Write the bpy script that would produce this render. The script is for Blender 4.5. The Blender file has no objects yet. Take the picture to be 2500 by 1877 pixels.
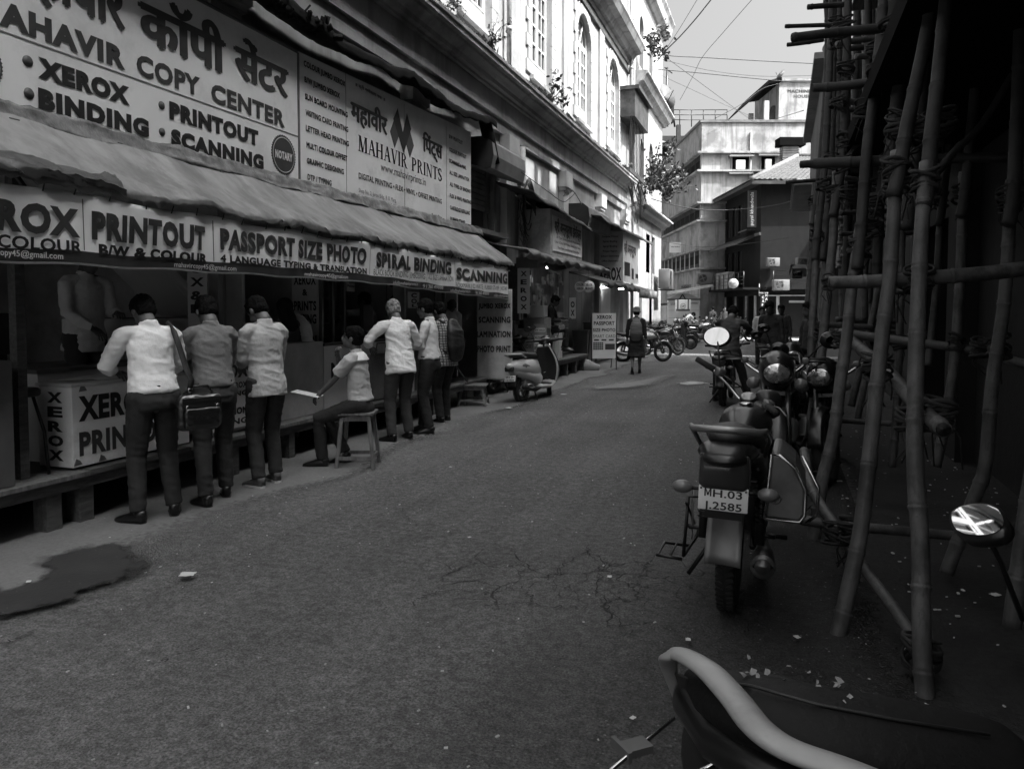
import bpy, bmesh, math, random
from mathutils import Vector, Matrix, noise, Quaternion
R = math.radians
sc = bpy.context.scene
col = sc.collection
# ---------------------------------------------------------------- camera, sky, sun, exposure
YAW = R(19.4); PITCH = math.atan(86 / 1860); EYE = 1.6; FPX = 1860.0
cd = bpy.data.cameras.new('camera'); cam = bpy.data.objects.new('camera', cd); col.objects.link(cam)
cam.location = (0, 0, EYE); cam.rotation_euler = (R(90) - PITCH, 0, YAW)
cd.sensor_width = 36; cd.lens = 36 * FPX / 2500; cd.shift_y = -100 / 2500; cd.clip_start = 0.05; cd.clip_end = 3000
sc.camera = cam
SUN_EL, SUN_AZ = R(54), R(102)          # azimuth measured clockwise from +Y (along the street) towards +X
w = bpy.data.worlds.new('World'); sc.world = w; w.use_nodes = True
nt = w.node_tree; nt.nodes.clear()
sky = nt.nodes.new('ShaderNodeTexSky'); sky.sky_type = 'NISHITA'; sky.sun_disc = False
sky.sun_elevation = SUN_EL; sky.sun_rotation = SUN_AZ; sky.dust_density = 10; sky.air_density = 1.2
bw = nt.nodes.new('ShaderNodeSeparateColor'); bg = nt.nodes.new('ShaderNodeBackground'); wo = nt.nodes.new('ShaderNodeOutputWorld')
bg.inputs['Strength'].default_value = 0.080
nt.links.new(sky.outputs[0], bw.inputs[0]); nt.links.new(bw.outputs[0], bg.inputs[0]); nt.links.new(bg.outputs[0], wo.inputs[0])
sl = bpy.data.lights.new('sun', 'SUN'); so = bpy.data.objects.new('sun', sl); col.objects.link(so)
sl.energy = 2.1; sl.angle = R(0.53); sl.color = (1, 1, 1)
sd = Vector((math.sin(SUN_AZ) * math.cos(SUN_EL), math.cos(SUN_AZ) * math.cos(SUN_EL), math.sin(SUN_EL)))
so.rotation_euler = sd.to_track_quat('Z', 'Y').to_euler()
sc.view_settings.view_transform = 'Standard'; sc.view_settings.look = 'None'
sc.view_settings.exposure = 2.42; sc.view_settings.gamma = 1; sc.view_settings.use_curve_mapping = False
sc.cycles.max_bounces = 6; sc.cycles.diffuse_bounces = 4; sc.cycles.glossy_bounces = 3; sc.cycles.transmission_bounces = 4
sc.cycles.transparent_max_bounces = 6

# ---------------------------------------------------------------- photograph pixel -> place in the street
_F = Vector((-math.sin(YAW) * math.cos(PITCH), math.cos(YAW) * math.cos(PITCH), -math.sin(PITCH)))
_R = Vector((math.cos(YAW), math.sin(YAW), 0)); _U = _R.cross(_F); _C = Vector((0, 0, EYE))
def ray(x, y): return _F * FPX + _R * (x - 1250) + _U * (-(y - 938.5) - 100)
def G(x, y, z=0.0): r = ray(x, y); return _C + r * ((z - EYE) / r.z)
def PX(x, y, X): r = ray(x, y); return _C + r * (X / r.x)
def PD(x, y, D): r = ray(x, y); return _C + r * (D / FPX)
rnd = random.Random(7)

# ---------------------------------------------------------------- scene tree helpers
def tag(o, label=None, cat=None, group=None, kind=None):
    if label: o['label'] = label
    if cat: o['category'] = cat
    if group: o['group'] = group
    if kind: o['kind'] = kind
    return o
def thing(name, label, cat, loc=(0, 0, 0), rz=0.0, group=None):
    o = bpy.data.objects.new(name, None); col.objects.link(o); o.location = loc; o.rotation_euler = (0, 0, rz)
    o.empty_display_size = 0.1
    return tag(o, label, cat, group)
def copy_tree(o, parent=None):
    c = o.copy(); col.objects.link(c)
    if parent: c.parent = parent
    for ch in o.children: copy_tree(ch, c)
    return c

class MB:
    """collects simple shapes into one mesh"""
    def __init__(s): s.v = []; s.f = []; s.sm = []; s.M = None
    def add(s, vs, fs, smooth=False):
        n = len(s.v)
        if s.M is not None: vs = [s.M @ Vector(v) for v in vs]
        s.v += [tuple(v) for v in vs]; s.f += [tuple(i + n for i in f) for f in fs]; s.sm += [smooth] * len(fs)
        return s
    def box(s, c, d, rot=None, taper=1.0):
        hx, hy, hz = d[0] / 2, d[1] / 2, d[2] / 2
        vs = [Vector((x * hx * (taper if z > 0 else 1), y * hy * (taper if z > 0 else 1), z * hz)) for z in (-1, 1) for y in (-1, 1) for x in (-1, 1)]
        if rot is not None: vs = [rot @ v for v in vs]
        vs = [v + Vector(c) for v in vs]
        return s.add(vs, [(0, 2, 3, 1), (4, 5, 7, 6), (0, 1, 5, 4), (2, 6, 7, 3), (0, 4, 6, 2), (1, 3, 7, 5)])
    def box2(s, a, b):
        return s.box([(a[i] + b[i]) / 2 for i in range(3)], [abs(b[i] - a[i]) for i in range(3)])
    def bevbox(s, c, d, r, rot=None, seg=2):
        # rounded box: superellipse rings
        hx, hy, hz = d[0] / 2, d[1] / 2, d[2] / 2
        r = min(r, hx, hy, hz); rings = []; prof = []
        for k in range(seg + 1):
            a = math.pi / 2 * k / seg; prof.append((r * (1 - math.sin(a)), -hz + r * (1 - math.cos(a))))
        prof = prof + [(p[0], -p[1]) for p in reversed(prof)]
        vs = []; fs = []; n = 4 * (seg + 1)
        for ins, z in prof:
            for q, (sx, sy) in enumerate(((1, 1), (-1, 1), (-1, -1), (1, -1))):
                for k in range(seg + 1):
                    a = math.pi / 2 * q + math.pi / 2 * k / seg
                    vs.append(Vector((sx * (hx - r) + math.cos(a) * (r - ins), sy * (hy - r) + math.sin(a) * (r - ins), z)))
        m = len(prof)
        for i in range(m - 1):
            for j in range(n):
                fs.append((i * n + j, i * n + (j + 1) % n, (i + 1) * n + (j + 1) % n, (i + 1) * n + j))
        fs.append(tuple(reversed(range(n)))); fs.append(tuple(range((m - 1) * n, m * n)))
        if rot is not None: vs = [rot @ v for v in vs]
        return s.add([v + Vector(c) for v in vs], fs, True)
    def tube(s, pts, rad, n=8, smooth=True, flat=1.0, up=None, caps=True, round_ends=False):
        pts = [Vector(p) for p in pts]
        if not hasattr(rad, '__len__'): rad = [rad] * len(pts)
        rad = list(rad)
        if round_ends:
            d0 = (pts[0] - pts[1]).normalized(); d1 = (pts[-1] - pts[-2]).normalized()
            def rr(q): return q if not hasattr(q, '__len__') else (q[0] + q[1]) / 2
            def sc_(q, k): return q * k if not hasattr(q, '__len__') else (q[0] * k, q[1] * k)
            a = rr(rad[0]); b = rr(rad[-1])
            pts = [pts[0] + d0 * a, pts[0] + d0 * a * .87, pts[0] + d0 * a * .5] + pts + [pts[-1] + d1 * b * .5, pts[-1] + d1 * b * .87, pts[-1] + d1 * b]
            rad = [sc_(rad[0], .08), sc_(rad[0], .5), sc_(rad[0], .87)] + rad + [sc_(rad[-1], .87), sc_(rad[-1], .5), sc_(rad[-1], .08)]
        vs = []; fs = []; prev = None
        for i, p in enumerate(pts):
            t = (pts[min(i + 1, len(pts) - 1)] - pts[max(i - 1, 0)])
            t = t.normalized() if t.length > 1e-9 else Vector((0, 0, 1))
            if up is not None: a = Vector(up); a = a - t * a.dot(t)
            elif prev is None: a = Vector((1, 0, 0)) if abs(t.x) < .9 else Vector((0, 1, 0)); a = a - t * a.dot(t)
            else: a = prev - t * prev.dot(t)
            if a.length < 1e-6: a = t.orthogonal()
            a.normalize(); prev = a; b = t.cross(a)
            r = rad[i]; ra, rb = (r if hasattr(r, '__len__') else (r, r * flat))
            for j in range(n):
                q = 2 * math.pi * j / n
                vs.append(p + a * (math.cos(q) * ra) + b * (math.sin(q) * rb))
        for i in range(len(pts) - 1):
            for j in range(n): fs.append((i * n + j, i * n + (j + 1) % n, (i + 1) * n + (j + 1) % n, (i + 1) * n + j))
        if caps: fs.append(tuple(reversed(range(n)))); fs.append(tuple(range((len(pts) - 1) * n, len(pts) * n)))
        return s.add(vs, fs, smooth)
    def ell(s, c, r, rot=None, nu=12, nv=8):
        vs = [Vector((0, 0, -1))]; fs = []
        for i in range(1, nv):
            a = -math.pi / 2 + math.pi * i / nv
            for j in range(nu):
                b = 2 * math.pi * j / nu; vs.append(Vector((math.cos(a) * math.cos(b), math.cos(a) * math.sin(b), math.sin(a))))
        vs.append(Vector((0, 0, 1))); L = len(vs) - 1
        for j in range(nu):
            fs.append((0, 1 + (j + 1) % nu, 1 + j)); fs.append((L, L - nu + j, L - nu + (j + 1) % nu))
            for i in range(nv - 2):
                a = 1 + i * nu; fs.append((a + j, a + (j + 1) % nu, a + nu + (j + 1) % nu, a + nu + j))
        vs = [Vector((v.x * r[0], v.y * r[1], v.z * r[2])) for v in vs]
        if rot is not None: vs = [rot @ v for v in vs]
        return s.add([v + Vector(c) for v in vs], fs, True)
    def torus(s, c, axis, Rm, r, n=28, m=8, squash=1.0):
        ax = Vector(axis).normalized(); a = ax.orthogonal().normalized(); b = ax.cross(a); vs = []; fs = []; c = Vector(c)
        for i in range(n):
            u = 2 * math.pi * i / n; d = a * math.cos(u) + b * math.sin(u)
            for j in range(m):
                v = 2 * math.pi * j / m; vs.append(c + d * (Rm + r * math.cos(v)) + ax * (r * squash * math.sin(v)))
        for i in range(n):
            for j in range(m): fs.append((i * m + j, ((i + 1) % n) * m + j, ((i + 1) % n) * m + (j + 1) % m, i * m + (j + 1) % m))
        return s.add(vs, fs, True)
    def prism(s, pts, ax, a, b, smooth=False):
        """2-D outline in the plane normal to axis ax, extruded from a to b"""
        n = len(pts)
        def P(p, h): l = [p[0], p[1]]; l.insert(ax, h); return Vector(l)
        vs = [P(p, a) for p in pts] + [P(p, b) for p in pts]
        fs = [(i, (i + 1) % n, n + (i + 1) % n, n + i) for i in range(n)]
        if ax == 1: fs = [tuple(reversed(f)) for f in fs]
        fs += [tuple(reversed(range(n))), tuple(range(n, 2 * n))] if ax != 1 else [tuple(range(n)), tuple(reversed(range(n, 2 * n)))]
        return s.add(vs, fs, smooth)
    def lathe(s, c, axis, prof, n=16):
        ax = Vector(axis).normalized(); c = Vector(c)
        return s.tube([c + ax * h for h, r in prof], [max(r, 1e-4) for h, r in prof], n)
    def grid(s, fn, nu, nv, smooth=True):
        vs = [fn(i / nu, j / nv) for i in range(nu + 1) for j in range(nv + 1)]
        fs = [(i * (nv + 1) + j, (i + 1) * (nv + 1) + j, (i + 1) * (nv + 1) + j + 1, i * (nv + 1) + j + 1) for i in range(nu) for j in range(nv)]
        return s.add(vs, fs, smooth)
    def mesh(s, name):
        me = bpy.data.meshes.new(name); me.from_pydata(s.v, [], s.f)
        me.polygons.foreach_set('use_smooth', s.sm); me.update(); return me
    def build(s, name, m, parent=None, loc=None, rot=None, bevel=0, solid=0, recalc=False):
        me = s.mesh(name)
        if recalc or solid:
            bm = bmesh.new(); bm.from_mesh(me)
            bmesh.ops.recalc_face_normals(bm, faces=bm.faces)
            if solid:
                bm.normal_update(); vs = list(bm.verts); fs = list(bm.faces); es = [e for e in bm.edges if e.is_boundary]; dup = {v: bm.verts.new(v.co - v.normal * solid) for v in vs}
                for f in fs: g = bm.faces.new([dup[v] for v in reversed(f.verts)]); g.smooth = f.smooth
                for e in es: a, c = e.verts; bm.faces.new((a, dup[a], dup[c], c))
                bmesh.ops.recalc_face_normals(bm, faces=bm.faces)
            bm.to_mesh(me); bm.free()
        o = bpy.data.objects.new(name, me); col.objects.link(o); me.materials.append(m)
        if parent: o.parent = parent
        if loc is not None: o.location = loc
        if rot is not None: o.rotation_euler = rot
        if bevel:
            b = o.modifiers.new('b', 'BEVEL'); b.width = bevel; b.segments = 2; b.limit_method = 'ANGLE'
        return o

def top(name, mb, m, label, cat, group=None, **k):
    return tag(mb.build(name, m, **k), label, cat, group)
def structure(name, mb, m, **k):
    o = mb.build(name, m, **k); o['kind'] = 'structure'; return o

# ---------------------------------------------------------------- materials (all grey: the photograph is black and white)
_MC = {}
def mat(name, g, rough=.7, metal=0.0, var=.15, vs=3.0, bump=0.0, bs=40.0, spec=.5, g2=None, stretch=None, dirt=0.0, coat=0.0):
    """g = grey albedo; var = size of the large mottling; g2 = colour of stains; dirt = how much stain"""
    if name in _MC: return _MC[name]
    m = bpy.data.materials.new(name); m.use_nodes = True; t = m.node_tree; b = t.nodes['Principled BSDF']
    b.inputs['Roughness'].default_value = rough; b.inputs['Metallic'].default_value = metal
    b.inputs['Specular IOR Level'].default_value = spec; b.inputs['Coat Weight'].default_value = coat
    tc = t.nodes.new('ShaderNodeTexCoord'); src = tc.outputs['Object']
    if stretch:
        mp = t.nodes.new('ShaderNodeMapping'); mp.inputs['Scale'].default_value = stretch
        t.links.new(src, mp.inputs[0]); src = mp.outputs[0]
    def nz(scale, det=4, ro=.6):
        n = t.nodes.new('ShaderNodeTexNoise'); n.inputs['Scale'].default_value = scale; n.inputs['Detail'].default_value = det
        n.inputs['Roughness'].default_value = ro; t.links.new(src, n.inputs['Vector']); return n.outputs['Fac']
    def rmp(f, a, b_, lo, hi):
        r = t.nodes.new('ShaderNodeMapRange'); r.inputs[1].default_value = a; r.inputs[2].default_value = b_
        r.inputs[3].default_value = lo; r.inputs[4].default_value = hi; t.links.new(f, r.inputs[0]); return r.outputs[0]
    def mth(op, a, b_):
        n = t.nodes.new('ShaderNodeMath'); n.operation = op
        for i, x in enumerate((a, b_)):
            if hasattr(x, 'links'): t.links.new(x, n.inputs[i])
            else: n.inputs[i].default_value = x
        return n.outputs[0]
    v = rmp(nz(vs), .3, .7, g * (1 - var), g * (1 + var))
    if dirt:
        f = mth('MULTIPLY', rmp(nz(vs * .6, 8, .7), .5, .62, 0, 1), dirt)
        mx = t.nodes.new('ShaderNodeMix'); mx.data_type = 'FLOAT'
        t.links.new(f, mx.inputs[0]); t.links.new(v, mx.inputs[2]); mx.inputs[3].default_value = g2 if g2 is not None else g * .4
        v = mx.outputs[0]
    t.links.new(v, b.inputs['Base Color'])
    if bump:
        bp = t.nodes.new('ShaderNodeBump'); bp.inputs['Strength'].default_value = min(1, bump); bp.inputs['Distance'].default_value = .01
        t.links.new(nz(bs, 5, .65), bp.inputs['Height']); t.links.new(bp.outputs[0], b.inputs['Normal'])
    _MC[name] = m; m['t'] = 1
    return m
M = dict(
    black=mat('black_paint', .012, .35, var=.2), matt=mat('matt_black', .02, .8, var=.3), rubber=mat('rubber', .018, .85, var=.3, bump=.4, bs=60),
    chrome=mat('chrome', .62, .18, 1.0, var=.1, vs=9), steel=mat('brushed_steel', .2, .42, .9, var=.25, vs=8, bump=.1),
    greymetal=mat('grey_metal', .18, .5, .6, var=.3), glossblack=mat('gloss_black', .008, .3, coat=.25),
    seat=mat('seat_vinyl', .018, .5, bump=.15, bs=90, var=.3), white=mat('white_paint', .72, .45, var=.06, dirt=.25, g2=.45),
    scooter=mat('pale_scooter_paint', .55, .22, var=.03, coat=.5), plate=mat('plate_white', .7, .4, var=.08, dirt=.3, g2=.4),
    wood=mat('old_wood', .09, .75, var=.4, vs=5, stretch=(6, 1, 6), bump=.5, bs=20, dirt=.5, g2=.035),
    woodpale=mat('worn_wood', .16, .7, var=.35, vs=6, stretch=(5, 5, 1), bump=.4, bs=25, dirt=.4, g2=.06),
    ink=mat('black_ink', .015, .55, var=.15), ink2=mat('grey_ink', .07, .55, var=.15), ink3=mat('mid_ink', .16, .55, var=.15),
    paper=mat('paper', .62, .8, var=.05), card=mat('cardboard', .22, .85, var=.15, dirt=.3), skin=mat('skin', .12, .5, var=.12, vs=12, bump=.08, bs=60),
    skindark=mat('dark_skin', .06, .5, var=.12, vs=12), hair=mat('black_hair', .004, .75, var=.4, vs=40, bump=.7, bs=120, spec=.12),
    greyhair=mat('grey_hair', .22, .8, var=.75, vs=45, bump=.8, bs=120), leather=mat('black_leather', .015, .2, bump=.35, bs=18, coat=.5),
    shoe=mat('black_shoe', .014, .28, var=.3), sole=mat('white_sole', .6, .6), glass=mat('dark_glass', .02, .06, var=.3),
)

# ---------------------------------------------------------------- lettering
def text_mesh(s, bold=0.0, res=3, sp=None):
    if 'M' in s and bold > .0015:      # the fill of a thickened M breaks: thicken by shifted copies instead
        v, f = text_mesh(s, 0.0, res, 1 + bold * 2.2)
        if bold <= .03: return v, f
        V = []; Fq = []; d = bold * .95
        for dx, dy in ((0, 0), (d, d), (-d, d), (d, -d), (-d, -d)): n = len(V); V += [(a + dx, c + dy) for a, c in v]; Fq += [tuple(i + n for i in q) for q in f]
        return V, Fq
    cu = bpy.data.curves.new('t', 'FONT'); cu.body = s; cu.offset = bold; cu.resolution_u = res; cu.fill_mode = 'FRONT'; cu.dimensions = '2D'
    cu.space_character = sp or (1 + bold * 2.2)
    o = bpy.data.objects.new('t', cu); me = bpy.data.meshes.new_from_object(o)
    v = [(p.co.x, p.co.y) for p in me.vertices]; f = [tuple(p.vertices) for p in me.polygons]
    bpy.data.meshes.remove(me); bpy.data.objects.remove(o); bpy.data.curves.remove(cu)
    return v, f
def bigM(t=.17):
    V = []; Fq = []
    for q in (((0, 0), (t, 0), (t, 1), (0, 1)), ((.8 - t, 0), (.8, 0), (.8, 1), (.8 - t, 1)), ((t, 1), (t, .72), (.4 - t * .45, .12), (.4, .12), (.4, .44)), ((.8 - t, 1), (.8 - t, .72), (.4 + t * .45, .12), (.4, .12), (.4, .44))):
        k = len(V); V.extend(q); Fq.append(tuple(range(k, k + len(q))))
    return V, Fq
def lettering(items, fn, name='lettering', m=None, parent=None, cut=0, label=None):
    """items: (text, u0, v0, width, cap_height[, bold]) on a board; fn(u, v) -> point. Several words, one print."""
    mb = MB()
    for it in items:
        s, u0, v0, wd, h = it[:5]; bold = it[5] if len(it) > 5 else .02
        if callable(s): v, f = s()
        else: v, f = text_mesh(s, bold)
        if not v: continue
        x0 = min(p[0] for p in v); x1 = max(p[0] for p in v)
        caph = .73 + 2 * bold
        if callable(s): caph = max(p[1] for p in v)
        k = wd / (x1 - x0) if wd else h / caph
        if wd is None: u0 -= 0
        vv = [((p[0] - x0) * k + u0, p[1] * h / caph + v0) for p in v]
        if cut:
            me = bpy.data.meshes.new('q'); me.from_pydata([(a, b, 0) for a, b in vv], [], f); bm = bmesh.new(); bm.from_mesh(me); bpy.data.meshes.remove(me)
            lo = min(a for a, b in vv); hi = max(a for a, b in vv); x = math.ceil(lo / cut) * cut
            while x < hi:
                bmesh.ops.bisect_plane(bm, geom=bm.verts[:] + bm.edges[:] + bm.faces[:], plane_co=(x, 0, 0), plane_no=(1, 0, 0)); x += cut
            bm.verts.index_update(); vv = [(q.co.x, q.co.y) for q in bm.verts]; f = [tuple(q.index for q in p.verts) for p in bm.faces]; bm.free()
        mb.add([fn(a, b) for a, b in vv], f)
    o = mb.build(name, m or M['ink'], parent); o['kind'] = 'stuff'
    if label: o['label'] = label
    return o
# ================================================================ PEOPLE
def voxel(mb, name, m, parent, vox, smooth=2, disp=None):
    me0 = mb.mesh('tmp'); o = bpy.data.objects.new('tmp', me0); col.objects.link(o)
    r = o.modifiers.new('r', 'REMESH'); r.mode = 'VOXEL'; r.voxel_size = vox; r.use_smooth_shade = True
    if smooth:
        s = o.modifiers.new('s', 'SMOOTH'); s.iterations = smooth; s.factor = .5
    dg = bpy.context.evaluated_depsgraph_get(); me = bpy.data.meshes.new_from_object(o.evaluated_get(dg))
    bpy.data.objects.remove(o); bpy.data.meshes.remove(me0); me.name = name
    if disp:
        me.update(); co = [v.co.copy() for v in me.vertices]; no = [v.normal.copy() for v in me.vertices]
        for v, c, n in zip(me.vertices, co, no): v.co = c + n * disp(c)
    me.materials.clear(); me.materials.append(m)
    for p in me.polygons: p.use_smooth = True
    q = bpy.data.objects.new(name, me); col.objects.link(q); q.parent = parent; return q

def ik(a, t, l1, l2, hint):
    a, t, hint = Vector(a), Vector(t), Vector(hint); d = t - a; L = min(d.length, (l1 + l2) * .999); dn = d.normalized()
    t = a + dn * L; x = (l1 * l1 - l2 * l2 + L * L) / (2 * L); h = math.sqrt(max(l1 * l1 - x * x, 0))
    p = hint - dn * hint.dot(dn); p = p.normalized() if p.length > 1e-6 else dn.orthogonal()
    return a + dn * x + p * h, t
def lerp(a, b, k): return Vector(a).lerp(Vector(b), k)

def folds(seed, amp=.012, horiz=True):
    o = Vector((seed * 3.1, seed * 1.7, seed * 5.3))
    def f(c):
        a = noise.noise(Vector((c.x * 7, c.y * 7, c.z * 13 + c.x * 6)) + o); b = noise.noise(Vector((c.x * 22, c.y * 22, c.z * 30 - c.x * 18)) + o)
        r = 1 - abs(noise.noise(Vector((c.x * 7 + c.z * 9, c.y * 7 - c.z * 4, c.z * 11)) + o)) * 3
        r2 = 1 - abs(noise.noise(Vector((c.x * 15 + c.z * 16, c.y * 15, c.z * 24 - c.x * 14)) + o)) * 3.4
        return amp * (a * .38 + b * .10 + max(r, -.2) * .42 + max(r2, -.15) * .15)
    return f

def person(label, loc, face, h=1.67, hip=None, lean=0.0, side=0.0, lh=(-.25, .05, .85), rh=(.25, .05, .85), lf=(-.1, 0, 0), rf=(.1, 0, 0),
           lfdir=0, rfdir=0, head=(0, 0), shirt=None, pants=None, sleeve='long', tucked=False, hairm=None, hair='short', skin=None, vox=.011,
           lelb=None, relb=None, lknee=(0, 1, 0), rknee=(0, 1, 0), shoe=None, shoe_kind='plain', curl=.6, seed=1, heavy=1.0, belt=True, twist=0.0,
           cloth_amp=.012, group='people along the copy shops', moustache=False, skirt=None, scarf=None, barefoot=False, name='person', cat='person', toe_up=(0, 0), amp_leg=.010, no_eyes=False):
    """pose in the person's own frame: +Y is where the body faces, metres for a 1.67 m figure, then scaled"""
    k = h / 1.67
    T = thing(name, label, cat, loc, face, group)
    T.scale = (k, k, k)
    hip = hip if hip is not None else .935
    P = Vector((side * .0, 0, hip)) if not hasattr(hip, '__len__') else Vector(hip)
    Q = Quaternion((1, 0, 0), -lean) @ Quaternion((0, 1, 0), side)
    Qt = Q @ Quaternion((0, 0, 1), twist)
    def S(x, y, z): return P + Q @ Vector((x, y, z))
    def St(x, y, z): return P + Qt @ Vector((x, y, z))
    hv = heavy
    shL, shR = St(-.175, 0, .465), St(.175, 0, .465)
    neck = St(0, .0, .52)
    Hq = Qt @ Quaternion((0, 0, 1), head[1]) @ Quaternion((1, 0, 0), -head[0])
    hc = neck + Qt @ Vector((0, .012, .045)) + Hq @ Vector((0, .03, .085))
    lE, lW = ik(shL, lh, .285, .255, Qt @ Vector(lelb or (-.5, -1, -.4)))
    rE, rW = ik(shR, rh, .285, .255, Qt @ Vector(relb or (.5, -1, -.4)))
    hipL, hipR = S(-.09, 0, -.02), S(.09, 0, -.02)
    def foot(f): return Vector((f[0], f[1], f[2] + .085))
    lK, lA = ik(hipL, foot(lf), .43, .415, lknee); rK, rA = ik(hipR, foot(rf), .43, .415, rknee)
    sk = skin or M['skin']
    # ---- body: one continuous surface
    b = MB()
    b.ell(hc + Hq @ Vector((0, -.008, .022)), (.074, .092, .088), Hq.to_matrix(), 16, 12)
    b.ell(hc + Hq @ Vector((0, .028, -.045)), (.056, .062, .066), Hq.to_matrix(), 14, 10)
    b.ell(hc + Hq @ Vector((0, .062, -.085)), (.026, .022, .022), Hq.to_matrix())
    b.tube([hc + Hq @ Vector((0, .082, .018)), hc + Hq @ Vector((0, .102, -.014)), hc + Hq @ Vector((0, .094, -.03))], [(.009, .009), (.014, .012), (.017, .009)], 8, round_ends=True)
    b.tube([hc + Hq @ Vector((-.035, .07, .028)), hc + Hq @ Vector((0, .084, .03)), hc + Hq @ Vector((.035, .07, .028))], .010, 6, round_ends=True)
    b.ell(hc + Hq @ Vector((0, .082, -.052)), (.024, .012, .012), Hq.to_matrix())
    for s in (-1, 1):
        b.ell(hc + Hq @ Vector((s * .077, -.012, -.008)), (.011, .022, .034), Hq.to_matrix())
    b.tube([neck + Qt @ Vector((0, -.012, -.05)), neck + Qt @ Vector((0, -.008, .02)), hc + Hq @ Vector((0, -.02, -.03))], [(.062, .062), (.054, .056), (.056, .058)], 12, round_ends=True)
    b.tube([S(0, 0, -.04), S(0, 0, .1), S(0, 0, .2), St(0, 0, .32), St(0, .0, .44), St(0, 0, .49)], [(.11 * hv, .075 * hv), (.105 * hv, .07 * hv), (.10 * hv, .065 * hv), (.105, .062), (.085, .045), (.05, .04)], 14, up=Qt @ Vector((1, 0, 0)), round_ends=True)
    for sh, E, W, s in ((shL, lE, lW, -1), (shR, rE, rW, 1)):
        b.tube([lerp(neck, sh, .4), sh, lerp(sh, E, .5), E, lerp(E, W, .3), W], [.025, .03, .036, .030, .034, .024], 10, round_ends=True)
    for hp, K, A in ((hipL, lK, lA), (hipR, rK, rA)):
        b.tube([hp, lerp(hp, K, .5), K, lerp(K, A, .35), lerp(K, A, .8), A], [.08, .07, .052, .052, .036, .036], 10, round_ends=True)
    hd = MB()
    for W, E, s, tgt in ((lW, lE, -1, lh), (rW, rE, 1, rh)):
        d = (W - E).normalized(); sidev = (Qt @ Vector((-s, .25, 0))); sidev = (sidev - d * sidev.dot(d)).normalized(); nrm = d.cross(sidev).normalized() * s
        # palm + five fingers, curled toward the palm
        if nrm.dot(Qt @ Vector((0, 0, -1))) < 0: nrm = -nrm
        b.tube([W - d * .01, W + d * .03, W + d * .075], [(.021, .017), (.034, .016), (.038, .013)], 10, up=sidev, round_ends=True)
        for q, (o_, L) in enumerate(((.030, .066), (.011, .076), (-.009, .071), (-.028, .055))):
            p0 = W + d * .075 + sidev * o_; c = curl * (.8 + .1 * q)
            d1 = (d * math.cos(c * .6) + nrm * math.sin(c * .6)); d2 = (d * math.cos(c * 1.5) + nrm * math.sin(c * 1.5))
            hd.tube([p0 - d * .01, p0 + d1 * L * .5, p0 + d1 * L * .5 + d2 * L * .5], [.0088, .0082, .0068], 6, round_ends=True)
        p0 = W + d * .022 + sidev * .030; dt = (d * .75 + sidev * .55 + nrm * .35).normalized()
        hd.tube([p0 - dt * .012, p0 + dt * .035, p0 + dt * .035 + (d * .9 + nrm * .5).normalized() * .028], [.012, .0105, .008], 6, round_ends=True)
    body = voxel(b, 'body', sk, T, vox * .8, 1)
    # fingers joined into the same mesh
    bm = bmesh.new(); bm.from_mesh(body.data); me = hd.mesh('h'); bm.from_mesh(me); bm.to_mesh(body.data); bm.free()
    for p in body.data.polygons: p.use_smooth = True
    if not no_eyes:
        for s in (-1, 1):
            e = MB(); e.ell(hc + Hq @ Vector((s * .030, .078, .010)), (.013, .007, .006), Hq.to_matrix(), 8, 6); e.build('eye', M['ink'], T)
            e = MB(); e.tube([hc + Hq @ Vector((s * .014, .089, .032)), hc + Hq @ Vector((s * .03, .085, .038)), hc + Hq @ Vector((s * .048, .068, .032))], [.004, .005, .003], 6); e.build('eyebrow', M['hair'], T)
        if moustache: e = MB(); e.tube([hc + Hq @ Vector((-.03, .083, -.044)), hc + Hq @ Vector((0, .096, -.038)), hc + Hq @ Vector((.03, .083, -.044))], [.005, .009, .005], 6, round_ends=True); e.build('moustache', hairm or M['hair'], T)
    # ---- hair
    hm = hairm or M['hair']
    if hair in ('short', 'bald', 'long'):
        b = MB()
        if hair != 'bald':
            b.ell(hc + Hq @ Vector((0, -.022, .044)), (.088, .101, .094), Hq.to_matrix(), 18, 12)
            b.ell(hc + Hq @ Vector((0, -.052, -.005)), (.079, .064, .076), Hq.to_matrix(), 14, 10)
            b.ell(hc + Hq @ Vector((0.015, .04, .082)), (.060, .048, .032), Hq.to_matrix())
            for s in (-1, 1): b.ell(hc + Hq @ Vector((s * .068, .014, .03)), (.017, .02, .04), Hq.to_matrix())
        else:
            b.ell(hc + Hq @ Vector((0, -.048, .0)), (.079, .058, .052), Hq.to_matrix(), 14, 10)
        if hair == 'long': b.tube([hc + Hq @ Vector((0, -.05, .0)), hc + Hq @ Vector((0, -.075, -.12)), hc + Hq @ Vector((0, -.08, -.26))], [(.085, .05), (.09, .045), (.05, .02)], 12, up=Hq @ Vector((1, 0, 0)), round_ends=True)
        n3 = Vector((seed, seed * 2, 0))
        voxel(b, 'hair', hm, T, vox * .8, 1, lambda c: .006 * noise.noise(c * 70 + n3) + .007 * noise.noise(c * 28 + n3))
    elif hair == 'hat':
        b = MB(); b.lathe(hc + Hq @ Vector((0, 0, .03)), Hq @ Vector((0, 0, 1)), [(-.02, .125), (0, .115), (.01, .092), (.06, .09), (.1, .075), (.12, .04), (.125, .001)], 20)
        b.build('knitted_hat', mat('hat_knit', .16, .9, bump=.8, bs=70), T)
        b = MB(); b.ell(hc + Hq @ Vector((0, -.03, -.02)), (.08, .075, .075), Hq.to_matrix()); b.build('hair', hm, T)
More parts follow.
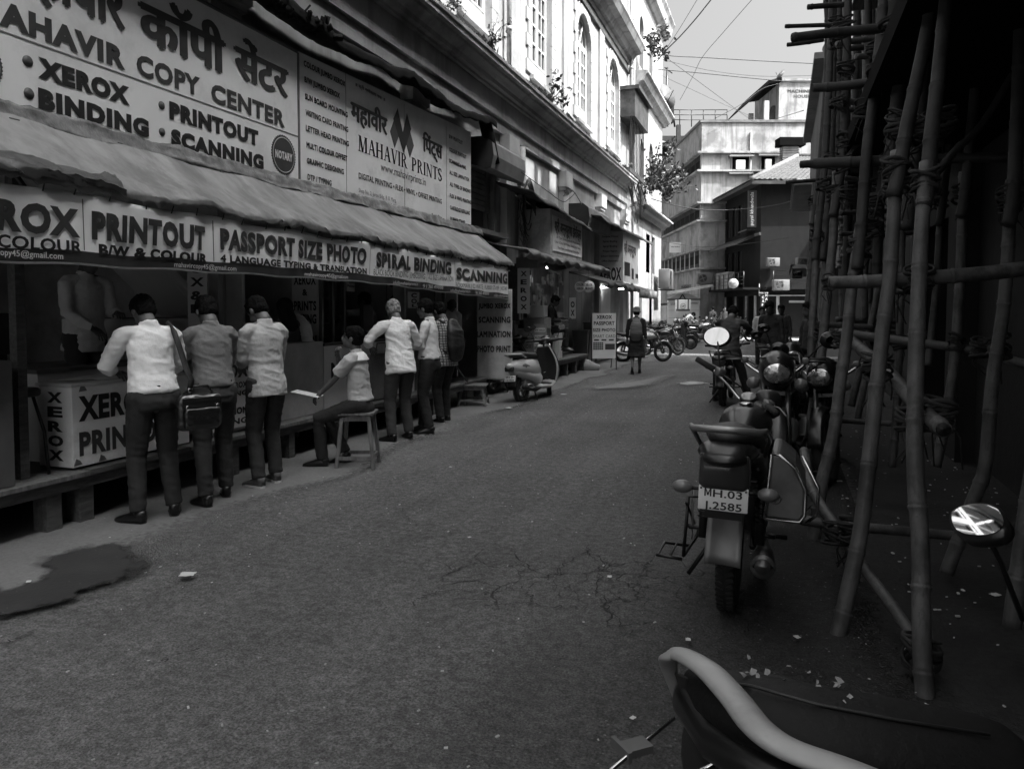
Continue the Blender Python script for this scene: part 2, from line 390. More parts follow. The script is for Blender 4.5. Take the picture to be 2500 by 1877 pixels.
    if hair == 'scarf':
        b = MB()
        b.ell(hc + Hq @ Vector((0, -.02, .025)), (.092, .105, .105), Hq.to_matrix(), 18, 12)
        b.tube([hc + Hq @ Vector((0, -.03, -.02)), neck + Qt @ Vector((0, -.02, .0)), neck + Qt @ Vector((0, 0, -.08))], [(.09, .09), (.10, .10), (.15, .13)], 14, up=Hq @ Vector((1, 0, 0)), round_ends=True)
        voxel(b, 'headscarf', scarf or mat('headscarf_black', .015, .9), T, vox, 1, folds(seed, .012))
    # ---- shirt
    sm = shirt
    b = MB(); top_ = .02 if tucked else -.13
    rings = [((0, -.005, top_), (.182 * hv, .142 * hv)), ((0, 0, .02), (.170 * hv, .130 * hv)), ((0, .004, .15), (.152 * hv, .112 * hv)), ((0, 0, .27), (.158, .106))]
    if tucked: rings[0] = ((0, 0, top_), (.160 * hv, .122 * hv))
    pts = [S(*r[0]) for r in rings] + [St(0, -.005, .37), St(0, -.008, .43), St(0, -.01, .475), St(0, -.008, .515)]
    rad = [r[1] for r in rings] + [(.162, .102), (.146, .088), (.103, .072), (.062, .06)]
    b.tube(pts, rad, 18, up=Qt @ Vector((1, 0, 0)), caps=True)
    b.tube([St(0, -.008, .50), St(0, -.008, .545)], [(.068, .066), (.062, .062)], 12, up=Qt @ Vector((1, 0, 0)))
    for sh, E, W, s in ((shL, lE, lW, -1), (shR, rE, rW, 1)):
        if sleeve == 'long':
            b.tube([lerp(St(0, 0, .47), sh, .35), lerp(St(0, 0, .455), sh, .85) - Qt @ Vector((0, 0, .012)), lerp(sh, E, .12) - Qt @ Vector((s * .004, 0, 0)), lerp(sh, E, .5), E, lerp(E, W, .35), lerp(E, W, .82)], [.043, .057, .061, .055, .048, .047, .034], 12, round_ends=False)
        elif sleeve == 'rolled':
            b.tube([lerp(St(0, 0, .47), sh, .35), lerp(St(0, 0, .455), sh, .85) - Qt @ Vector((0, 0, .012)), lerp(sh, E, .12) - Qt @ Vector((s * .004, 0, 0)), lerp(sh, E, .5), E, lerp(E, W, .25), lerp(E, W, .45)], [.045, .060, .066, .062, .055, .05, .05], 12, round_ends=False)
        else:
            b.tube([lerp(St(0, 0, .47), sh, .35), lerp(St(0, 0, .455), sh, .85) - Qt @ Vector((0, 0, .012)), lerp(sh, E, .12) - Qt @ Vector((s * .004, 0, 0)), lerp(sh, E, .5), lerp(sh, E, .78)], [.045, .060, .066, .066, .072], 12)
    voxel(b, 'shirt', sm, T, vox, 5, folds(seed, cloth_amp * 1.15))
    # ---- trousers
    if pants:
        b = MB()
        b.tube([S(0, .0, .06), S(0, 0, .0), S(0, -.008, -.07), S(0, -.006, -.12)], [(.146 * hv, .108 * hv), (.152 * hv, .115 * hv), (.160 * hv, .122 * hv), (.15 * hv, .11 * hv)], 16, up=Q @ Vector((1, 0, 0)))
        for hp, K, A in ((hipL, lK, lA), (hipR, rK, rA)):
            b.tube([hp, lerp(hp, K, .45), K, lerp(K, A, .4), lerp(K, A, .98)], [.096 * hv, .085 * hv, .070, .064, .058], 12, round_ends=False)
            b.ell(hp, (.096 * hv, .1 * hv, .1 * hv))
        voxel(b, 'trousers', pants, T, vox, 5, folds(seed + 9, amp_leg))
        if belt and tucked:
            b = MB(); ring = [S(math.cos(a) * .158 * hv, math.sin(a) * .120 * hv, .045) for a in [2 * math.pi * i / 24 for i in range(25)]]
            b.tube(ring, [(.017, .006)] * 25, 6, up=Q @ Vector((0, 0, 1)), caps=False); b.build('belt', M['leather'], T)
    if skirt:
        b = MB()
        b.tube([S(0, 0, .05), S(0, 0, -.1), Vector((0, 0, hip * .6 if not hasattr(hip, '__len__') else .5)), Vector((0, -.02, .42))], [(.15, .11), (.18, .14), (.21, .18), (.23, .2)], 16, up=(1, 0, 0))
        voxel(b, 'skirt', skirt, T, vox, 1, folds(seed, .02))
    # ---- shoes
    sm_ = shoe or M['shoe']
    for f, fd, tu, A in ((lf, lfdir, toe_up[0], lA), (rf, rfdir, toe_up[1], rA)):
        b = MB(); mt = Matrix.Translation(Vector((A.x, A.y, A.z - .085))) @ Matrix.Rotation(-fd, 4, 'Z') @ Matrix.Translation((0, -.05, .02)) @ Matrix.Rotation(tu, 4, 'X') @ Matrix.Translation((0, .05, -.02))
        b.M = mt
        b.tube([(0, -.055, .050), (0, -.03, .05), (0, .03, .052), (0, .09, .040), (0, .15, .030), (0, .19, .024), (0, .205, .02)], [(.028, .035), (.036, .048), (.038, .050), (.045, .038), (.046, .028), (.035, .020), (.012, .008)], 12, up=(1, 0, 0))
        b.tube([(0, -.02, .05), (0, -.015, .10)], [(.036, .048), (.038, .05)], 12, up=(1, 0, 0))
        so_ = b.build('shoe', sm_, T)
        b = MB(); b.M = mt
        pr = [(0.0, -.066), (.03, -.05), (.036, 0), (.042, .07), (.048, .12), (.038, .17), (.018, .205), (0, .21)]; pr = pr + [(-x, y) for x, y in reversed(pr[1:-1])]
        b.prism(pr, 2, 0.0, .018 if shoe_kind == 'plain' else .030)
        b.build('sole', M['sole'] if shoe_kind == 'sneaker' else M['rubber'], so_)
        if shoe_kind == 'sneaker':
            b = MB(); b.M = mt
            for i in range(5): b.tube([(-.02, .045 + i * .02, .092 - i * .008), (0, .05 + i * .02, .098 - i * .009), (.02, .045 + i * .02, .092 - i * .008)], .004, 5)
            b.tube([(0, .05, .10), (.03, .03, .105), (.01, .055, .10), (-.03, .04, .11), (-.04, .06, .09)], .003, 5)
            b.build('lace', M['paper'], so_)
    T['_hc'] = 0
    del T['_hc']
    info = dict(T=T, hc=hc, Hq=Hq, St=St, S=S, lW=lW, rW=rW, lE=lE, rE=rE, shL=shL, shR=shR, k=k)
    return info
def cloth(name, g, **k):
    k.setdefault('rough', .85); k.setdefault('var', .1); k.setdefault('vs', 6); k.setdefault('bump', .5); k.setdefault('bs', 22)
    return mat(name, g, **k)
def checked(name, g1, g2, s=.05):
    if name in _MC: return _MC[name]
    m = cloth(name, g1); t = m.node_tree; b = t.nodes['Principled BSDF']; tc = t.nodes.new('ShaderNodeTexCoord')
    br = t.nodes.new('ShaderNodeTexBrick'); br.offset = 0; br.inputs['Color1'].default_value = (g1,) * 3 + (1,); br.inputs['Color2'].default_value = (g1 * 1.2,) * 3 + (1,)
    br.inputs['Mortar'].default_value = (g2,) * 3 + (1,); br.inputs['Scale'].default_value = 1; br.inputs['Brick Width'].default_value = s; br.inputs['Row Height'].default_value = s
    br.inputs['Mortar Size'].default_value = s * .14; mp = t.nodes.new('ShaderNodeMapping'); mp.inputs['Rotation'].default_value = (R(90), 0, 0)
    t.links.new(tc.outputs['Object'], mp.inputs[0]); t.links.new(mp.outputs[0], br.inputs['Vector']); t.links.new(br.outputs[0], b.inputs['Base Color']); return m
# ================================================================ MATERIALS OF THE SETTING
def ramp_mat(name, build, rough=.8, spec=.4):
    m = bpy.data.materials.new(name); m.use_nodes = True; t = m.node_tree; b = t.nodes['Principled BSDF']
    b.inputs['Roughness'].default_value = rough; b.inputs['Specular IOR Level'].default_value = spec
    class N:
        def __init__(s): s.tc = t.nodes.new('ShaderNodeTexCoord').outputs['Object']
        def map(s, sc_=(1, 1, 1), rot=(0, 0, 0)):
            n = t.nodes.new('ShaderNodeMapping'); n.inputs['Scale'].default_value = sc_; n.inputs['Rotation'].default_value = rot; t.links.new(s.tc, n.inputs[0]); return n.outputs[0]
        def nz(s, scale, det=5, ro=.6, v=None):
            n = t.nodes.new('ShaderNodeTexNoise'); n.inputs['Scale'].default_value = scale; n.inputs['Detail'].default_value = det; n.inputs['Roughness'].default_value = ro
            t.links.new(v or s.tc, n.inputs['Vector']); return n.outputs['Fac']
        def vor(s, scale, feat='F1', v=None, out='Distance'):
            n = t.nodes.new('ShaderNodeTexVoronoi'); n.feature = feat; n.inputs['Scale'].default_value = scale; t.links.new(v or s.tc, n.inputs['Vector']); return n.outputs[out]
        def mr(s, f, a, b_, lo=0, hi=1):
            r = t.nodes.new('ShaderNodeMapRange'); r.inputs[1].default_value = a; r.inputs[2].default_value = b_; r.inputs[3].default_value = lo; r.inputs[4].default_value = hi; t.links.new(f, r.inputs[0]); return r.outputs[0]
        def m(s, op, a, b_=0):
            n = t.nodes.new('ShaderNodeMath'); n.operation = op
            for i, x in enumerate((a, b_)):
                if hasattr(x, 'links'): t.links.new(x, n.inputs[i])
                else: n.inputs[i].default_value = x
            return n.outputs[0]
        def mix(s, f, a, b_):
            n = t.nodes.new('ShaderNodeMix'); n.data_type = 'FLOAT'
            for i, x in ((0, f), (2, a), (3, b_)):
                if hasattr(x, 'links'): t.links.new(x, n.inputs[i])
                else: n.inputs[i].default_value = x
            return n.outputs[0]
        def sep(s):
            n = t.nodes.new('ShaderNodeSeparateXYZ'); t.links.new(s.tc, n.inputs[0]); return n.outputs
        def bump(s, h, st=.5, d=.01):
            n = t.nodes.new('ShaderNodeBump'); n.inputs['Strength'].default_value = st; n.inputs['Distance'].default_value = d; t.links.new(h, n.inputs['Height']); t.links.new(n.outputs[0], b.inputs['Normal'])
        def col(s, c): t.links.new(c, b.inputs['Base Color'])
        def rough(s, c): t.links.new(c, b.inputs['Roughness'])
    build(N()); return m

def _asphalt(n):
    big = n.nz(.35, 5, .6); fine = n.nz(85, 4, .75); mid = n.nz(7, 6, .7); v = n.vor(75)
    c = n.mr(big, .3, .7, .112, .18)
    c = n.m('MULTIPLY', c, n.mr(mid, .3, .7, .78, 1.2)); c = n.m('MULTIPLY', c, n.mr(fine, .36, .64, .5, 1.5)); c = n.m('MULTIPLY', c, n.mr(n.nz(19, 5, .8), .4, .6, .70, 1.30))
    st = n.nz(1.1, 4, .6, n.map((2.2, .35, 1)))             # traffic streaks along the lane
    c = n.m('MULTIPLY', c, n.mr(st, .35, .65, .85, 1.12))
    # worn rubble patch with dark pits
    p = n.mr(n.nz(.55, 3, .5), .52, .6, 0, 1)
    c = n.mix(n.m('MULTIPLY', p, n.mr(n.nz(22, 5, .75), .48, .6, 0, .55)), c, .05)
    X_ = n.sep()[0]; c = n.m('MULTIPLY', c, n.mr(n.m('ADD', X_, n.m('MULTIPLY', big, .9)), -1.1, .55, 1, .16))   # oil and dirt by the bikes, plus vignette shade painted in towards the right
    # cracks
    def warp(sc_, amt, seed=0):
        t = n.tc.node.id_data; nn = t.nodes.new('ShaderNodeTexNoise'); nn.inputs['Scale'].default_value = sc_; nn.inputs['Detail'].default_value = 5; t.links.new(n.tc, nn.inputs['Vector'])
        a_ = t.nodes.new('ShaderNodeVectorMath'); a_.operation = 'MULTIPLY_ADD'; t.links.new(nn.outputs['Color'], a_.inputs[0]); a_.inputs[1].default_value = (amt,) * 3; t.links.new(n.tc, a_.inputs[2]); return a_.outputs[0]
    wv = warp(2.2, .55); wv2 = warp(6, .16)
    def near(cx, cy, rx, ry, soft=.35):
        s_ = n.sep(); d_ = n.m('ADD', n.m('POWER', n.m('MULTIPLY', n.m('SUBTRACT', s_[0], cx), 1 / rx), 2), n.m('POWER', n.m('MULTIPLY', n.m('SUBTRACT', s_[1], cy), 1 / ry), 2)); return n.mr(n.m('ADD', d_, n.m('MULTIPLY', n.nz(3, 3), .5)), 1 - soft + .25, 1 + soft + .25, 1, 0)
    cr = n.vor(1.5, 'DISTANCE_TO_EDGE', wv); cr2 = n.vor(5.5, 'DISTANCE_TO_EDGE', wv2)
    k1 = n.m('MULTIPLY', n.mr(cr, .0, .010, 1, 0), n.m('MAXIMUM', n.m('MULTIPLY', near(-.95, 4.3, 1.1, .6), .8), n.mr(n.nz(.5, 2), .56, .62, 0, .4)))
    k2 = n.m('MULTIPLY', n.mr(cr2, .0, .03, .7, 0), n.m('MULTIPLY', near(-.9, 4.35, .8, .42), .6))
    c = n.mix(n.m('MAXIMUM', k1, k2), c, .02)
    # pale grit and dropped specks
    sp = n.vor(5.5, 'F1', None, 'Distance'); c = n.mix(n.mr(sp, .022, .05, 1, 0), c, .55)
    n.col(c); n.rough(n.mr(mid, .3, .7, .7, .95))
    kk = n.m('MAXIMUM', k1, k2)
    n.bump(n.m('SUBTRACT', n.m('ADD', n.m('ADD', fine, n.m('MULTIPLY', v, .9)), n.m('MULTIPLY', mid, .8)), n.m('MULTIPLY', kk, 2.5)), .9, .012)
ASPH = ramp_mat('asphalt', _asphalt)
def _gutter(n):
    big = n.nz(.8, 5); fine = n.nz(40, 4, .7); c = n.mr(big, .3, .7, .135, .21); c = n.m('MULTIPLY', c, n.mr(fine, .3, .7, .82, 1.18))
    c = n.mix(n.mr(n.vor(9), .03, .055, .8, 0), c, .5); n.col(c); n.bump(fine, .4, .006)
GUT = ramp_mat('worn_cement_edge', _gutter)
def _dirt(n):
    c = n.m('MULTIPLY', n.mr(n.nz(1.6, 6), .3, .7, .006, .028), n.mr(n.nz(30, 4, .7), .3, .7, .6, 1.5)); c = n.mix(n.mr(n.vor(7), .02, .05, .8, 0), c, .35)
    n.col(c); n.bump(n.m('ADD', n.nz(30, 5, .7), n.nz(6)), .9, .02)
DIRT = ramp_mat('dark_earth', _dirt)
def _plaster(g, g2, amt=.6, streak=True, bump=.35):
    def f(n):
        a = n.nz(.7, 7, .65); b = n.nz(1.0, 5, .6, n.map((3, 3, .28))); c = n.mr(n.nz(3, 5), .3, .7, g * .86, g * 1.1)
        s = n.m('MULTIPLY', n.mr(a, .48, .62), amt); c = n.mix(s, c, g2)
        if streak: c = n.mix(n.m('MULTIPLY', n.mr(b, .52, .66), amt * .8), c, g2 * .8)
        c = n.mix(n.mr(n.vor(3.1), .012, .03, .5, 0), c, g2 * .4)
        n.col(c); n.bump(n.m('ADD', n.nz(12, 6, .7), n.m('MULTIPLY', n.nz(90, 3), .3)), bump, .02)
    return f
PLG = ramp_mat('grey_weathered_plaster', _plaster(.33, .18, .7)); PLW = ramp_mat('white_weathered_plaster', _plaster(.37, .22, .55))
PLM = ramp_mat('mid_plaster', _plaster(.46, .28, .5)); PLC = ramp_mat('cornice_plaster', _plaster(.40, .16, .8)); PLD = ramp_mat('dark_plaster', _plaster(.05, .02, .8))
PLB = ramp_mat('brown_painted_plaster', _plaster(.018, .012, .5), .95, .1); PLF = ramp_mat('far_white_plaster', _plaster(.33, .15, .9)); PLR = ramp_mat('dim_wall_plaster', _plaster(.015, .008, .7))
BLK = mat('deep_black', .005, .95, spec=.05); TIN = mat('rusty_tin', .07, .6, .3, var=.5, vs=4, bump=.4, bs=15, dirt=.6, g2=.025)  # near-black, also stands in for shade in unlit rooms and overhead

# ================================================================ GROUND
def soften(m, lo=-.02, hi=.06, amt=.14, ns=22):
    t = m.node_tree; b = t.nodes['Principled BSDF']; at_ = t.nodes.new('ShaderNodeAttribute'); at_.attribute_name = 'inside'
    nz = t.nodes.new('ShaderNodeTexNoise'); nz.inputs['Scale'].default_value = ns; nz.inputs['Detail'].default_value = 5; tc = t.nodes.new('ShaderNodeTexCoord'); t.links.new(tc.outputs['Object'], nz.inputs['Vector'])
    a = t.nodes.new('ShaderNodeMath'); a.operation = 'MULTIPLY_ADD'; t.links.new(nz.outputs['Fac'], a.inputs[0]); a.inputs[1].default_value = amt; a.inputs[2].default_value = -amt / 2
    c = t.nodes.new('ShaderNodeMath'); c.operation = 'ADD'; t.links.new(a.outputs[0], c.inputs[0]); t.links.new(at_.outputs['Fac'], c.inputs[1])
    r = t.nodes.new('ShaderNodeMapRange'); r.inputs[1].default_value = lo; r.inputs[2].default_value = hi; t.links.new(c.outputs[0], r.inputs[0]); t.links.new(r.outputs[0], b.inputs['Alpha']); return m
def put_inside(o, f):
    at_ = o.data.attributes.new('inside', 'FLOAT', 'POINT')
    for i, v in enumerate(o.data.vertices): at_.data[i].value = f(v.co)
b = MB(); b.grid(lambda u, v: Vector((-150 + 300 * u, -30 + 330 * v, -.012)), 1, 1, False); structure('ground', b, mat('far_ground', .12, .9))
b = MB()
def rd(u, v):
    x = -4.55 + u * 5.15; y = -2 + v * 44
    return Vector((x, y, .012 * noise.noise(Vector((x * .8, y * .5, 0)))))
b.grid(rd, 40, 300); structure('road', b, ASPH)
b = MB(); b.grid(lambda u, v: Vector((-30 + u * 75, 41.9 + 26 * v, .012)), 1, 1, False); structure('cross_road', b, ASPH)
b = MB(); b.grid(lambda u, v: Vector((-8.5 + 5.2 * u, -2 + 43.8 * v, .016 + .008 * noise.noise(Vector((u * 3, v * 30, 1))))), 30, 160); o = structure('cement_edge', b, soften(GUT)); put_inside(o, lambda c: min(.3, (-3.98 - c.x) * .35 + .12 * noise.noise(Vector((c.x, c.y * .7, 0)))))
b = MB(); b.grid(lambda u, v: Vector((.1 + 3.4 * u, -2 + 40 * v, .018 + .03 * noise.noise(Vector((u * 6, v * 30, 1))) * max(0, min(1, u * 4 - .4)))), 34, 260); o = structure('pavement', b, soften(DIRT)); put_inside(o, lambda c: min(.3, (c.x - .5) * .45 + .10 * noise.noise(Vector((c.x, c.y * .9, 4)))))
def soft_sheet(name, poly, m, z, step=.04, pad=.12):
    """sheet whose edge frays into the surface below: 'inside' = metres inside the outline"""
    xs = [p[0] for p in poly]; ys = [p[1] for p in poly]; x0, x1, y0, y1 = min(xs) - pad, max(xs) + pad, min(ys) - pad, max(ys) + pad; nx, ny = max(2, int((x1 - x0) / step)), max(2, int((y1 - y0) / step)); N = len(poly)
    def sdf(x, y):
        d = 1e9; ins = False
        for i in range(N):
            ax_, ay, bx, by = poly[i - 1][0], poly[i - 1][1], poly[i][0], poly[i][1]; ex, ey = bx - ax_, by - ay; L = ex * ex + ey * ey or 1e-9; t_ = max(0, min(1, ((x - ax_) * ex + (y - ay) * ey) / L)); d = min(d, (x - ax_ - ex * t_) ** 2 + (y - ay - ey * t_) ** 2)
            if (ay > y) != (by > y) and x < ex * (y - ay) / (by - ay) + ax_: ins = not ins
        return math.sqrt(d) * (1 if ins else -1)
    mb = MB(); mb.grid(lambda u, v: Vector((x0 + (x1 - x0) * u, y0 + (y1 - y0) * v, z)), nx, ny, False); o = mb.build(name, m); o['kind'] = 'structure'
    at_ = o.data.attributes.new('inside', 'FLOAT', 'POINT')
    for i, v in enumerate(o.data.vertices): at_.data[i].value = max(-.3, min(.3, sdf(v.co.x, v.co.y)))
    return o
def blob(name, px, m, z=.022, jag=.02, n=5, seed=0, kind='structure', smooth=True):
    pts = [G(x, y, z) for x, y in px]; out = []
    for i in range(len(pts)):
        for k in range(n):
            p0, p1, p2, p3 = pts[i - 1], pts[i], pts[(i + 1) % len(pts)], pts[(i + 2) % len(pts)]; t = k / n
            q = .5 * ((2 * p1) + (p2 - p0) * t + (2 * p0 - 5 * p1 + 4 * p2 - p3) * t * t + (3 * p1 - p0 - 3 * p2 + p3) * t ** 3) if smooth else p1.lerp(p2, t)
            q += Vector((rnd.uniform(-1, 1), rnd.uniform(-1, 1), 0)) * jag; out.append(q)
    if name == 'road_marking':
        mb = MB(); mb.add([(p.x, p.y, z) for p in out], [tuple(range(len(out)))]); o = mb.build(name, m); o['kind'] = kind; return o
    return soft_sheet(name, [(p.x, p.y) for p in out], soften(m, -.02, .07 if name == 'wet_patch' else .3, .36 if name == 'wet_patch' else .2, 7), z, .05 if name == 'wet_patch' else .12)
blob('wet_patch', [(-60, 1500), (-60, 1432), (40, 1428), (110, 1400), (80, 1378), (150, 1345), (250, 1322), (320, 1330), (325, 1345), (360, 1375), (330, 1405), (200, 1450), (100, 1482)], ramp_mat('wet_cement', lambda n: (n.col(n.mix(n.mr(n.vor(14), .03, .06, .7, 0), n.mr(n.nz(4), .3, .7, .038, .06), .4)), n.bump(n.nz(40), .2)), .45), z=.029, jag=.008)
blob('road_patch', [(1425, 945), (1640, 912), (1655, 916), (1600, 940), (1545, 948), (1440, 952)], ramp_mat('pale_cement_patch', lambda n: (n.col(n.mr(n.nz(5), .3, .7, .2, .26)), n.bump(n.nz(60), .3))), z=.026, smooth=False, jag=.02)
blob('road_patch', [(1650, 934), (1680, 929), (1722, 932), (1730, 936), (1700, 940), (1660, 940)], mat('pale_paint_spill', .55, .8, var=.2, vs=8), z=.027, jag=.01)
blob('road_marking', [(1600, 822), (2100, 829), (2100, 835), (1600, 829)], mat('road_paint', .75, .6, var=.1, vs=6), z=.03, jag=0, smooth=False)
# cracked rim round the worn patch in the road: real grooves with raised lips, as thin ridges
def ridge(px, w=.0042, h=.006, m=None):
    mb = MB(); pts = []
    for (x0, y0), (x1, y1) in zip(px[:-1], px[1:]):
        for k in range(6):
            p = G(x0 + (x1 - x0) * k / 6, y0 + (y1 - y0) * k / 6, .012); p += Vector((rnd.uniform(-1, 1), rnd.uniform(-1, 1), 0)) * .022; pts.append(p)
    for i in range(len(pts) - 1):
        a, c = pts[i], pts[i + 1]; s = (c - a).cross(Vector((0, 0, 1))).normalized() * w * rnd.uniform(.3, 1)
        mb.add([a - s, c - s, c + s, a + s], [(0, 1, 2, 3)])
    o = mb.build('road_crack', m or mat('crack_dark', .03, .95)); o['kind'] = 'structure'
ridge([(1010, 1475), (1040, 1450), (1120, 1436), (1170, 1448), (1230, 1437), (1290, 1433)]); ridge([(1290, 1433), (1350, 1405), (1380, 1375), (1430, 1345), (1440, 1325)])
ridge([(1170, 1480), (1230, 1475), (1290, 1470), (1350, 1480), (1420, 1477)]); ridge([(1290, 1470), (1300, 1455), (1285, 1440)]); ridge([(1465, 1400), (1460, 1440), (1475, 1470), (1500, 1500), (1530, 1540), (1560, 1550)])
ridge([(380, 1620), (430, 1595), (500, 1575)]); ridge([(0, 1570), (60, 1550), (100, 1530)]); ridge([(1100, 1462), (1200, 1458)]); ridge([(1430, 1350), (1460, 1365), (1490, 1378)])

# ================================================================ LEFT BUILDING
def opening_wall(mb, X0, X1, y0, y1, z0, z1, ops):
    """wall slab between X0 (back) and X1 (face) with real openings; ops = (ya, yb, za, zb, arched)"""
    ops = sorted(ops); y = y0
    for ya, yb, za, zb, arch in ops:
        mb.box2((X0, y, z0), (X1, ya, z1)); mb.box2((X0, ya, z0), (X1, yb, za)); r = (yb - ya) / 2
        if arch:
            mb.box2((X0, ya, zb), (X1, yb, z1)); cy = (ya + yb) / 2; zc = zb - r; N = 10
            for s in (-1, 1):
                pts = [(cy + s * r, zb)] + [(cy + s * r * math.cos(a), zc + r * math.sin(a)) for a in [math.pi / 2 * i / N for i in range(N + 1)]]
                mb.prism(pts, 0, X0, X1)
        else: mb.box2((X0, ya, zb), (X1, yb, z1))
        y = yb
    mb.box2((X0, y, z0), (X1, y1, z1))
def extrudeY(mb, prof, y0, y1): mb.prism(prof, 1, y0, y1)
FX = -5.3
LB = thing('old_building', 'long old building with white arched-window storey and heavy cornice above the shops', 'building', (0, 0, 0))
b = MB(); b.box2((-7.4, -3, 3.05), (-5.45, 15.0, 5.37)); b.box2((-7.4, 15.0, 0), (-5.45, 27.6, 5.37)); b.box2((-7.8, -3, 0), (-7.4, 15, 3.0)); b.build('lower_wall', PLG, LB)
b = MB(); b.box2((-5.7, -3, 5.37), (FX, 27.6, 5.78)); b.box2((-5.448, -3, 5.12), (-5.36, 27.6, 5.368)); b.build('frieze', PLG, LB)
for y0, w_ in ((6.2, .45), (10.45, .45), (14.75, .5), (19.1, .5), (23.2, .55), (27.1, .7)):
    b = MB(); b.box2((-5.46, y0, 0 if y0 > 12 else 3), (-5.31, y0 + w_, 5.1)); b.box2((-5.44, y0 - .07, 4.72), (-5.22, y0 + w_ + .07, 5.118)); b.box2((-5.44, y0 - .03, 4.64), (-5.26, y0 + w_ + .03, 4.719)); b.build('pilaster', PLM, LB)
prof = [(-5.7, 5.78), (-5.24, 5.78), (-5.24, 5.83), (-5.18, 5.85), (-5.16, 5.92), (-5.08, 5.97), (-5.02, 6.0), (-5.0, 6.04), (-4.93, 6.05), (-4.93, 6.13), (-4.9, 6.14), (-4.9, 6.2), (-5.02, 6.24), (-5.7, 6.3)]
for i in range(9):
    ya = -3 + i * 3.4; b = MB(); extrudeY(b, prof, ya, min(ya + 3.394, 27.6)); b.build('cornice', PLC, LB)
W = [(4.2 + 4.02 * i, 4.2 + 4.02 * i + 1.55) for i in range(6)]
b = MB(); opening_wall(b, -5.75, FX, -3, 27.6, 6.3, 10.35, [(a, c, 6.75, 9.75, i != 5 or True) for i, (a, c) in enumerate(W)]); b.box2((-7.4, -3, 5.37), (-6.6, 27.6, 11.2)); b.build('upper_wall', PLW, LB)
b = MB(); b.box2((-6.6, 17.5, 10.36), (FX - .02, 27.6, 14.6)); b.box2((-6.6, -3, 10.36), (FX - .02, 17.5, 11.2)); b.build('third_storey_wall', PLW, LB)
b = MB(); extrudeY(b, [(-5.7, 10.3), (-5.25, 10.3), (-5.22, 10.4), (-5.1, 10.45), (-5.0, 10.6), (-4.8, 10.65), (-4.72, 10.8), (-4.68, 10.86), (-4.68, 10.95), (-5.7, 11.0)], -3, 27.6); b.build('upper_cornice', PLC, LB)
b = MB(); extrudeY(b, [(-5.31, 9.98), (-5.22, 9.98), (-5.2, 10.1), (-5.31, 10.12)], -3, 27.6); b.build('string_course', mat('grimy_trim', .09, .9, var=.4), LB)
FRW = mat('window_white', .5, .5, var=.06); GLS = mat('window_glass', .03, .3, var=.3, vs=2, spec=.15)
def big_window(ya, yb, z0, z1, X, parent, arch=True, cols=2, rows=4):
    cy = (ya + yb) / 2; r = (yb - ya) / 2; zc = z1 - r; b = MB(); t = .05
    b.box2((X, ya, z0), (X + t, ya + .07, zc)); b.box2((X, yb - .07, z0), (X + t, yb, zc)); b.box2((X, ya + .07, z0), (X + t, yb - .07, z0 + .42)); b.box2((X, ya + .07, zc - .05), (X + t, yb - .07, zc + .04))
    n = 10
    for i in range(n):
        a0, a1 = math.pi * i / n, math.pi * (i + 1) / n; b.prism([(cy + r * math.cos(a0), zc + r * math.sin(a0)), (cy + r * math.cos(a1), zc + r * math.sin(a1)), (cy + (r - .08) * math.cos(a1), zc + (r - .08) * math.sin(a1)), (cy + (r - .08) * math.cos(a0), zc + (r - .08) * math.sin(a0))], 0, X, X + t)
    for a in (.33, .67): b.tube([(X + .025, cy, zc + .03), (X + .025, cy + r * math.cos(math.pi * a), zc + r * math.sin(math.pi * a))], .022, 4, smooth=False)
    b.tube([(X + .025, cy + r * .45 * math.cos(math.pi * i / 8), zc + r * .45 * math.sin(math.pi * i / 8)) for i in range(9)], .02, 4, smooth=False)
    wd = (yb - ya - .14) / cols
    for c in range(cols):
        y0 = ya + .07 + c * wd; b.box2((X - .001, y0, z0 + .42), (X + t + .012, y0 + .10, zc - .051)); b.box2((X - .001, y0 + wd - .10, z0 + .42), (X + t + .012, y0 + wd, zc - .051))
        for k in range(rows + 1): zz = z0 + .42 + (zc - .14 - z0 - .42) * k / rows; b.box2((X, y0 + .1, zz), (X + t + .008, y0 + wd - .1, zz + .05))
        b.box2((X, y0 + wd / 2 - .02, z0 + .421), (X + t + .01, y0 + wd / 2 + .02, zc - .052))
    o = b.build('window', FRW, parent)
    for c in range(cols):
        y0 = ya + .07 + c * wd
        for k in range(rows):
            zz = z0 + .42 + (zc - .14 - z0 - .42) * k / rows; zt = z0 + .42 + (zc - .14 - z0 - .42) * (k + 1) / rows; b = MB(); b.box2((X + .012, y0 + .06, zz + .03), (X + .02, y0 + wd - .06, zt + .02)); b.build('pane', GLS, o)
    b = MB(); pts = [(cy + (r - .04) * math.cos(math.pi * i / 10), zc + .02 + (r - .04) * math.sin(math.pi * i / 10)) for i in range(11)]; b.prism(pts, 0, X + .012, X + .02); b.build('fanlight', GLS, o); return o
b0 = MB(); b0.box2((0, 0, 0), (.045, .34, .262)); qm = b0.mesh('quoin'); qm.materials.append(PLW); b0 = MB(); b0.box2((0, 0, 0), (.045, .24, .262)); qm2 = b0.mesh('quoin'); qm2.materials.append(PLW)
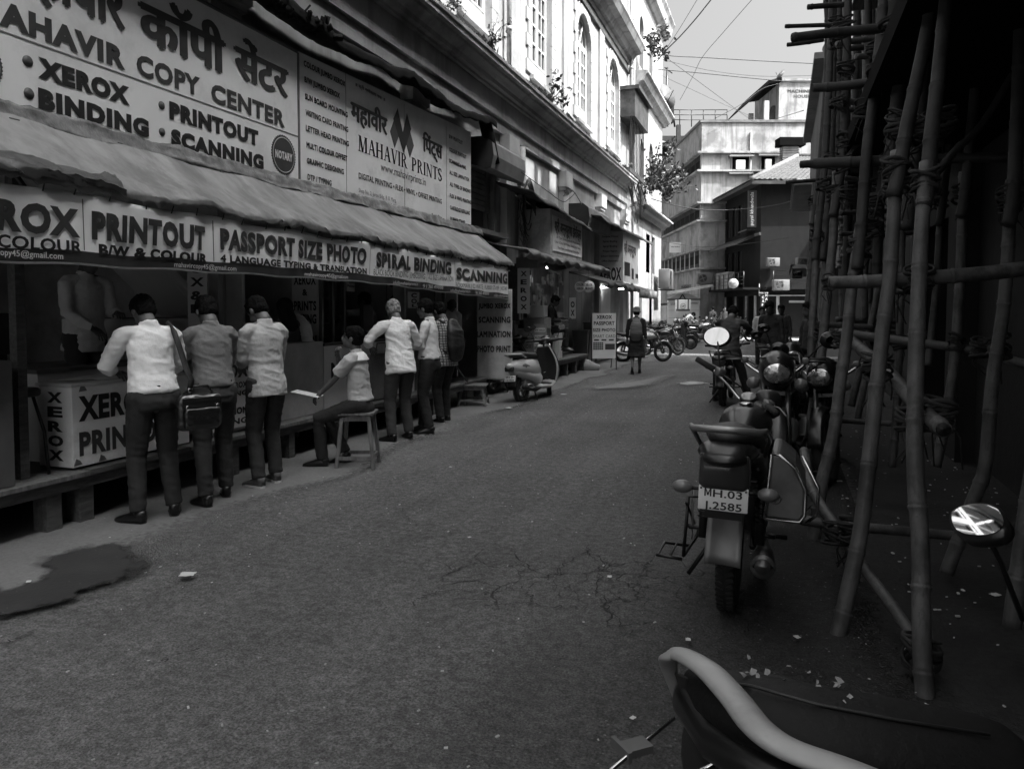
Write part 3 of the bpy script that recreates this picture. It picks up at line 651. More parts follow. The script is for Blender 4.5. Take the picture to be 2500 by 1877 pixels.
for i, (ya, yb) in enumerate(W):
    big_window(ya, yb, 6.75, 9.75, -5.45, LB)
    b = MB(); b.box2((-5.44, ya - .05, 6.66), (-5.20, yb + .05, 6.748)); b.build('window_sill', PLC, LB)
    for k in range(11):
        for s in (0, 1):
            big = (k % 2 == 0); L = .34 if big else .24
            o = bpy.data.objects.new('quoin', qm if big else qm2); col.objects.link(o); o.parent = LB; o.location = (FX - .002, ya - L if s == 0 else yb, 6.76 + k * .275)
    for k in range(9):
        a = math.pi * (k + .5) / 9; r = (yb - ya) / 2; b = MB(); r0, r1 = r + .002, r + (.34 if k % 2 == 0 else .26); h = math.pi / 9 / 2 * .9; cy = (ya + yb) / 2; zc = 9.75 - r
        if r1 * math.sin(a) + zc > 10.0: r1 = min(r1, (9.97 - zc) / math.sin(a))
        b.prism([(cy + r0 * math.cos(a - h), zc + r0 * math.sin(a - h)), (cy + r1 * math.cos(a - h), zc + r1 * math.sin(a - h)), (cy + r1 * math.cos(a + h), zc + r1 * math.sin(a + h)), (cy + r0 * math.cos(a + h), zc + r0 * math.sin(a + h))], 0, FX - .002, FX + .04); b.build('arch_stone', PLW, LB)
# pilaster strips and rain pipes on the upper storey
for i in range(6):
    y = 2.55 + 4.02 * i + .5; b = MB(); b.box2((FX - .002, y - .32, 6.31), (FX + .07, y + .32, 9.97)); b.build('pilaster_strip', PLW, LB)
for y, z0, z1, X, r in ((14.5, 6.3, 10.3, -5.17, .05), (15.45, 0, 5.0, -5.22, .085), (27.4, 5.9, 14, -5.15, .06), (27.9, 0, 14, -5.15, .05), (11.2, 6.3, 10.3, -5.2, .03)):
    b = MB(); b.tube([(X, y, z0), (X + .01, y, (z0 + z1) / 2), (X, y, z1)], r, 10)
    z = z0 + .8
    while z < z1: b.tube([(X, y, z), (X, y, z + .08)], r * 1.25, 10); z += 1.7
    b.build('rain_pipe', mat('pipe_grey', .3, .6, var=.3, vs=5, dirt=.5, g2=.12), LB)
# projecting closed balcony at the building's end
b = MB(); b.box2((-5.3, 25.95, 9.0), (-4.6, 28.9, 9.12)); b.box2((-5.3, 26.0, 8.1), (-4.75, 28.8, 9.0)); b.build('closed_balcony', TIN, LB); b = MB(); b.box2((-5.3, 26.0, 6.25), (-4.9, 28.8, 6.4)); b.build('balcony_floor', TIN, LB)
for k in range(10): b = MB(); b.box2((-4.92, 26.05 + k * .29, 6.4), (-4.89, 26.08 + k * .29, 8.1)); b.build('balcony_bar', M['black'], LB)
# ---------------------------------------------------------------- second building of the row
LB2 = thing('row_building', 'white sunlit three storey house beyond the shops with small arched openings', 'building')
b = MB(); opening_wall(b, -5.8, FX, 27.62, 36, 5.6, 10.2, [(28.4, 29.2, 6.3, 8.3, True), (30.2, 31.0, 6.3, 8.3, True), (32.4, 33.4, 6.4, 8.6, True)])
opening_wall(b, -5.8, FX, 27.62, 36, 10.2, 14.6, [(29.9, 30.8, 11, 13, True), (32.2, 33.1, 11, 13, True)]); b.box2((-9, 27.62, 0), (-7, 36, 14.6)); b.box2((-7, 35.8, 0), (-5.8, 36, 14.6)); b.build('wall', PLW, LB2)
b = MB(); opening_wall(b, -5.8, FX, 27.62, 36, 0, 5.6, [(28.3, 29.0, 0, 2.3, False), (30.2, 30.9, 1.0, 2.4, False), (31.8, 32.7, 3.1, 4.7, False), (33.2, 34.1, 3.1, 4.7, False), (32.7, 33.4, 0, 2.3, False)]); b.build('lower_wall', PLW, LB2)
for za, zb in ((5.25, 5.6), (10.0, 10.5), (14.0, 14.7)):
    b = MB(); extrudeY(b, [(-5.4, za), (-5.2, za), (-5.1, za + .12), (-4.98, za + .16), (-4.9, (za + zb) / 2 + .1), (-4.8, zb - .08), (-4.8, zb), (-5.4, zb + .05)], 28.95, 36.4); b.build('cornice', PLC if za > 6 else PLW, LB2)
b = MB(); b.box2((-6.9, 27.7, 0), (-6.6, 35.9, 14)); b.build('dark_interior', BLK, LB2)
for ya in (31.8, 33.2):
    b = MB(); b.box2((-5.6, ya, 3.1), (-5.56, ya + .06, 4.7)); b.box2((-5.6, ya + .84, 3.1), (-5.56, ya + .9, 4.7)); b.box2((-5.6, ya + .42, 3.1), (-5.56, ya + .48, 4.7)); b.box2((-5.6, ya, 3.8), (-5.55, ya + .9, 3.86)); b.build('window', FRW, LB2)
def ac_unit(parent_label, loc, rz, s=1.0, fan=True, group='air conditioners on the far houses'):
    t = thing('air_conditioner', parent_label, 'air conditioner', loc, rz, group); t.scale = (s, s, s)
    b = MB(); b.bevbox((0, 0, .3), (.85, .32, .58), .02); b.build('casing', mat('ac_casing', .16, .6, var=.1, dirt=.4), t)
    b = MB()
    for i in range(14): b.box((-.15, -.165, .06 + i * .036), (.48, .012, .010))
    if fan: b.torus((-.12, -.17, .3), (0, 1, 0), .22, .012, 20, 5)
    b.build('grille', M['greymetal'], t)
    b = MB(); b.lathe((-.12, -.158, .3), (0, -1, 0), [(0, .21), (.004, .21), (.0045, .0001)], 20); f = b.build('fan', M['black'], t)
    b = MB()
    for k in range(4):
        a = k * math.pi / 2 + .4; b.box((-.12 + .1 * math.cos(a), -.168, .3 + .1 * math.sin(a)), (.17, .004, .05), Matrix.Rotation(-a, 3, 'Y'))
    b.build('fan_blades', M['greymetal'], f)['kind'] = 'stuff'
    b = MB(); b.box((-.3, 0, -.02), (.03, .45, .03)); b.box((.3, 0, -.02), (.03, .45, .03)); b.build('bracket', M['black'], t); return t
p = PX(1612, 690, -5.1); ac_unit('white boxy air conditioner bracketed to the sunlit wall above the parked scooters', (-4.85, p.y, p.z - .3), R(90), 1.5, False)

# ================================================================ RIGHT-HAND BUILDINGS
RBY = [(14.1, 14.3, 14.95, 15.3), (14.55, 15.45, 14.85, 15.35), (14.6, 15.3, 14.2, 14.6), (15.75, 16.0, 14.9, 15.25), (15.9, 16.5, 14.25, 14.6), (16.7, 17.3, 14.9, 15.5), (21.5, 22.5, 13.2, 15.2)]
RB = thing('scaffolded_building', 'tall dark building behind the bamboo scaffolding with a dim plaster wall', 'building')
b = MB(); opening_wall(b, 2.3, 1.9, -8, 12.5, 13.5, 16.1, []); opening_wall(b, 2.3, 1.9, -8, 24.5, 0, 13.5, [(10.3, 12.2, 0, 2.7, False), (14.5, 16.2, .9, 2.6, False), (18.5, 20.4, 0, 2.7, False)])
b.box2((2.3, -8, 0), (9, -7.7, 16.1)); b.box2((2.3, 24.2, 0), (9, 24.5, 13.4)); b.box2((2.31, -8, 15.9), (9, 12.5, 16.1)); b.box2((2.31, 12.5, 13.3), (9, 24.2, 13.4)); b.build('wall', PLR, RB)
b = MB(); ys = sorted(set([12.5, 24.5] + [q for r_ in RBY for q in r_[:2]]))
for ya, yb in zip(ys[:-1], ys[1:]):
    z = 13.5
    for a_, c_, za, zb in sorted([r_ for r_ in RBY if r_[0] <= ya + .001 and r_[1] >= yb - .001], key=lambda r_: r_[2]): b.box2((1.9, ya, z), (1.93, yb, za)); z = zb
    b.box2((1.9, ya, z), (1.93, yb, 16.1))
b.build('sun_slot_screen', PLR, RB)  # unseen thin screen, added so its slots throw sun patches opposite
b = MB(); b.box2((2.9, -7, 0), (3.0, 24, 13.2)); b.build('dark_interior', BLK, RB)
b = MB(); b.box2((.60, -3.5, 3.2), (1.895, 9.6, 3.36)); b.build('balcony_slab', BLK, RB)  # overhead slab, extended and blackened to deepen the shade at the right
b = MB(); b.box2((1.72, 8.9, 0), (1.898, 9.5, 3.2)); b.build('pillar', PLR, RB)
for ya in (14.5,):
    for k in range(7): b = MB(); b.box2((1.93, ya + .1 + k * .24, .9), (1.96, ya + .13 + k * .24, 2.6)); b.build('window_bar', M['black'], RB)
RB2 = thing('narrow_house', 'dark weathered house with projecting ledges at the end of the scaffolding', 'building')
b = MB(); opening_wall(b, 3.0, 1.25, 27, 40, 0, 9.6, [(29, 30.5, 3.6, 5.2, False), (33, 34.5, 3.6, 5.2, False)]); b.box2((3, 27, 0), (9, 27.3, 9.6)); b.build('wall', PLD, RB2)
for z in (5.6, 2.9):
    b = MB(); b.box2((.35, 26.6, z), (3.2, 34, z + .12)); b.box2((.3, 26.55, z + .12), (.42, 34, z + .2)); b.build('ledge', PLD, RB2)
b = MB(); b.box2((.9, 26.7, 9.6), (9, 40, 9.8)); b.build('parapet', PLD, RB2)
b = MB(); b.box2((1.6, 26.97, 6.2), (2.4, 27.02, 8.8)); b.box2((1.5, 26.9, 6.0), (2.6, 27.04, 6.1)); b.build('shutter', TIN, RB2)

# ================================================================ FAR HOUSES (they stand square to a street that turns here)
cr_, sr_ = math.cos(YAW), math.sin(YAW)
def far(D, px): # local x right of the camera axis, at depth D
    return (px - 1250) * D / FPX
def fz(D, py): return EYE + (752 - py) * D / FPX
def far_thing(name, label, cat, D, px, group=None):
    x = far(D, px); return thing(name, label, cat, (cr_ * x - sr_ * D, sr_ * x + cr_ * D, 0), YAW, group)
D = 49.0; FB = far_thing('corner_building', 'big white stained corner building with ribbon windows and a flat roof beyond the crossing', 'building', D, 1708)
zs = [fz(D, y) for y in (305, 377, 421, 497, 541, 609, 655)]
b = MB()
Wd, Dp = 22.0, 13.0
b.box2((.3, 0, 0), (Wd, .3, zs[0])); b.box2((0, 0, zs[1]), (.3, Dp, zs[0])); b.box2((0, 0, zs[3]), (.3, Dp, zs[2])); b.box2((0, 0, zs[5]), (.3, Dp, zs[4])); b.box2((0, .0, 0), (.3, Dp, zs[6]))
for a, c in ((2, 1), (4, 3), (6, 5)): b.box2((0, 0, zs[a]), (.3, .35, zs[c])); b.box2((0, Dp - .4, zs[a]), (.3, Dp, zs[c]))
b.box2((.3, Dp - .3, 0), (Wd, Dp, zs[0])); b.box2((0.31, .31, zs[0] - .5), (Wd, Dp - .3, zs[0] - .3)); b.build('wall', PLF, FB)
for z in zs[1:]:
    b = MB(); b.box2((-.32, -.28, z - .06), (0, Dp, z + .06)); b.box2((.0, -.28, z - .06), (6.2, 0, z + .06)); b.build('ledge', PLF, FB)
b = MB(); b.box2((-.12, -.1, zs[0]), (Wd, .02, zs[0] + .16)); b.box2((-.12, .02, zs[0]), (.02, Dp, zs[0] + .16)); b.build('parapet', mat('parapet_grime', .14, .9, var=.4), FB)
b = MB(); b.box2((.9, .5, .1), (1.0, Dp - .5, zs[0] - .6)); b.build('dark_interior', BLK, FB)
for a, c in ((2, 1), (4, 3), (6, 5)):
    n = 34
    for k in range(n):
        y = .4 + (Dp - .9) * k / n
        b = MB(); b.box2((.05, y, zs[a]), (.09, y + (.1 if k % 4 == 0 else .04), zs[c])); b.build('window_bar', M['white'] if k % 4 == 0 and a == 6 else mat('grille_dark', .06, .7), FB)
    b = MB(); b.box2((.12, .4, zs[a]), (.16, Dp - .5, zs[a] + .35)); b.box2((.12, .4, zs[c] - .3), (.16, Dp - .5, zs[c])); b.build('shutter_panel', mat('shutter_mid', .12, .7, var=.5, vs=3), FB)
b = MB(); b.tube([(3.1, -.08, 0), (3.1, -.08, zs[0] - .6)], .07, 8); b.build('rain_pipe', mat('pipe_dark', .22, .7), FB)
for px0, px1, y0, y1 in ((1782, 1822, 392, 421), (1852, 1885, 390, 425)):
    xa, xb = far(D, px0) - far(D, 1708), far(D, px1) - far(D, 1708); za, zb = fz(D, y1), fz(D, y0); b = MB()
    b.box2((xa - .25, -.35, zb + .1), (xb + .25, .0, zb + .2)); b.box2((xa - .1, -.06, za), (xa, .0, zb + .1)); b.box2((xb, -.06, za), (xb + .1, .0, zb + .1)); b.box2((xa - .25, -.3, za - .22), (xb + .25, 0, za - .12)); w_ = b.build('window', mat('window_surround', .2, .8), FB)
    b = MB(); b.box2((xa, -.05, za - .1), (xb, -.004, zb + .1)); b.build('pane', BLK, w_)
    b = MB(); b.box2((xa + .2, -.3, za + .05), (xb - .3, -.05, zb - .12)); b.build('window_cooler', M['white'], w_)
# band of black spiky plants / grime drawn with cables hanging on the parapet
FT = far_thing('rooftop_room', 'white stair room with a sloping tin roof and painted name standing on the corner building', 'building', D + 1.5, 1893)
D2 = D + 1.5; FT.location.z = zs[0] - .3; z0 = 0
zt = fz(D2, 207) - FT.location.z; b = MB(); b.box2((0, 0, 0), (8, .3, zt)); b.box2((0, .3, 0), (.25, 5, zt)); b.box2((0, 4.8, 0), (8, 5, zt)); b.box2((-.15, -.15, zt), (8, 5, zt + .14)); b.build('wall', PLF, FT)
b = MB(); xa = far(D2, 1812) - far(D2, 1893); zl = fz(D2, 262) - FT.location.z; b.prism([(0, zt + .12), (-.9, zt - .1), (xa, zl), (xa, zl - .08), (-.8, zt - .28), (0, zt - .12)], 1, -.5, 4.2); b.build('sloping_roof', BLK, FT)
b = MB(); b.box2((-1.0, -.2, 0), (-.7, .1, fz(D2, 255) - FT.location.z)); b.box2((-1.0, 3, 0), (-.7, 3.3, fz(D2, 255) - FT.location.z)); b.build('post', PLM, FT)
b = MB(); b.prism([(-.7, 0), (-.05, 0), (-.05, 1.9), (-.2, 1.9)], 1, .6, 1.0); b.build('stair_flight', PLD, FT)
u0 = far(D2, 1913) - far(D2, 1893)
lettering([('MACHINERY', u0, fz(D2, 234) - FT.location.z, 1.95, .22, .05), ('HOUSE', u0 + .4, fz(D2, 246) - FT.location.z, 1.1, .22, .05)], lambda u, v: (u, -.012, v), parent=FT, m=M['ink2'])
def dish(label, loc, r, az, el, group='satellite dishes'):
    t = thing('satellite_dish', label, 'satellite dish', loc, 0, group); d = Vector((math.sin(az) * math.cos(el), math.cos(az) * math.cos(el), math.sin(el)))
    b = MB(); c = Vector((0, 0, r * 1.1)); b.lathe(c, d, [(-.12 * r * 2, .001), (-.10 * r * 2, r * .3), (-.05 * r * 2, r * .7), (.02, r), (.03, r), (-.04 * r * 2, r * .69), (-.09 * r * 2, r * .3), (-.11 * r * 2, .001)], 20); b.build('reflector', mat('dish_grey', .1, .6), t)
    b = MB(); b.tube([(0, 0, 0), (0, 0, r * .7), c - d * r * .2], .03, 6); b.build('mast', M['black'], t)
    b = MB(); b.tube([c - Vector((0, 0, r * .8)), c + d * r * .9], .02, 5); b.build('feed_arm', M['black'], t); return t
q = PD(1905, 203, D2); dish('small satellite dish on the stair room roof above the painted name', (q.x, q.y, FT.location.z + zt + .14), .42, YAW - 2.4, .5)
q = PD(1965, 250, 29.5); dish('tilted satellite dish on the dark weathered house beside the scaffolding', (1.6, 27.6, 9.8), .5, -2.4, .6)
q = PX(1623, 225, -5.1); dish('large satellite dish on the edge of the white row house cornice', (q.x, q.y, 10.5), .62, 2.2, .3)
# brown house
D = 42.0; BR = far_thing('brown_house', 'dark brown painted two storey house with a tiled hip roof and railed balcony', 'building', D, 1854)
x0 = far(D, 1854)
def side(px, py): # on the left side wall (x=0 local): depth follows from px
    d = x0 * FPX / (px - 1250); return d - D, EYE + (752 - py) * d / FPX
b = MB()
ops = []
for pxa, pxb in ((1757, 1765), (1771, 1779), (1785, 1794), (1799, 1808)):
    ops.append((side(pxb, 600)[0], side(pxa, 600)[0], 6.0, 7.75))
b2 = sorted(ops); 
mbw = MB(); opening_wall(mbw, .35, 0, .3, 9.5, 5.3, 8.5, [(a, c, z0_, z1_, False) for a, c, z0_, z1_ in b2])
low = [(a, c, 3.0, 5.0, False) for a, c, _, _ in b2]; opening_wall(mbw, .35, 0, .3, 9.5, 2.75, 5.3, low)
opening_wall(mbw, .35, 0, .3, 9.5, 0, 2.75, [(.9, 1.9, .2, 2.3, False), (3.0, 4.0, .2, 2.3, False), (5.2, 6.2, .2, 2.3, False), (7.2, 8.2, 0, 2.3, False)])
mbw.box2((0, 0, 0), (12, .3, 2.4)); mbw.box2((0, 0, 2.4), (3.0, .3, 8.5)); mbw.box2((3.0, 0, 2.4), (6.0, .3, 3.0)); mbw.box2((3, 0, 4.4), (6, .3, 5.6)); mbw.box2((3, 0, 7.6), (12, .3, 8.5)); mbw.box2((6, 0, 2.4), (12, .3, 7.6)); mbw.box2((0, 9.3, 0), (12, 9.5, 8.5))
mbw.build('wall', PLB, BR)
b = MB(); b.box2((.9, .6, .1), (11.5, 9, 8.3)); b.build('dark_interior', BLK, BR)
for (a, c, za, zb) in b2:
    for q0, q1 in ((za, zb), (3.0, 5.0)):
        b = MB(); b.box2((.1, a, q0), (.16, c, q0 + .08)); b.box2((.1, a, q1 - .08), (.16, c, q1)); b.box2((.1, (a + c) / 2 - .03, q0 + .08), (.16, (a + c) / 2 + .03, q1 - .08)); w_ = b.build('window', M['black'], BR)
        b = MB(); b.box2((.11, a + .02, q0 + .081), (.13, (a + c) / 2 - .04, q1 - .081)); b.build('pane', GLS, w_); b = MB(); b.box2((.11, (a + c) / 2 + .04, q0 + .081), (.13, c - .02, q1 - .081)); b.build('pane', GLS, w_)
b = MB(); b.box2((3.0, -.05, 4.36), (6.1, -.002, 4.46)); b.box2((2.9, -.5, 5.62), (6.2, -.002, 5.7)); b.box2((3.0, -.03, 7.55), (5.5, -.002, 7.62)); b.build('window_ledge', PLD, BR)
b = MB(); b.box2((3.05, -.012, 3.0), (5.9, -.004, 4.35)); b.build('dark_window', GLS, BR)
for x in (.9, 2.6, 4.4, 6.2): b = MB(); b.box2((x, -.06, .1), (x + .16, -.002, 2.3)); b.build('door_post', PLM if x < 1 else PLD, BR)
b = MB(); b.tube([(-.06, -.06, 2.95), (-.06, -.06, 2.3), (5.5, -.08, 2.3)], .035, 6); b.build('pale_pipe', PLM, BR)
for ya in (.55, 2.2, 4.3, 6.5): b = MB(); b.box2((-.05, ya, .1), (-.002, ya + .3, 2.3)); b.build('door_pilaster', PLF, BR)
b = MB(); b.box2((1.6, -.04, 1.9), (3.1, -.004, 2.02)); b.build('pale_lintel', PLF, BR)  # lintel in paler plaster than the wall
# balcony on the side
b = MB(); b.box2((-1.0, -.2, 2.62), (-.002, 9, 2.745)); b.box2((0, -1.0, 2.62), (6, -.002, 2.745)); b.build('balcony_slab', PLB, BR)
b = MB()
for z in (2.95, 3.15, 3.35, 3.6): b.tube([(-.95, -.15, z), (-.95, 9, z)], .018, 5); b.tube([(.4, -.95, z), (6, -.95, z)], .018, 5)
for k in range(10): b.tube([(-.95, -.15 + k, 2.74), (-.95, -.15 + k, 3.6)], .025, 5)
for k in range(6): b.tube([(.4 + k, -.95, 2.74), (.4 + k, -.95, 3.6)], .025, 5)
b.build('railing', M['black'], BR)
for pxa, pxb, a_ in ((1752, 1775, 1), (1782, 1812, 1)):
    ya, yb = side(pxb, 690)[0], side(pxa, 690)[0]; b = MB(); b.box2((-.9, ya, 2.75), (-.5, yb, 3.75)); b.build('balcony_cabinet', PLF, BR)
b = MB(); b.prism([(-1.1, 5.25), (0, 5.75), (0, 5.6), (-1.1, 5.15)], 1, 1, 9.2); b.build('window_canopy', TIN, BR)
b = MB(); b.box2((-.10, -.05, 5.6), (0, .9, 5.75)); b.box2((-.5, .9, 5.95), (0, 2.6, 6.02)); b.build('cornice_shelf', TIN, BR)
# tiled roof as ridged tiles
def roof(mb, A, B, Cc, Dd, nu, nv):
    A, B, Cc, Dd = map(Vector, (A, B, Cc, Dd)); n = (B - A).cross(Dd - A).normalized()
    def f(u, v):
        p = A.lerp(B, u).lerp(Dd.lerp(Cc, u), v); row = (v * nv) % 1
        return p + n * (.05 * abs(math.sin(u * nu * math.pi)) + .05 * (1 - row))
    mb.grid(f, nu * 4, nv * 3, False)
b = MB(); zr = fz(D + 2.5, 396); e = 8.45; roof(b, (-.8, -.8, e), (12, -.8, e), (12, 4.5, zr + .6), (3.6, 4.5, zr + .6), 46, 12); roof(b, (-.8, 10, e), (-.8, -.8, e), (3.6, 4.5, zr + .6), (3.6, 5.5, zr + .6), 38, 12)
o = b.build('roof_tiles', mat('roof_tile', .055, .85, var=.35, vs=3, bump=.5), BR); o['kind'] = 'stuff'
b = MB(); b.tube([(-.8, -.8, e + .08), (3.6, 4.5, zr + .68)], .13, 8); b.tube([(3.6, 4.5, zr + .68), (12, 4.5, zr + .68)], .13, 8); b.build('ridge_tiles', mat('ridge_tile', .14, .85, var=.3), BR)
b = MB(); b.box2((-.82, -.82, e - .2), (12, -.76, e - .02)); b.box2((-.82, -.82, e - .2), (-.76, 10, e - .02)); b.box2((-.76, -.76, e - .06), (12, 9, e - .03)); b.build('eaves_board', PLD, BR)
# chimney-like duct beside the roof on the white building wall
DU = far_thing('roof_duct', 'black boxy ventilation duct standing against the white wall above the tiled roof', 'duct', 47.5, 1915); zb = fz(47.5, 400)
b = MB(); b.box2((-.6, -.4, fz(47.5, 362)), (1.0, .5, fz(47.5, 343))); b.build('duct_head', BLK, DU); b = MB()
for i in range(9): b.box2((-.35, -.2, zb - .3 + i * .14), (.65, .4, zb - .2 + i * .14))
b.box2((-.3, -.15, 8), (.6, .35, fz(47.5, 362))); b.build('duct_shaft', M['greymetal'], DU)
# hanging signs on the brown house
def board(name, label, D_, pxa, pya, pxb, pyb, m, cat='sign', th=.06, dy=0, grp=None):
    t = far_thing(name, label, cat, D_, pxa, grp); b = MB(); w_ = far(D_, pxb) - far(D_, pxa); za, zb = fz(D_, pyb), fz(D_, pya); b.box2((0, dy, za), (w_, dy + th, zb)); b.build('panel', m, t); return t, w_, za, zb
t, w_, za, zb = board('hanging_sign', 'tall narrow black hanging sign with vertical lettering on the brown house', 41.6, 1822, 467, 1843, 556, M['black'])
mb = MB(); lettering([('payal khandwala', 0, 0, zb - za - .2, .2, .0)], lambda u, v: (w_ * .62 - v, -.012, za + .1 + u), parent=t, m=mat('sign_print_grey', .35, .6))
t, w_, za, zb = board('round_sign', 'round white shop sign hanging at the balcony of the brown house', 40.5, 1788, 705, 1790, 703, M['black'])
b = MB(); rr = (far(40.5, 1802) - far(40.5, 1778)) / 2; b.lathe((0, -.05, fz(40.5, 692)), (0, -1, 0), [(0, rr), (.06, rr), (.061, .001)], 28); b.build('disc', mat('disc_pale', .3, .6), t); lettering([('MAGNETIC', -rr * .7, fz(40.5, 693), rr * 1.4, .09, .03)], lambda u, v: (u, -.125, v), parent=t)
t, w_, za, zb = board('cafe_sign', 'vertical lettered cafe sign beside the dark doorway of the brown house', 40.0, 1856, 718, 1874, 757, M['black'])
lettering([('MENU BAR', -.1, zb + .03, .5, .09, .02)] + [(c, .06, zb - .22 - i * .2, None, .14, .04) for i, c in enumerate('CAFE')] + [(c, .24, zb - .12 - i * .18, None, .13, .04) for i, c in enumerate('MALTI')], lambda u, v: (u, -.012, v), parent=t, m=M['paper'])
t, w_, za, zb = board('projecting_sign', 'black projecting sign with three lines of white words by the scaffolding', 27.0, 1932, 650, 1956, 680, M['black'])
lettering([('MONKEY', .04, zb - .13, w_ - .08, .09, .03), ('BAR', .04, zb - .26, w_ * .45, .09, .03), ('COMPANY', .04, zb - .39, w_ - .08, .09, .03)], lambda u, v: (u, -.01, v), parent=t, m=M['paper'])
t, w_, za, zb = board('wall_sign', 'white rectangular sign fixed on the corner building side wall', 52, 1633, 592, 1661, 617, M['white']); lettering([('Indian Handloom', .1, (za + zb) / 2, w_ - .2, .1, .02)], lambda u, v: (u, -.012, v), parent=t)
t, w_, za, zb = board('wall_sign', 'grey rectangular nameplate above the arched shop front', 48.5, 1656, 694, 1687, 706, mat('plate_grey', .16, .5)); lettering([('AUDIO', .15, za + .08, w_ - .3, .16, .04)], lambda u, v: (u, -.012, v), parent=t)
for px_, py_, D_, s, lab in ((1887, 640, 41.5, .8, 'air conditioner under the eaves on the dark side of the brown house'), (1906, 696, 40.8, 1.0, 'air conditioner with round fan behind the railing of the brown house'), (1720, 680, 48.3, 1.2, 'white air conditioner low on the corner building'), (1968, 645, 26.3, .8, 'air conditioner caged on the dark weathered house')):
    q = PD(px_, py_, D_); ac_unit(lab, (q.x, q.y, q.z - .3 * s), YAW, s)
# arched shop front + tempo in front
D = 48.0; AS = far_thing('arched_shop_front', 'white tiled shop front with a curved top and a triangle emblem', 'shop front', D, 1630)
wid = far(D, 1705) - far(D, 1630); zt = fz(D, 728); zc = fz(D, 716)
b = MB(); pts = [(0, 0), (wid, 0), (wid, zt)] + [(wid * (1 - i / 12), zt + (zc - zt) * math.sin(math.pi * i / 12)) for i in range(1, 12)] + [(0, zt)]; b.prism(pts, 1, -.1, .25); b.build('facade', mat('pale_tile', .6, .5, var=.05), AS)
b = MB(); b.box2((-.1, -.14, zt - .12), (wid + .1, -.1, zt - .02)); b.build('trim', M['greymetal'], AS)
for i in range(5): b = MB(); b.box2((.0, -.112, .5 + i * .48), (wid, -.1, .515 + i * .48)); b.build('tile_joint', M['greymetal'], AS)
b = MB(); c = wid * .46; h = zc - .42
for (p_, q_) in (((c - .22, h), (c + .22, h)), ((c + .22, h), (c, h + .36)), ((c, h + .36), (c - .22, h))): b.tube([(p_[0], -.12, p_[1]), (q_[0], -.12, q_[1])], .035, 5)
b.build('triangle_emblem', M['ink'], AS); lettering([('SONIC', .15, zt - .42, .5, .1, .02), ('TOWERS', 1.35, zt - .36, .5, .1, .03)], lambda u, v: (u, -.112, v), parent=AS, m=M['ink2'])
b = MB(); b.prism([(0, zt + .25), (wid + .6, zt + .7), (wid + .6, zt + .85), (0, zt + .4)], 1, -1.0, .2); b.build('ledge', PLM, AS)
# dark construction tower behind
TB = far_thing('distant_tower', 'dark unfinished concrete tower with railings and clutter rising behind the corner building', 'building', 78, 1612)
b = MB(); zt = fz(78, 310)
for z in range(0, int(zt), 3): b.box2((-6, 0, z), (5.0, 8, z + .35))
b.box2((-6, 5, 0), (5, 5.3, zt))
for x in (-5.8, -3.5, -1, 1.5, 4.6): b.box2((x, -.01, 0), (x + .4, .4, zt))
b.build('frame', M['matt'], TB)
b = MB()
for k in range(24): b.box((rnd.uniform(-3, 4.6), rnd.uniform(.4, 3), rnd.uniform(4, zt)), (rnd.uniform(.3, 1.3), .4, rnd.uniform(.4, 1.6)))
o = b.build('clutter', PLD, TB); o['kind'] = 'stuff'
b = MB(); zz = fz(78, 305)
for k in range(9): b.tube([(-3 + k * 1.2, .1, zt - .2), (-3 + k * 1.2, .1, zt + 1.5)], .05, 4)
for z in (.5, 1.0, 1.5): b.tube([(-3, .1, zt + z), (6.6, .1, zt + z)], .045, 4)
b.tube([(.5, 1, zt), (.7, 1, zt + 6)], .12, 5); b.tube([(1.5, 1, zt), (.9, 1, zt + 4)], .1, 5); b.tube([(.4, 1, zt + 6), (1.2, 1, zt + 5.4)], .06, 5); b.box((.5, 1, zt + 1.2), (1.6, 1, 1.6)); b.lathe((.4, .6, zt + 3.6), (0, -1, .1), [(0, .5), (.1, .5), (.12, .01)], 14)
b.build('rooftop_railing', M['black'], TB)
# ================================================================ COPY SHOPS, LEFT
SIGNP = mat('flex_board_print', .80, .42, var=.05, vs=1.5, dirt=.3, g2=.34); BANP = mat('banner_cloth', .93, .6, var=.06, vs=2, bump=.12, bs=8)
def pt(s, x0, y0, x1, y1, h, X, bold=.03):
    a, c = PX(x0, y0, X), PX(x1, y1, X); return (s, a.y, (a.z + c.z) / 2 if abs(a.z - c.z) < .2 else a.z, c.y - a.y, h, bold)
def onX(X, e=.005): return lambda u, v: (X + e, u, v)
def dv(s): # Devanagari word drawn a few times side by side to give it weight
    def f():
        v, fc = text_mesh(s, 0.0, 3); V = []; Fq = []
        for dx, dy in ((0, 0), (.028, 0), (.056, .0), (.028, .02), (.014, -.015)):
            n = len(V); V += [(a + dx, c + dy) for a, c in v]; Fq += [tuple(i + n for i in q) for q in fc]
        return V, Fq
    return f
class Stack:
    def __init__(s): s.k = 0
def dev(word, u0, v0, wd, h, X, parent, m, e=.005):
    v, f = text_mesh(word, 0, 3); x0 = min(p[0] for p in v); x1 = max(p[0] for p in v); k = wd / (x1 - x0); yk = h / .62; mb = MB()
    for q, (dx, dy) in enumerate(((0, 0), (.05, 0), (.1, 0), (.05, .03), (.05, -.03))):
        mb.add([(X + e + q * .0006, u0 + (p[0] - x0 + dx) * k, v0 + (p[1] + dy) * yk) for p in v], f)
    o = mb.build('lettering', m, parent); o['kind'] = 'stuff'; return o
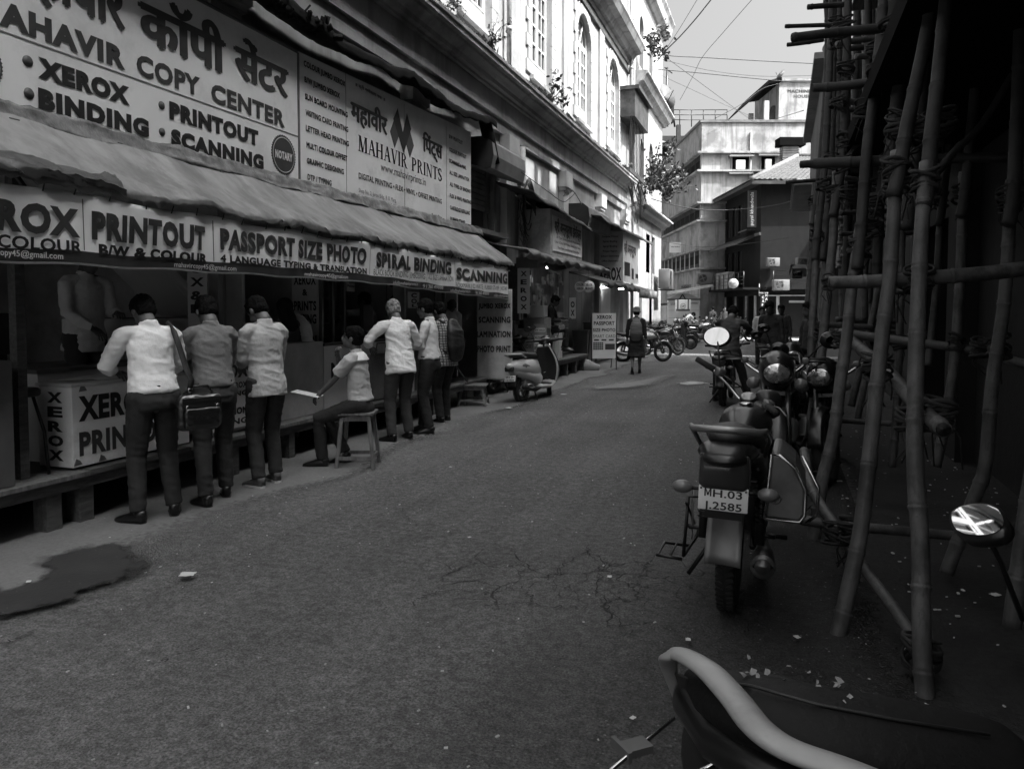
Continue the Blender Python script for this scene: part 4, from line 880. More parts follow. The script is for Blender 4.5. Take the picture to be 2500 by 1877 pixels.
# serif capitals for one line of the second board
def serif(word, thick=.19, thin=.075):
    V = []; Fq = []; x = 0
    def quad(a, b, c, d): n = len(V); V.extend([a, b, c, d]); Fq.append((n, n + 1, n + 2, n + 3))
    def bar(x0, y0, x1, y1, t): quad((x0 - t / 2, y0), (x0 + t / 2, y0), (x1 + t / 2, y1), (x1 - t / 2, y1))
    def ser(xc, y, w=.2): s = .045; quad((xc - w, y), (xc + w, y), (xc + w, y + s), (xc - w, y + s))
    def bowl(xc, y0, y1, rx, t=thick):
        n = 8; yc = (y0 + y1) / 2; ry = (y1 - y0) / 2
        for i in range(n):
            a, c = -math.pi / 2 + math.pi * i / n, -math.pi / 2 + math.pi * (i + 1) / n
            quad((xc + rx * math.cos(a), yc + ry * math.sin(a)), (xc + rx * math.cos(c), yc + ry * math.sin(c)), (xc + (rx - t) * max(math.cos(c), 0), yc + (ry - thin) * math.sin(c)), (xc + (rx - t) * max(math.cos(a), 0), yc + (ry - thin) * math.sin(a)))
    for ch in word:
        if ch == 'M': bar(x + .15, 0, x + .15, 1, thin); bar(x + .5, 0, x + .2, 1, thick); bar(x + .5, 0, x + .8, 1, thin); bar(x + .87, 0, x + .87, 1, thick); ser(x + .15, 0, .14); ser(x + .87, 0, .18); ser(x + .15, .955, .15); ser(x + .85, .955, .17); x += 1.1
        elif ch == 'A': bar(x + .12, 0, x + .42, 1, thin); bar(x + .74, 0, x + .44, 1, thick); quad((x + .22, .33), (x + .64, .33), (x + .64, .4), (x + .22, .4)); ser(x + .12, 0, .13); ser(x + .74, 0, .17); x += .9
        elif ch == 'H': bar(x + .18, 0, x + .18, 1, thick); bar(x + .74, 0, x + .74, 1, thick); quad((x + .2, .47), (x + .72, .47), (x + .72, .54), (x + .2, .54)); [ser(x + q, y, .17) for q in (.18, .74) for y in (0, .955)]; x += .98
        elif ch == 'V': bar(x + .46, 0, x + .16, 1, thick); bar(x + .46, 0, x + .76, 1, thin); ser(x + .16, .955, .17); ser(x + .76, .955, .13); x += .9
        elif ch == 'I': bar(x + .2, 0, x + .2, 1, thick); ser(x + .2, 0, .17); ser(x + .2, .955, .17); x += .45
        elif ch == 'R': bar(x + .18, 0, x + .18, 1, thick); bowl(x + .25, .47, 1, .42); bar(x + .72, 0, x + .42, .5, thick); ser(x + .18, 0, .17); ser(x + .12, .955, .12); ser(x + .76, 0, .14); x += .92
        elif ch == 'P': bar(x + .18, 0, x + .18, 1, thick); bowl(x + .25, .42, 1, .45); ser(x + .18, 0, .17); ser(x + .12, .955, .12); x += .8
        elif ch == 'N': bar(x + .15, 0, x + .15, 1, thin); bar(x + .75, 0, x + .18, 1, thick); bar(x + .78, 0, x + .78, 1, thin); ser(x + .15, 0, .14); ser(x + .1, .955, .12); ser(x + .78, .955, .14); x += .98
        elif ch == 'T': bar(x + .42, 0, x + .42, 1, thick); quad((x + .04, .92), (x + .8, .92), (x + .8, 1), (x + .04, 1)); bar(x + .07, .74, x + .07, .93, .05); bar(x + .77, .74, x + .77, .93, .05); ser(x + .42, 0, .17); x += .88
        elif ch == 'S':
            pts = [(.55, .78), (.5, .93), (.32, .97), (.14, .9), (.1, .72), (.2, .58), (.4, .46), (.56, .32), (.55, .12), (.36, .03), (.16, .06), (.09, .24)]
            for i in range(len(pts) - 1):
                (a0, b0), (a1, b1) = pts[i], pts[i + 1]; t = .5 * (thin + (thick - thin) * (1 if 3 <= i <= 7 else .3)); L = math.hypot(a1 - a0, b1 - b0); nx, ny = -(b1 - b0) / L * t, (a1 - a0) / L * t
                quad((x + a0 + nx, b0 + ny), (x + a0 - nx, b0 - ny), (x + a1 - nx, b1 - ny), (x + a1 + nx, b1 + ny))
            x += .68
        else: x += .45
    return V, Fq

# ---- board 1
X = -5.1
S1 = thing('shop_signboard', 'large pale flex signboard reading COPY CENTER with a round NOTARY badge above the awning', 'signboard')
y1 = PX(727, 300, X).y; b = MB(); b.box2((X - .05, 1.2, 2.98), (X, y1, 4.42)); b.build('board', SIGNP, S1)
b = MB(); b.box2((X - .06, y1, 2.95), (X + .012, y1 + .025, 4.43)); b.box2((X - .06, 1.2, 4.42), (X + .012, y1, 4.45)); b.build('frame', M['greymetal'], S1)
a = PX(0, 76, X); c = PX(727, 335, X); b = MB(); b.box2((X, 1.2, a.z - .004), (X + .004, y1, a.z + .006)); b.build('rule_line', M['ink3'], S1)
Y0 = PX(0, 60, X).y; Yv = PX(305, 169, X).y; wA = (Yv - Y0) / 5.35 * 6.6; zb = PX(305, 169, X).z
it = [('AHAVIR', Y0 - .01, zb, Yv - Y0 + .01, .187, .06), pt('COPY', 333, 184, 488, 234, .187, X, .045), pt('CENTER', 515, 249, 695, 313, .187, X, .045)]
it = [(t[0], t[1], zb, t[3], t[4], t[5]) for t in it]; lettering(it + [(lambda: bigM(.2), Yv - wA, zb, (wA - (Yv - Y0)) * .86, .187)], onX(X), parent=S1, m=mat('ink_faded', .045, .5))
lettering([pt('XEROX', 92, 185, 316, 256, .16, X, .07), pt('BINDING', 93, 261, 363, 334, .16, X, .07), pt('PRINTOUT', 413, 289, 630, 353, .165, X, .07), pt('SCANNING', 417, 354, 643, 411, .158, X, .07)], onX(X), parent=S1)
for px_, py_, r in ((67, 150, .04), (70, 229, .04), (394, 258, .035), (395, 323, .035)):
    p = PX(px_, py_, X); b = MB(); b.lathe((X + .001, p.y, p.z), (1, 0, 0), [(0, r), (.004, r), (.0041, .0005)], 20); b.build('bullet', M['ink2'], S1)
dev('महावीर', Yv - 1.05, PX(303, 75, X).z, 1.03, .30, X, S1, mat('ink_faded', 0)); a = PX(337, 100, X); c = PX(542, 180, X); dev('कॉपी', a.y, c.z, c.y - a.y, .30, X, S1, mat('ink_faded', 0))
a = PX(569, 130, X); c = PX(697, 238, X); dev('सेंटर', a.y, c.z, c.y - a.y, .28, X, S1, mat('ink_faded', 0))
def badge(p, r, parent, X, teeth=44):
    b = MB(); pts = [(p.y + (r if i % 2 else r * .95) * math.cos(math.pi * i / teeth), p.z + (r if i % 2 else r * .95) * math.sin(math.pi * i / teeth)) for i in range(2 * teeth)]; b.prism(pts, 0, X + .001, X + .005); o = b.build('badge', mat('badge_ink', .05, .5), parent)
    b = MB(); b.torus((X + .006, p.y, p.z), (1, 0, 0), r * .86, .004, 40, 4, .3); b.build('badge_ring', M['paper'], o); lettering([('NOTARY', p.y - r * .7, p.z - .045, r * 1.4, .09, .05)], onX(X, .008), parent=o, m=M['paper'])
badge(PX(692, 379, X), .215, S1, X); p = PX(-60, 150, X); badge(p, .19, S1, X)
# ---- board 2
S2 = thing('shop_signboard', 'pale signboard of the print shop with a diamond emblem and two columns of small services', 'signboard')
y2 = PX(1150, 450, X).y; b = MB(); b.add([(X - .05, y1 + .03, 2.98), (X - .05, y2, 2.93), (X - .05, y2, 4.64), (X - .05, y1 + .03, 4.45), (X, y1 + .03, 2.98), (X, y2, 2.93), (X, y2, 4.64), (X, y1 + .03, 4.45)], [(3, 2, 1, 0), (4, 5, 6, 7), (0, 1, 5, 4), (1, 2, 6, 5), (2, 3, 7, 6), (3, 0, 4, 7)]); b.build('board', SIGNP, S2)
zx = lambda q: 640 + .3853 * q; zy = lambda q: 60 + .3853 * q
def p2(s, a, c, d, e, h, bold=.035):
    A, Bp = PX(zx(a), zy(c), X), PX(zx(d), zy(e), X); return (s, A.y, A.z, Bp.y - A.y, h, bold)
lst = [p2('COLOUR JUMBO XEROX', 262, 262, 524, 392, .07), p2('B/W JUMBO XEROX', 266, 364, 490, 470, .07), p2('SUN BOARD MOUNTING', 270, 472, 540, 585, .07), p2('VISITING CARD PRINTING', 273, 574, 543, 673, .07), p2('LETTER HEAD PRINTING', 275, 672, 547, 768, .07), p2('MULTI COLOUR OFFSET', 279, 779, 537, 860, .07), p2('GRAPHIC DESIGNING', 281, 879, 516, 945, .07), p2('DTP / TYPING', 286, 982, 438, 1020, .07),
       p2('B/W PRINTOUT', 1183, 720, 1268, 768, .068), p2('COLOUR PRINTOUT', 1184, 802, 1292, 850, .068), p2('SCANNING & MAIL', 1184, 874, 1292, 922, .068), p2('ALL SIZE LAMINATION', 1186, 947, 1310, 997, .068), p2('ALL TYPES OF BINDING', 1187, 1022, 1318, 1068, .068), p2('FLEX & VINYL PRINTING', 1188, 1095, 1322, 1140, .068), p2('CARTRIDGE REFILLING', 1189, 1170, 1314, 1207, .068), p2('RUBBER STAMP', 1191, 1242, 1284, 1264, .068)]
lst += [p2('DIGITAL PRINTING • FLEX • VINYL • OFFSET PRINTING', 610, 975, 1137, 1145, .08, .02)]
lettering(lst, onX(X), parent=S2)
lettering([p2('www.mahavirprints.in', 750, 925, 1035, 1018, .115, .0), p2('Shop No. 2, Jeroo Bldg., B. B. Marg,', 610, 1062, 848, 1128, .055, 0), p2('Kala Ghoda, Fort, Mumbai - 400 001', 612, 1104, 845, 1162, .055, 0)], onX(X), parent=S2, m=M['ink2'])
A, Bp = PX(zx(607), zy(800), X), PX(zx(920), zy(918), X); lettering([(lambda: serif('MAHAVIR'), A.y, A.z, Bp.y - A.y, .20), (lambda: serif('PRINTS'), PX(zx(945), zy(930), X).y, A.z, PX(zx(1137), zy(1000), X).y - PX(zx(945), zy(930), X).y, .20)], onX(X), parent=S2)
A, Bp = PX(zx(558), zy(600), X), PX(zx(785), zy(690), X); dev('महावीर', A.y, A.z, Bp.y - A.y, .21, X, S2, M['ink']); A, Bp = PX(zx(1015), zy(800), X), PX(zx(1135), zy(852), X); dev('िपंट्स', A.y, A.z, Bp.y - A.y, .2, X, S2, M['ink']); b = MB(); b.add([(X + .006, A.y + .10, A.z + .035), (X + .006, A.y + .125, A.z + .035), (X + .006, A.y + .19, A.z + .10), (X + .006, A.y + .165, A.z + .10)], [(0, 1, 2, 3)]); b.build('letter_stroke', M['ink'], S2)
A, Bp = PX(zx(1040), zy(1218), X), PX(zx(1135), zy(1240), X); dev('महावीर प्रिंट्स', A.y, A.z, Bp.y - A.y, .05, X, S2, M['ink2'])
A = PX(zx(590), zy(400), X); dev('॥ श्री गणेशाय नमः ॥', A.y, A.z + .02, .75, .035, X, S2, M['ink3'])
cy, cz = PX(zx(885), zy(690), X).y, PX(zx(885), zy(690), X).z; b = MB(); q = .17
for dy, dz, m_ in ((-.22, -.05, 0), (.24, -.10, 1)):
    mb = MB(); mb.prism([(cy + dy, cz + dz - .2), (cy + dy - .13, cz + dz), (cy + dy, cz + dz + .2), (cy + dy + .13, cz + dz)], 0, X + .001, X + .004); mb.build('emblem_wing', M['ink2'], S2)
mb = MB(); mb.add([(X + .006, cy - .26, cz + .14), (X + .006, cy - .13, cz + .32), (X + .006, cy + .02, cz + .02), (X + .006, cy + .15, cz + .32), (X + .006, cy + .28, cz + .12), (X + .006, cy + .04, cz - .28)], [(0, 5, 2, 1), (2, 5, 4, 3)]); mb.build('emblem', M['ink'], S2)
b = MB()
for dy in (1.0, 2.55, 4.0): b.box2((X, y1 + dy, 2.99), (X + .002, y1 + dy + .006, 4.5))
b.build('seam', M['ink3'], S2)['kind'] = 'stuff'

# ---- black tarpaulin eave above the boards
TP = thing('tarpaulin_eave', 'ragged black tarpaulin sagging over the top of the two signboards', 'tarpaulin')
def eav(u, v):
    y = 1.0 + u * 11.9; zt = 4.62 + .25 * u; sag = .05 * math.sin(y * 2.1) + .06 * noise.noise(Vector((y * 1.7, 0, 0)))
    lip = -4.82 + .05 * noise.noise(Vector((y * 2.5, 1, 0)))
    x = -5.4 + (lip + 5.4) * min(1, v / .7); z = zt + .12 * (1 - v / .7) if v < .7 else zt - (v - .7) / .3 * (.13 + .07 * noise.noise(Vector((y * 4, 5, 0))))
    return Vector((x, y, z + sag + .02 * noise.noise(Vector((y * 8, v * 6, 0)))))
b = MB(); b.grid(eav, 160, 12); b.build('sheet', mat('black_tarp', .008, .85, bump=.5, bs=10, spec=.15), TP, solid=.006)
b = MB()
for k in range(60):
    y = 6.2 + rnd.random() * 1.4; b.tube([(-4.85 + rnd.uniform(-.1, .05), y, 4.66), (-4.85 + rnd.uniform(-.15, .1), y + rnd.uniform(-.15, .15), 4.66 + rnd.uniform(-.02, .2))], rnd.uniform(.01, .05), 4)
b.build('torn_rags', mat('black_tarp', 0), TP)['kind'] = 'stuff'
# ---- awning: canopy + lettered valance
AW = thing('shop_awning', 'long pale cloth awning with a printed valance hanging over the copy counters', 'awning')
vt = lambda y: 2.365 - .007 * (y - 3.3) + .012 * math.sin(y * 5.2)
vb = lambda y: 1.875 + .02 * math.sin((y - 3) * .55) - (.010 * max(0, y - 8)) * 2.4 + .006 * math.sin(y * 7)
def VX(y, z):
    t = (vt(y) - z) / .5
    return -4.45 + .030 * noise.noise(Vector((y * 1.6, z * 1.5, 0))) + .016 * noise.noise(Vector((y * 6, z * 3 + y * 2, 4))) + .01 * math.sin(y * 14 + z * 9) * max(0, .55 - t) - (.0 if y < 12.2 else (y - 12.2) ** 2 * .4)
def val(u, v): y = 1.6 + u * 11.0; z = vb(y) + (vt(y) - vb(y)) * v; return Vector((VX(y, z), y, z))
b = MB(); b.grid(val, 420, 14); va = b.build('valance', BANP, AW, solid=.004)
on = lambda u, v: (VX(u, v) + .013, u, v)
def pv(s, x0, y0, x1, y1, h, bold=.055): a, c = PX(x0, y0, -4.45), PX(x1, y1, -4.45); return (s, a.y, (a.z + c.z) / 2, c.y - a.y, h, bold)
Ye = PX(192, 577, -4.45).y; zx5 = PX(192, 577, -4.45).z
big = [('XEROX', Ye - .93, zx5, .93, .2, .05), pv('PRINTOUT', 221, 584, 499, 605, .205), pv('PASSPORT SIZE PHOTO', 534, 611, 890, 640, .19), pv('SPIRAL BINDING', 914, 644, 1100, 673, .185), pv('SCANNING', 1113, 673, 1240, 698, .185)]
lettering(big, on, parent=va, cut=.035, m=mat('ink_faded', 0))
Yc = PX(196, 618, -4.45); sm_ = [('B/W & COLOUR', Yc.y - 1.0, Yc.z, 1.0, .085, .03), pv('B/W & COLOUR', 237, 624, 505, 639, .08), pv('4 LANGUAGE TYPING & TRANSLATION', 534, 643, 892, 665, .068), pv('BLACK BOOK BINDING | EMBOSSING | ALL SIZE LAMINATION', 909, 665, 1104, 692, .075, .02), pv('BOOKMARK | CD WRITE | RUBBER STAMP | NOTARY', 1112, 696, 1240, 714, .075, .02)]
lettering(sm_, on, parent=va, cut=.07)
def strip(u, v): y = 1.6 + u * 10.9; z = vb(y) + .014 + .080 * v; return Vector((VX(y, z) + .006, y, z))
b = MB(); b.grid(strip, 420, 3); b.build('valance_strip', mat('strip_ink', .035, .5), va)
on2 = lambda u, v: (VX(u, v) + .016, u, v); e_ = PX(150, 641, -4.45)
def pe(s, x0, x1, h=.042):
    a, c = PX(x0, 660, -4.45).y, PX(x1, 660, -4.45).y; return (s, a, vb((a + c) / 2) + .032, c - a, h, .01)
lettering([('mahavircopy45@gmail.com', e_.y - .62, vb(e_.y) + .032, .62, .042, .01), pe('mahavircopy45@gmail.com', 421, 572), pe('mahavircopy45@gmail.com', 743, 850), pe('info@mahavirprints.in', 956, 1019), pe('91360 49888', 1033, 1081, .055), pe('info@mahavirprints.in', 1098, 1145), pe('91360 49888', 1158, 1192, .055), pe('info@mahavirprints.in', 1204, 1240)], on2, parent=va, cut=.07, m=M['paper'])
b = MB()
for px_ in (199, 517, 898, 1109): y = PX(px_, 560, -4.45).y; b.add([on(y + .0, vb(y) + .1), on(y + .008, vb(y) + .1), on(y + .008, vt(y) - .04), on(y, vt(y) - .04)], [(0, 1, 2, 3)])
b.build('divider_line', M['ink2'], va)['kind'] = 'stuff'
def can(u, v):
    y = 1.5 + u * 11.15; r = v
    zt = vt(y) + .012; bulge = math.sin(min(1, r * 4.5) * math.pi / 2)
    x = -4.41 - .70 * max(0, (r - .12) / .88) - (.02 if r > .12 else 0); z = zt + .11 * bulge + .53 * max(0, (r - .12) / .88)
    w1 = noise.noise(Vector((y * 1.1, r * 2, 3))); w2 = noise.noise(Vector((y * 7 + r * 9, r * 5, 6))); w3 = 1 - abs(noise.noise(Vector((y * 6 + r * 9, r * 2.5, 9)))) * 2.4; w4 = noise.noise(Vector((y * 17 + r * 14, r * 7, 2)))
    k = max(0, 1 - r * 2.0)
    return Vector((x + .03 * w1 * (1 - r), y, z + .035 * w1 * (1 - r) + (.012 * w2 + .016 * w4 + .020 * max(w3, -.2)) * (.12 + k * 1.3) - .035 * math.sin(math.pi * r)))
b = MB(); b.grid(can, 460, 30); b.build('canopy', mat('canopy_cloth', .21, .6, var=.35, vs=2, bump=.3, bs=7, dirt=.7, g2=.10, stretch=(1, 1.8, 1)), AW, solid=.004)
def dk(u, v): y = 1.5 + u * 2.75; q = .03 + v * (.26 - .06 * u + .05 * math.sin(y * 6)); p = can((y - 1.5) / 11.15, q); return p + Vector((.012, 0, .012 + .02 * noise.noise(Vector((y * 5 + v * 7, v * 4, 2)))))
b = MB(); b.grid(dk, 140, 16); b.build('dark_tarpaulin', mat('grey_tarp', .045, .5, bump=.4, bs=12, var=.4, vs=4), AW)
b = MB()
def crm(u, v): y = 1.5 + u * 11.2; z0 = 2.93 - .0 * u; return Vector((-5.06 + .05 * v + .02 * noise.noise(Vector((y * 6, v, 0))), y, z0 + .10 * (1 - v) - .04 * v + .035 * noise.noise(Vector((y * 3, v * 3, 7))) + .015 * noise.noise(Vector((y * 14, v * 3, 7)))))
b.grid(crm, 300, 6); b.build('crumpled_plastic', mat('crumpled_film', .14, .3, var=.5, vs=9, bump=.7, bs=20), AW, solid=.003)
b = MB(); b.tube([(-4.49, 1.5, 2.30), (-4.49, 12.6, 2.26)], .02, 6); b.tube([(-5.05, 1.5, 2.93), (-5.05, 12.6, 2.9)], .02, 6)
for y in (3.6, 6.4, 9.2, 12.5): b.tube([(-4.49, y, 2.28), (-5.05, y, 2.9)], .018, 6); b.tube([(-4.49, y, 2.28), (-5.3, y, 2.25)], .015, 6)
b.build('awning_frame', M['black'], AW)
b = MB()
for k in range(38): y = 1.9 + k * .28 + rnd.uniform(-.03, .03); b.tube([(VX(y, vt(y) - .02) + .012, y, vt(y) - .02), (-4.42, y + .01, vt(y) + .04)], .006, 4)
b.build('tie_cords', M['ink'], AW)['kind'] = 'stuff'
# ---- wooden decks on legs
def deck(label, y0, y1, X0, z, legs, X1=-6.9, kerb='old wooden platforms under the shops'):
    t = thing('wooden_platform', label, 'platform', group=kerb)
    b = MB(); b.box2((X0 - .06, y0, z - .12), (X0, y1, z - .035)); b.build('front_beam', M['wood'], t)
    n = max(2, int((y1 - y0) / .9)); L = (y1 - y0) / n
    for k in range(n): b = MB(); d = rnd.uniform(-.01, .012); b.box2((X0 - .28, y0 + k * L + .004, z - .034), (X0 + .03 + d, y0 + (k + 1) * L - .004, z + rnd.uniform(-.004, .004))); b.build('plank', M['woodpale'] if k % 3 else M['wood'], t)
    b = MB(); b.box2((X1, y0, z - .05), (X0 - .285, y1, z - .004)); b.build('deck_board', M['wood'], t)
    for y, w_ in legs: b = MB(); b.box2((X0 - .16, y, 0), (X0 - .03, y + w_, z - .121)); b.build('leg', M['wood'], t)
    for y, w_ in legs[::2]: b = MB(); b.box2((X1 + .3, y, 0), (X1 + .4, y + w_, z - .05)); b.build('leg', M['wood'], t)
    return t
deck('long wooden platform under the first copy counter with square timber legs', 1.2, 8.3, -4.84, .40, [(2.9, .12), (3.93, .12), (4.2, .12), (5.85, .11), (6.75, .1), (7.7, .1)])
deck('short wooden platform under the folding table beside the hanging price cloth', 8.32, 12.3, -4.80, .40, [(9.4, .1), (10.2, .1), (11.4, .1), (12.1, .1)])
# ---- booth shell
BO = thing('booth', 'dark open fronted booth of the copy shops behind the counters', 'shop booth')
b = MB(); b.box2((-7.1, 1.2, .36), (-7.0, 12.6, 3.0)); b.build('back_wall', mat('booth_wall', .6, .8, var=.2, dirt=.4), BO)
b = MB(); b.box2((-7.0, 1.2, 2.62), (-5.15, 12.6, 2.7)); b.build('ceiling', mat('booth_ceiling', .5, .9), BO)
for y in (6.82, 7.95, 10.6, 12.62):
    b = MB(); b.box2((-7.0, y, .37), (-5.5, y + .05, 2.6)); b.build('partition', mat('booth_part', .6, .7, var=.2), BO)
for px_, X_, w_ in ((40, -4.98, .07), (545, -5.0, .045), (786, -5.1, .04), (812, -5.2, .05), (840, -5.25, .05), (1085, -5.2, .05)):
    y = PX(px_, 800, X_).y; b = MB(); b.box2((X_ - w_, y, .405), (X_, y + w_, 2.9)); b.build('post', M['greymetal'] if px_ > 100 else M['wood'], BO)
b = MB(); b.box2((-5.6, 3.0, .405), (-4.86, PX(29, 900, -4.86).y, 1.25)); top('cupboard', b, mat('grey_cupboard', .11, .6, var=.25, dirt=.4), 'plain grey cupboard at the left end of the counter', 'cupboard')
def cabinet(name, label, a, c, m, topm=None, over=.02, cat='counter', grp=None):
    t = thing(name, label, cat, group=grp); b = MB(); b.box2(a, (c[0], c[1], c[2] - .03)); b.build('body', m, t); b = MB(); b.box2((a[0] - over, a[1] - over, c[2] - .03), (c[0] + over, c[1] + over, c[2])); b.build('worktop', topm or m, t); return t
cabinet('desk', 'white desk with a dark top standing inside behind the round black stool', (-6.2, 4.35, .40), (-5.45, 5.5, 1.12), M['white'], M['greymetal'])
# XEROX box
XB = thing('lettered_box', 'battered white box lettered XEROX PRINTOUT on the front of the platform', 'box')
y0 = 4.18; b = MB(); b.box2((-5.24, y0, .42), (-4.90, 5.35, 1.02)); b.build('body', mat('box_white', .82, .5, var=.05, dirt=.35, g2=.35), XB, bevel=.006)
b = MB(); b.box2((-5.25, y0 - .01, 1.02), (-4.89, 5.36, 1.045)); b.build('lid', mat('lid_paper', .5, .7, var=.15), XB)
lettering([(c, -5.14, .905 - i * .108, .15, .085, .05) for i, c in enumerate('XEROX')], lambda u, v: (u, y0 - .004, v), parent=XB)
lettering([('XEROX', y0 + .05, .77, .75, .20, .05)], onX(-4.90), parent=XB); lettering([('PRINTOUT', y0 + .05, .51, 1.02, .19, .045)], onX(-4.90), parent=XB, m=mat('ink_faded', 0))
b = MB()
for q in ((y0 + .004, .435), (y0 + .22, .43), (y0 + .06, .98), (y0 + .5, .45)): b.prism([(q[0], q[1]), (q[0] + .07, q[1] + .004), (q[0] + .05, q[1] + .035), (q[0] + .02, q[1] + .05)], 0, -4.9, -4.896)
b.build('chipped_corners', M['greymetal'], XB)['kind'] = 'stuff'
b = MB(); b.add([(-5.2, 4.5, 1.05), (-4.92, 4.45, 1.05), (-4.9, 4.8, 1.055), (-5.18, 4.86, 1.06)], [(0, 1, 2, 3)]); b.add([(-5.22, 4.3, 1.056), (-5.0, 4.33, 1.062), (-4.95, 4.62, 1.058), (-5.2, 4.6, 1.062)], [(0, 1, 2, 3)]); top('paper_stack', b, M['paper'], 'loose printed sheets lying on the lettered white box', 'papers', solid=.004)
# round stool inside
def round_stool(label, x, y, z, h=.62, r=.15):
    t = thing('bar_stool', label, 'stool', (x, y, z)); b = MB(); b.lathe((0, 0, h - .05), (0, 0, 1), [(0, r * .95), (.01, r), (.04, r), (.055, r * .9), (.06, .001)], 20); b.build('seat', M['seat'], t)
    for k in range(4): a = k * math.pi / 2 + .6; b = MB(); b.tube([(r * .7 * math.cos(a), r * .7 * math.sin(a), h - .05), (r * 1.15 * math.cos(a), r * 1.15 * math.sin(a), h * .5), (r * 1.3 * math.cos(a), r * 1.3 * math.sin(a), 0)], .012, 6); b.build('leg', M['black'], t)
p = PX(48, 955, -5.05); round_stool('round black seated stool beside the lettered white box', p.x - .1, p.y + .05, .40, .62)
# copier
CP = thing('photocopier', 'large grey photocopier with its lid raised behind the man carrying a bag', 'photocopier')
G1 = mat('copier_grey', .6, .5, var=.08); G2 = mat('copier_dark', .03, .4)
b = MB(); b.box2((-6.5, 5.5, .4), (-5.78, 6.7, 1.32)); b.build('body', G1, CP, bevel=.02); b = MB(); b.box2((-6.5, 5.45, 1.32), (-5.75, 6.74, 1.5)); b.build('scanner_bed', G1, CP, bevel=.015)
b = MB(); b.box2((-6.42, 5.6, 1.5), (-5.85, 6.5, 1.506)); b.build('glass_plate', G2, CP)
b = MB(); b.box((0, 0, 0), (.70, .85, .07)); L = b.build('lid', G1, CP, bevel=.015); L.location = (-6.1, 6.32, 1.80); L.rotation_euler = (R(-38), 0, 0); b = MB(); b.box2((-.27, -.34, -.040), (.27, .34, -.036)); b.build('lid_pad', M['paper'], L)
b = MB(); b.box2((-5.748, 6.4, 1.38), (-5.74, 6.68, 1.47)); b.box2((-5.778, 5.6, .75), (-5.77, 6.4, .755)); b.box2((-5.778, 5.6, 1.05), (-5.77, 6.4, 1.055)); b.build('control_panel', G2, CP)
# posters and panels
def panelX(name, label, X_, x0, ya, x1, yb_, lines, g=.45, m=None, ink=None, cat='sign'):
    """street-facing sheet given by two opposite pixel corners; lines = (text, frac_top, height_frac[, ink])"""
    A = PX(x0, ya, X_); Bq = PX(x1, yb_, X_); Y0_, Y1_ = A.y, Bq.y; zt = A.z if ya < yb_ else Bq.z; cx = (x0 + x1) / 2; zt = PX(x0, ya, X_).z; zb_ = PX(x1, yb_, X_).z
    t = thing(name, label, cat); b = MB(); b.box2((X_ - .02, Y0_, zb_), (X_, Y1_, zt)); b.build('panel', m or mat('sheet_%d' % int(g * 100), min(.8, g * 1.45), .6, var=.06), t); H_ = zt - zb_; Wp = Y1_ - Y0_
    for ln in lines:
        s, f, h = ln[:3]; wf = ln[3] if len(ln) > 3 else .86; lettering([(s, Y0_ + Wp * (1 - wf) / 2, zt - H_ * f - H_ * h, Wp * wf, H_ * h, .04)], onX(X_), parent=t, m=(ln[4] if len(ln) > 4 else M['ink']))
    return t
def panelY(name, label, P0, P1, zb_, zt, lines, g=.45, m=None, cat='sign', th=.02, parent=None, centre=True):
    """sheet across the street direction, facing the viewer, between two floor points"""
    P0, P1 = Vector(P0), Vector(P1); d = (P1 - P0); Wp = d.xy.length; an = math.atan2(d.y, d.x); t = parent or thing(name, label, cat, (P0.x, P0.y, 0), an)
    b = MB(); b.box2((0, 0, zb_), (Wp, th, zt)); b.build('panel', m or mat('sheet_%d' % int(g * 100), min(.8, g * 1.45), .6, var=.06), t); H_ = zt - zb_
    for ln in lines:
        s, f, h = ln[:3]; wf = ln[3] if len(ln) > 3 else .86; lettering([(s, Wp * (1 - wf) / 2, zt - H_ * f - H_ * h, Wp * wf, H_ * h, .04)], lambda u, v: (u, -.004, v), parent=t, m=(ln[4] if len(ln) > 4 else M['ink']))
    return t
panelY('letter_board', 'door panel lettered XEROX PRINTS TYPING HINDI ENGLISH MARATHI beside the veiled woman', (-5.46, 7.66, 0), (-5.16, 7.75, 0), .41, 2.25, [('NOTARY', .06, .045), ('XEROX', .135, .065), ('&', .225, .045, .2), ('PRINTS', .30, .065), ('TYPING', .385, .065), ('HINDI', .52, .065), ('ENGLISH', .64, .07), ('MARATHI', .77, .07)], .42)
panelX('letter_board', 'dim lettered panel reading NOTARY COLOUR PRINT on the inner wall', -6.3, 648, 680, 702, 800, [('NOTARY', .05, .13), ('COLOUR', .28, .17), ('PRINT', .55, .16)], .14)
panelY('letter_board', 'narrow vertical strip sign reading XEROX & P above the photocopier', (-5.62, 6.15, 0), (-5.42, 6.2, 0), 1.38, 2.5, [(c, .04 + .12 * i, .085, .7) for i, c in enumerate('XEROX&P')], .42)
panelX('letter_board', 'white counter sheet listing NOTARY XEROX SCANNING PRINT LAMINATION BINDING', -4.93, 478, 828, 612, 1036, [('NOTARY', .0, .09), ('JUMBO XEROX', .12, .05), ('COLOUR PRINT', .19, .05), ('XEROX', .28, .16, .92), ('COLOUR XEROX', .49, .07), ('SCANNING', .59, .06), ('PRINT', .67, .07, .4), ('LAMINATION', .77, .08), ('BINDING', .89, .07)], .5)
b = MB(); b.box2((-5.7, 5.75, .41), (-4.97, 7.55, 1.22)); top('counter', b, mat('counter_grey', .42, .6, var=.2), 'grey counter the two standing men lean over', 'counter')
CF = panelX('shop_counter', 'white counter front of the second shop with vertical lettering', -5.0, 790, 838, 1012, 985, [], .5, cat='counter')
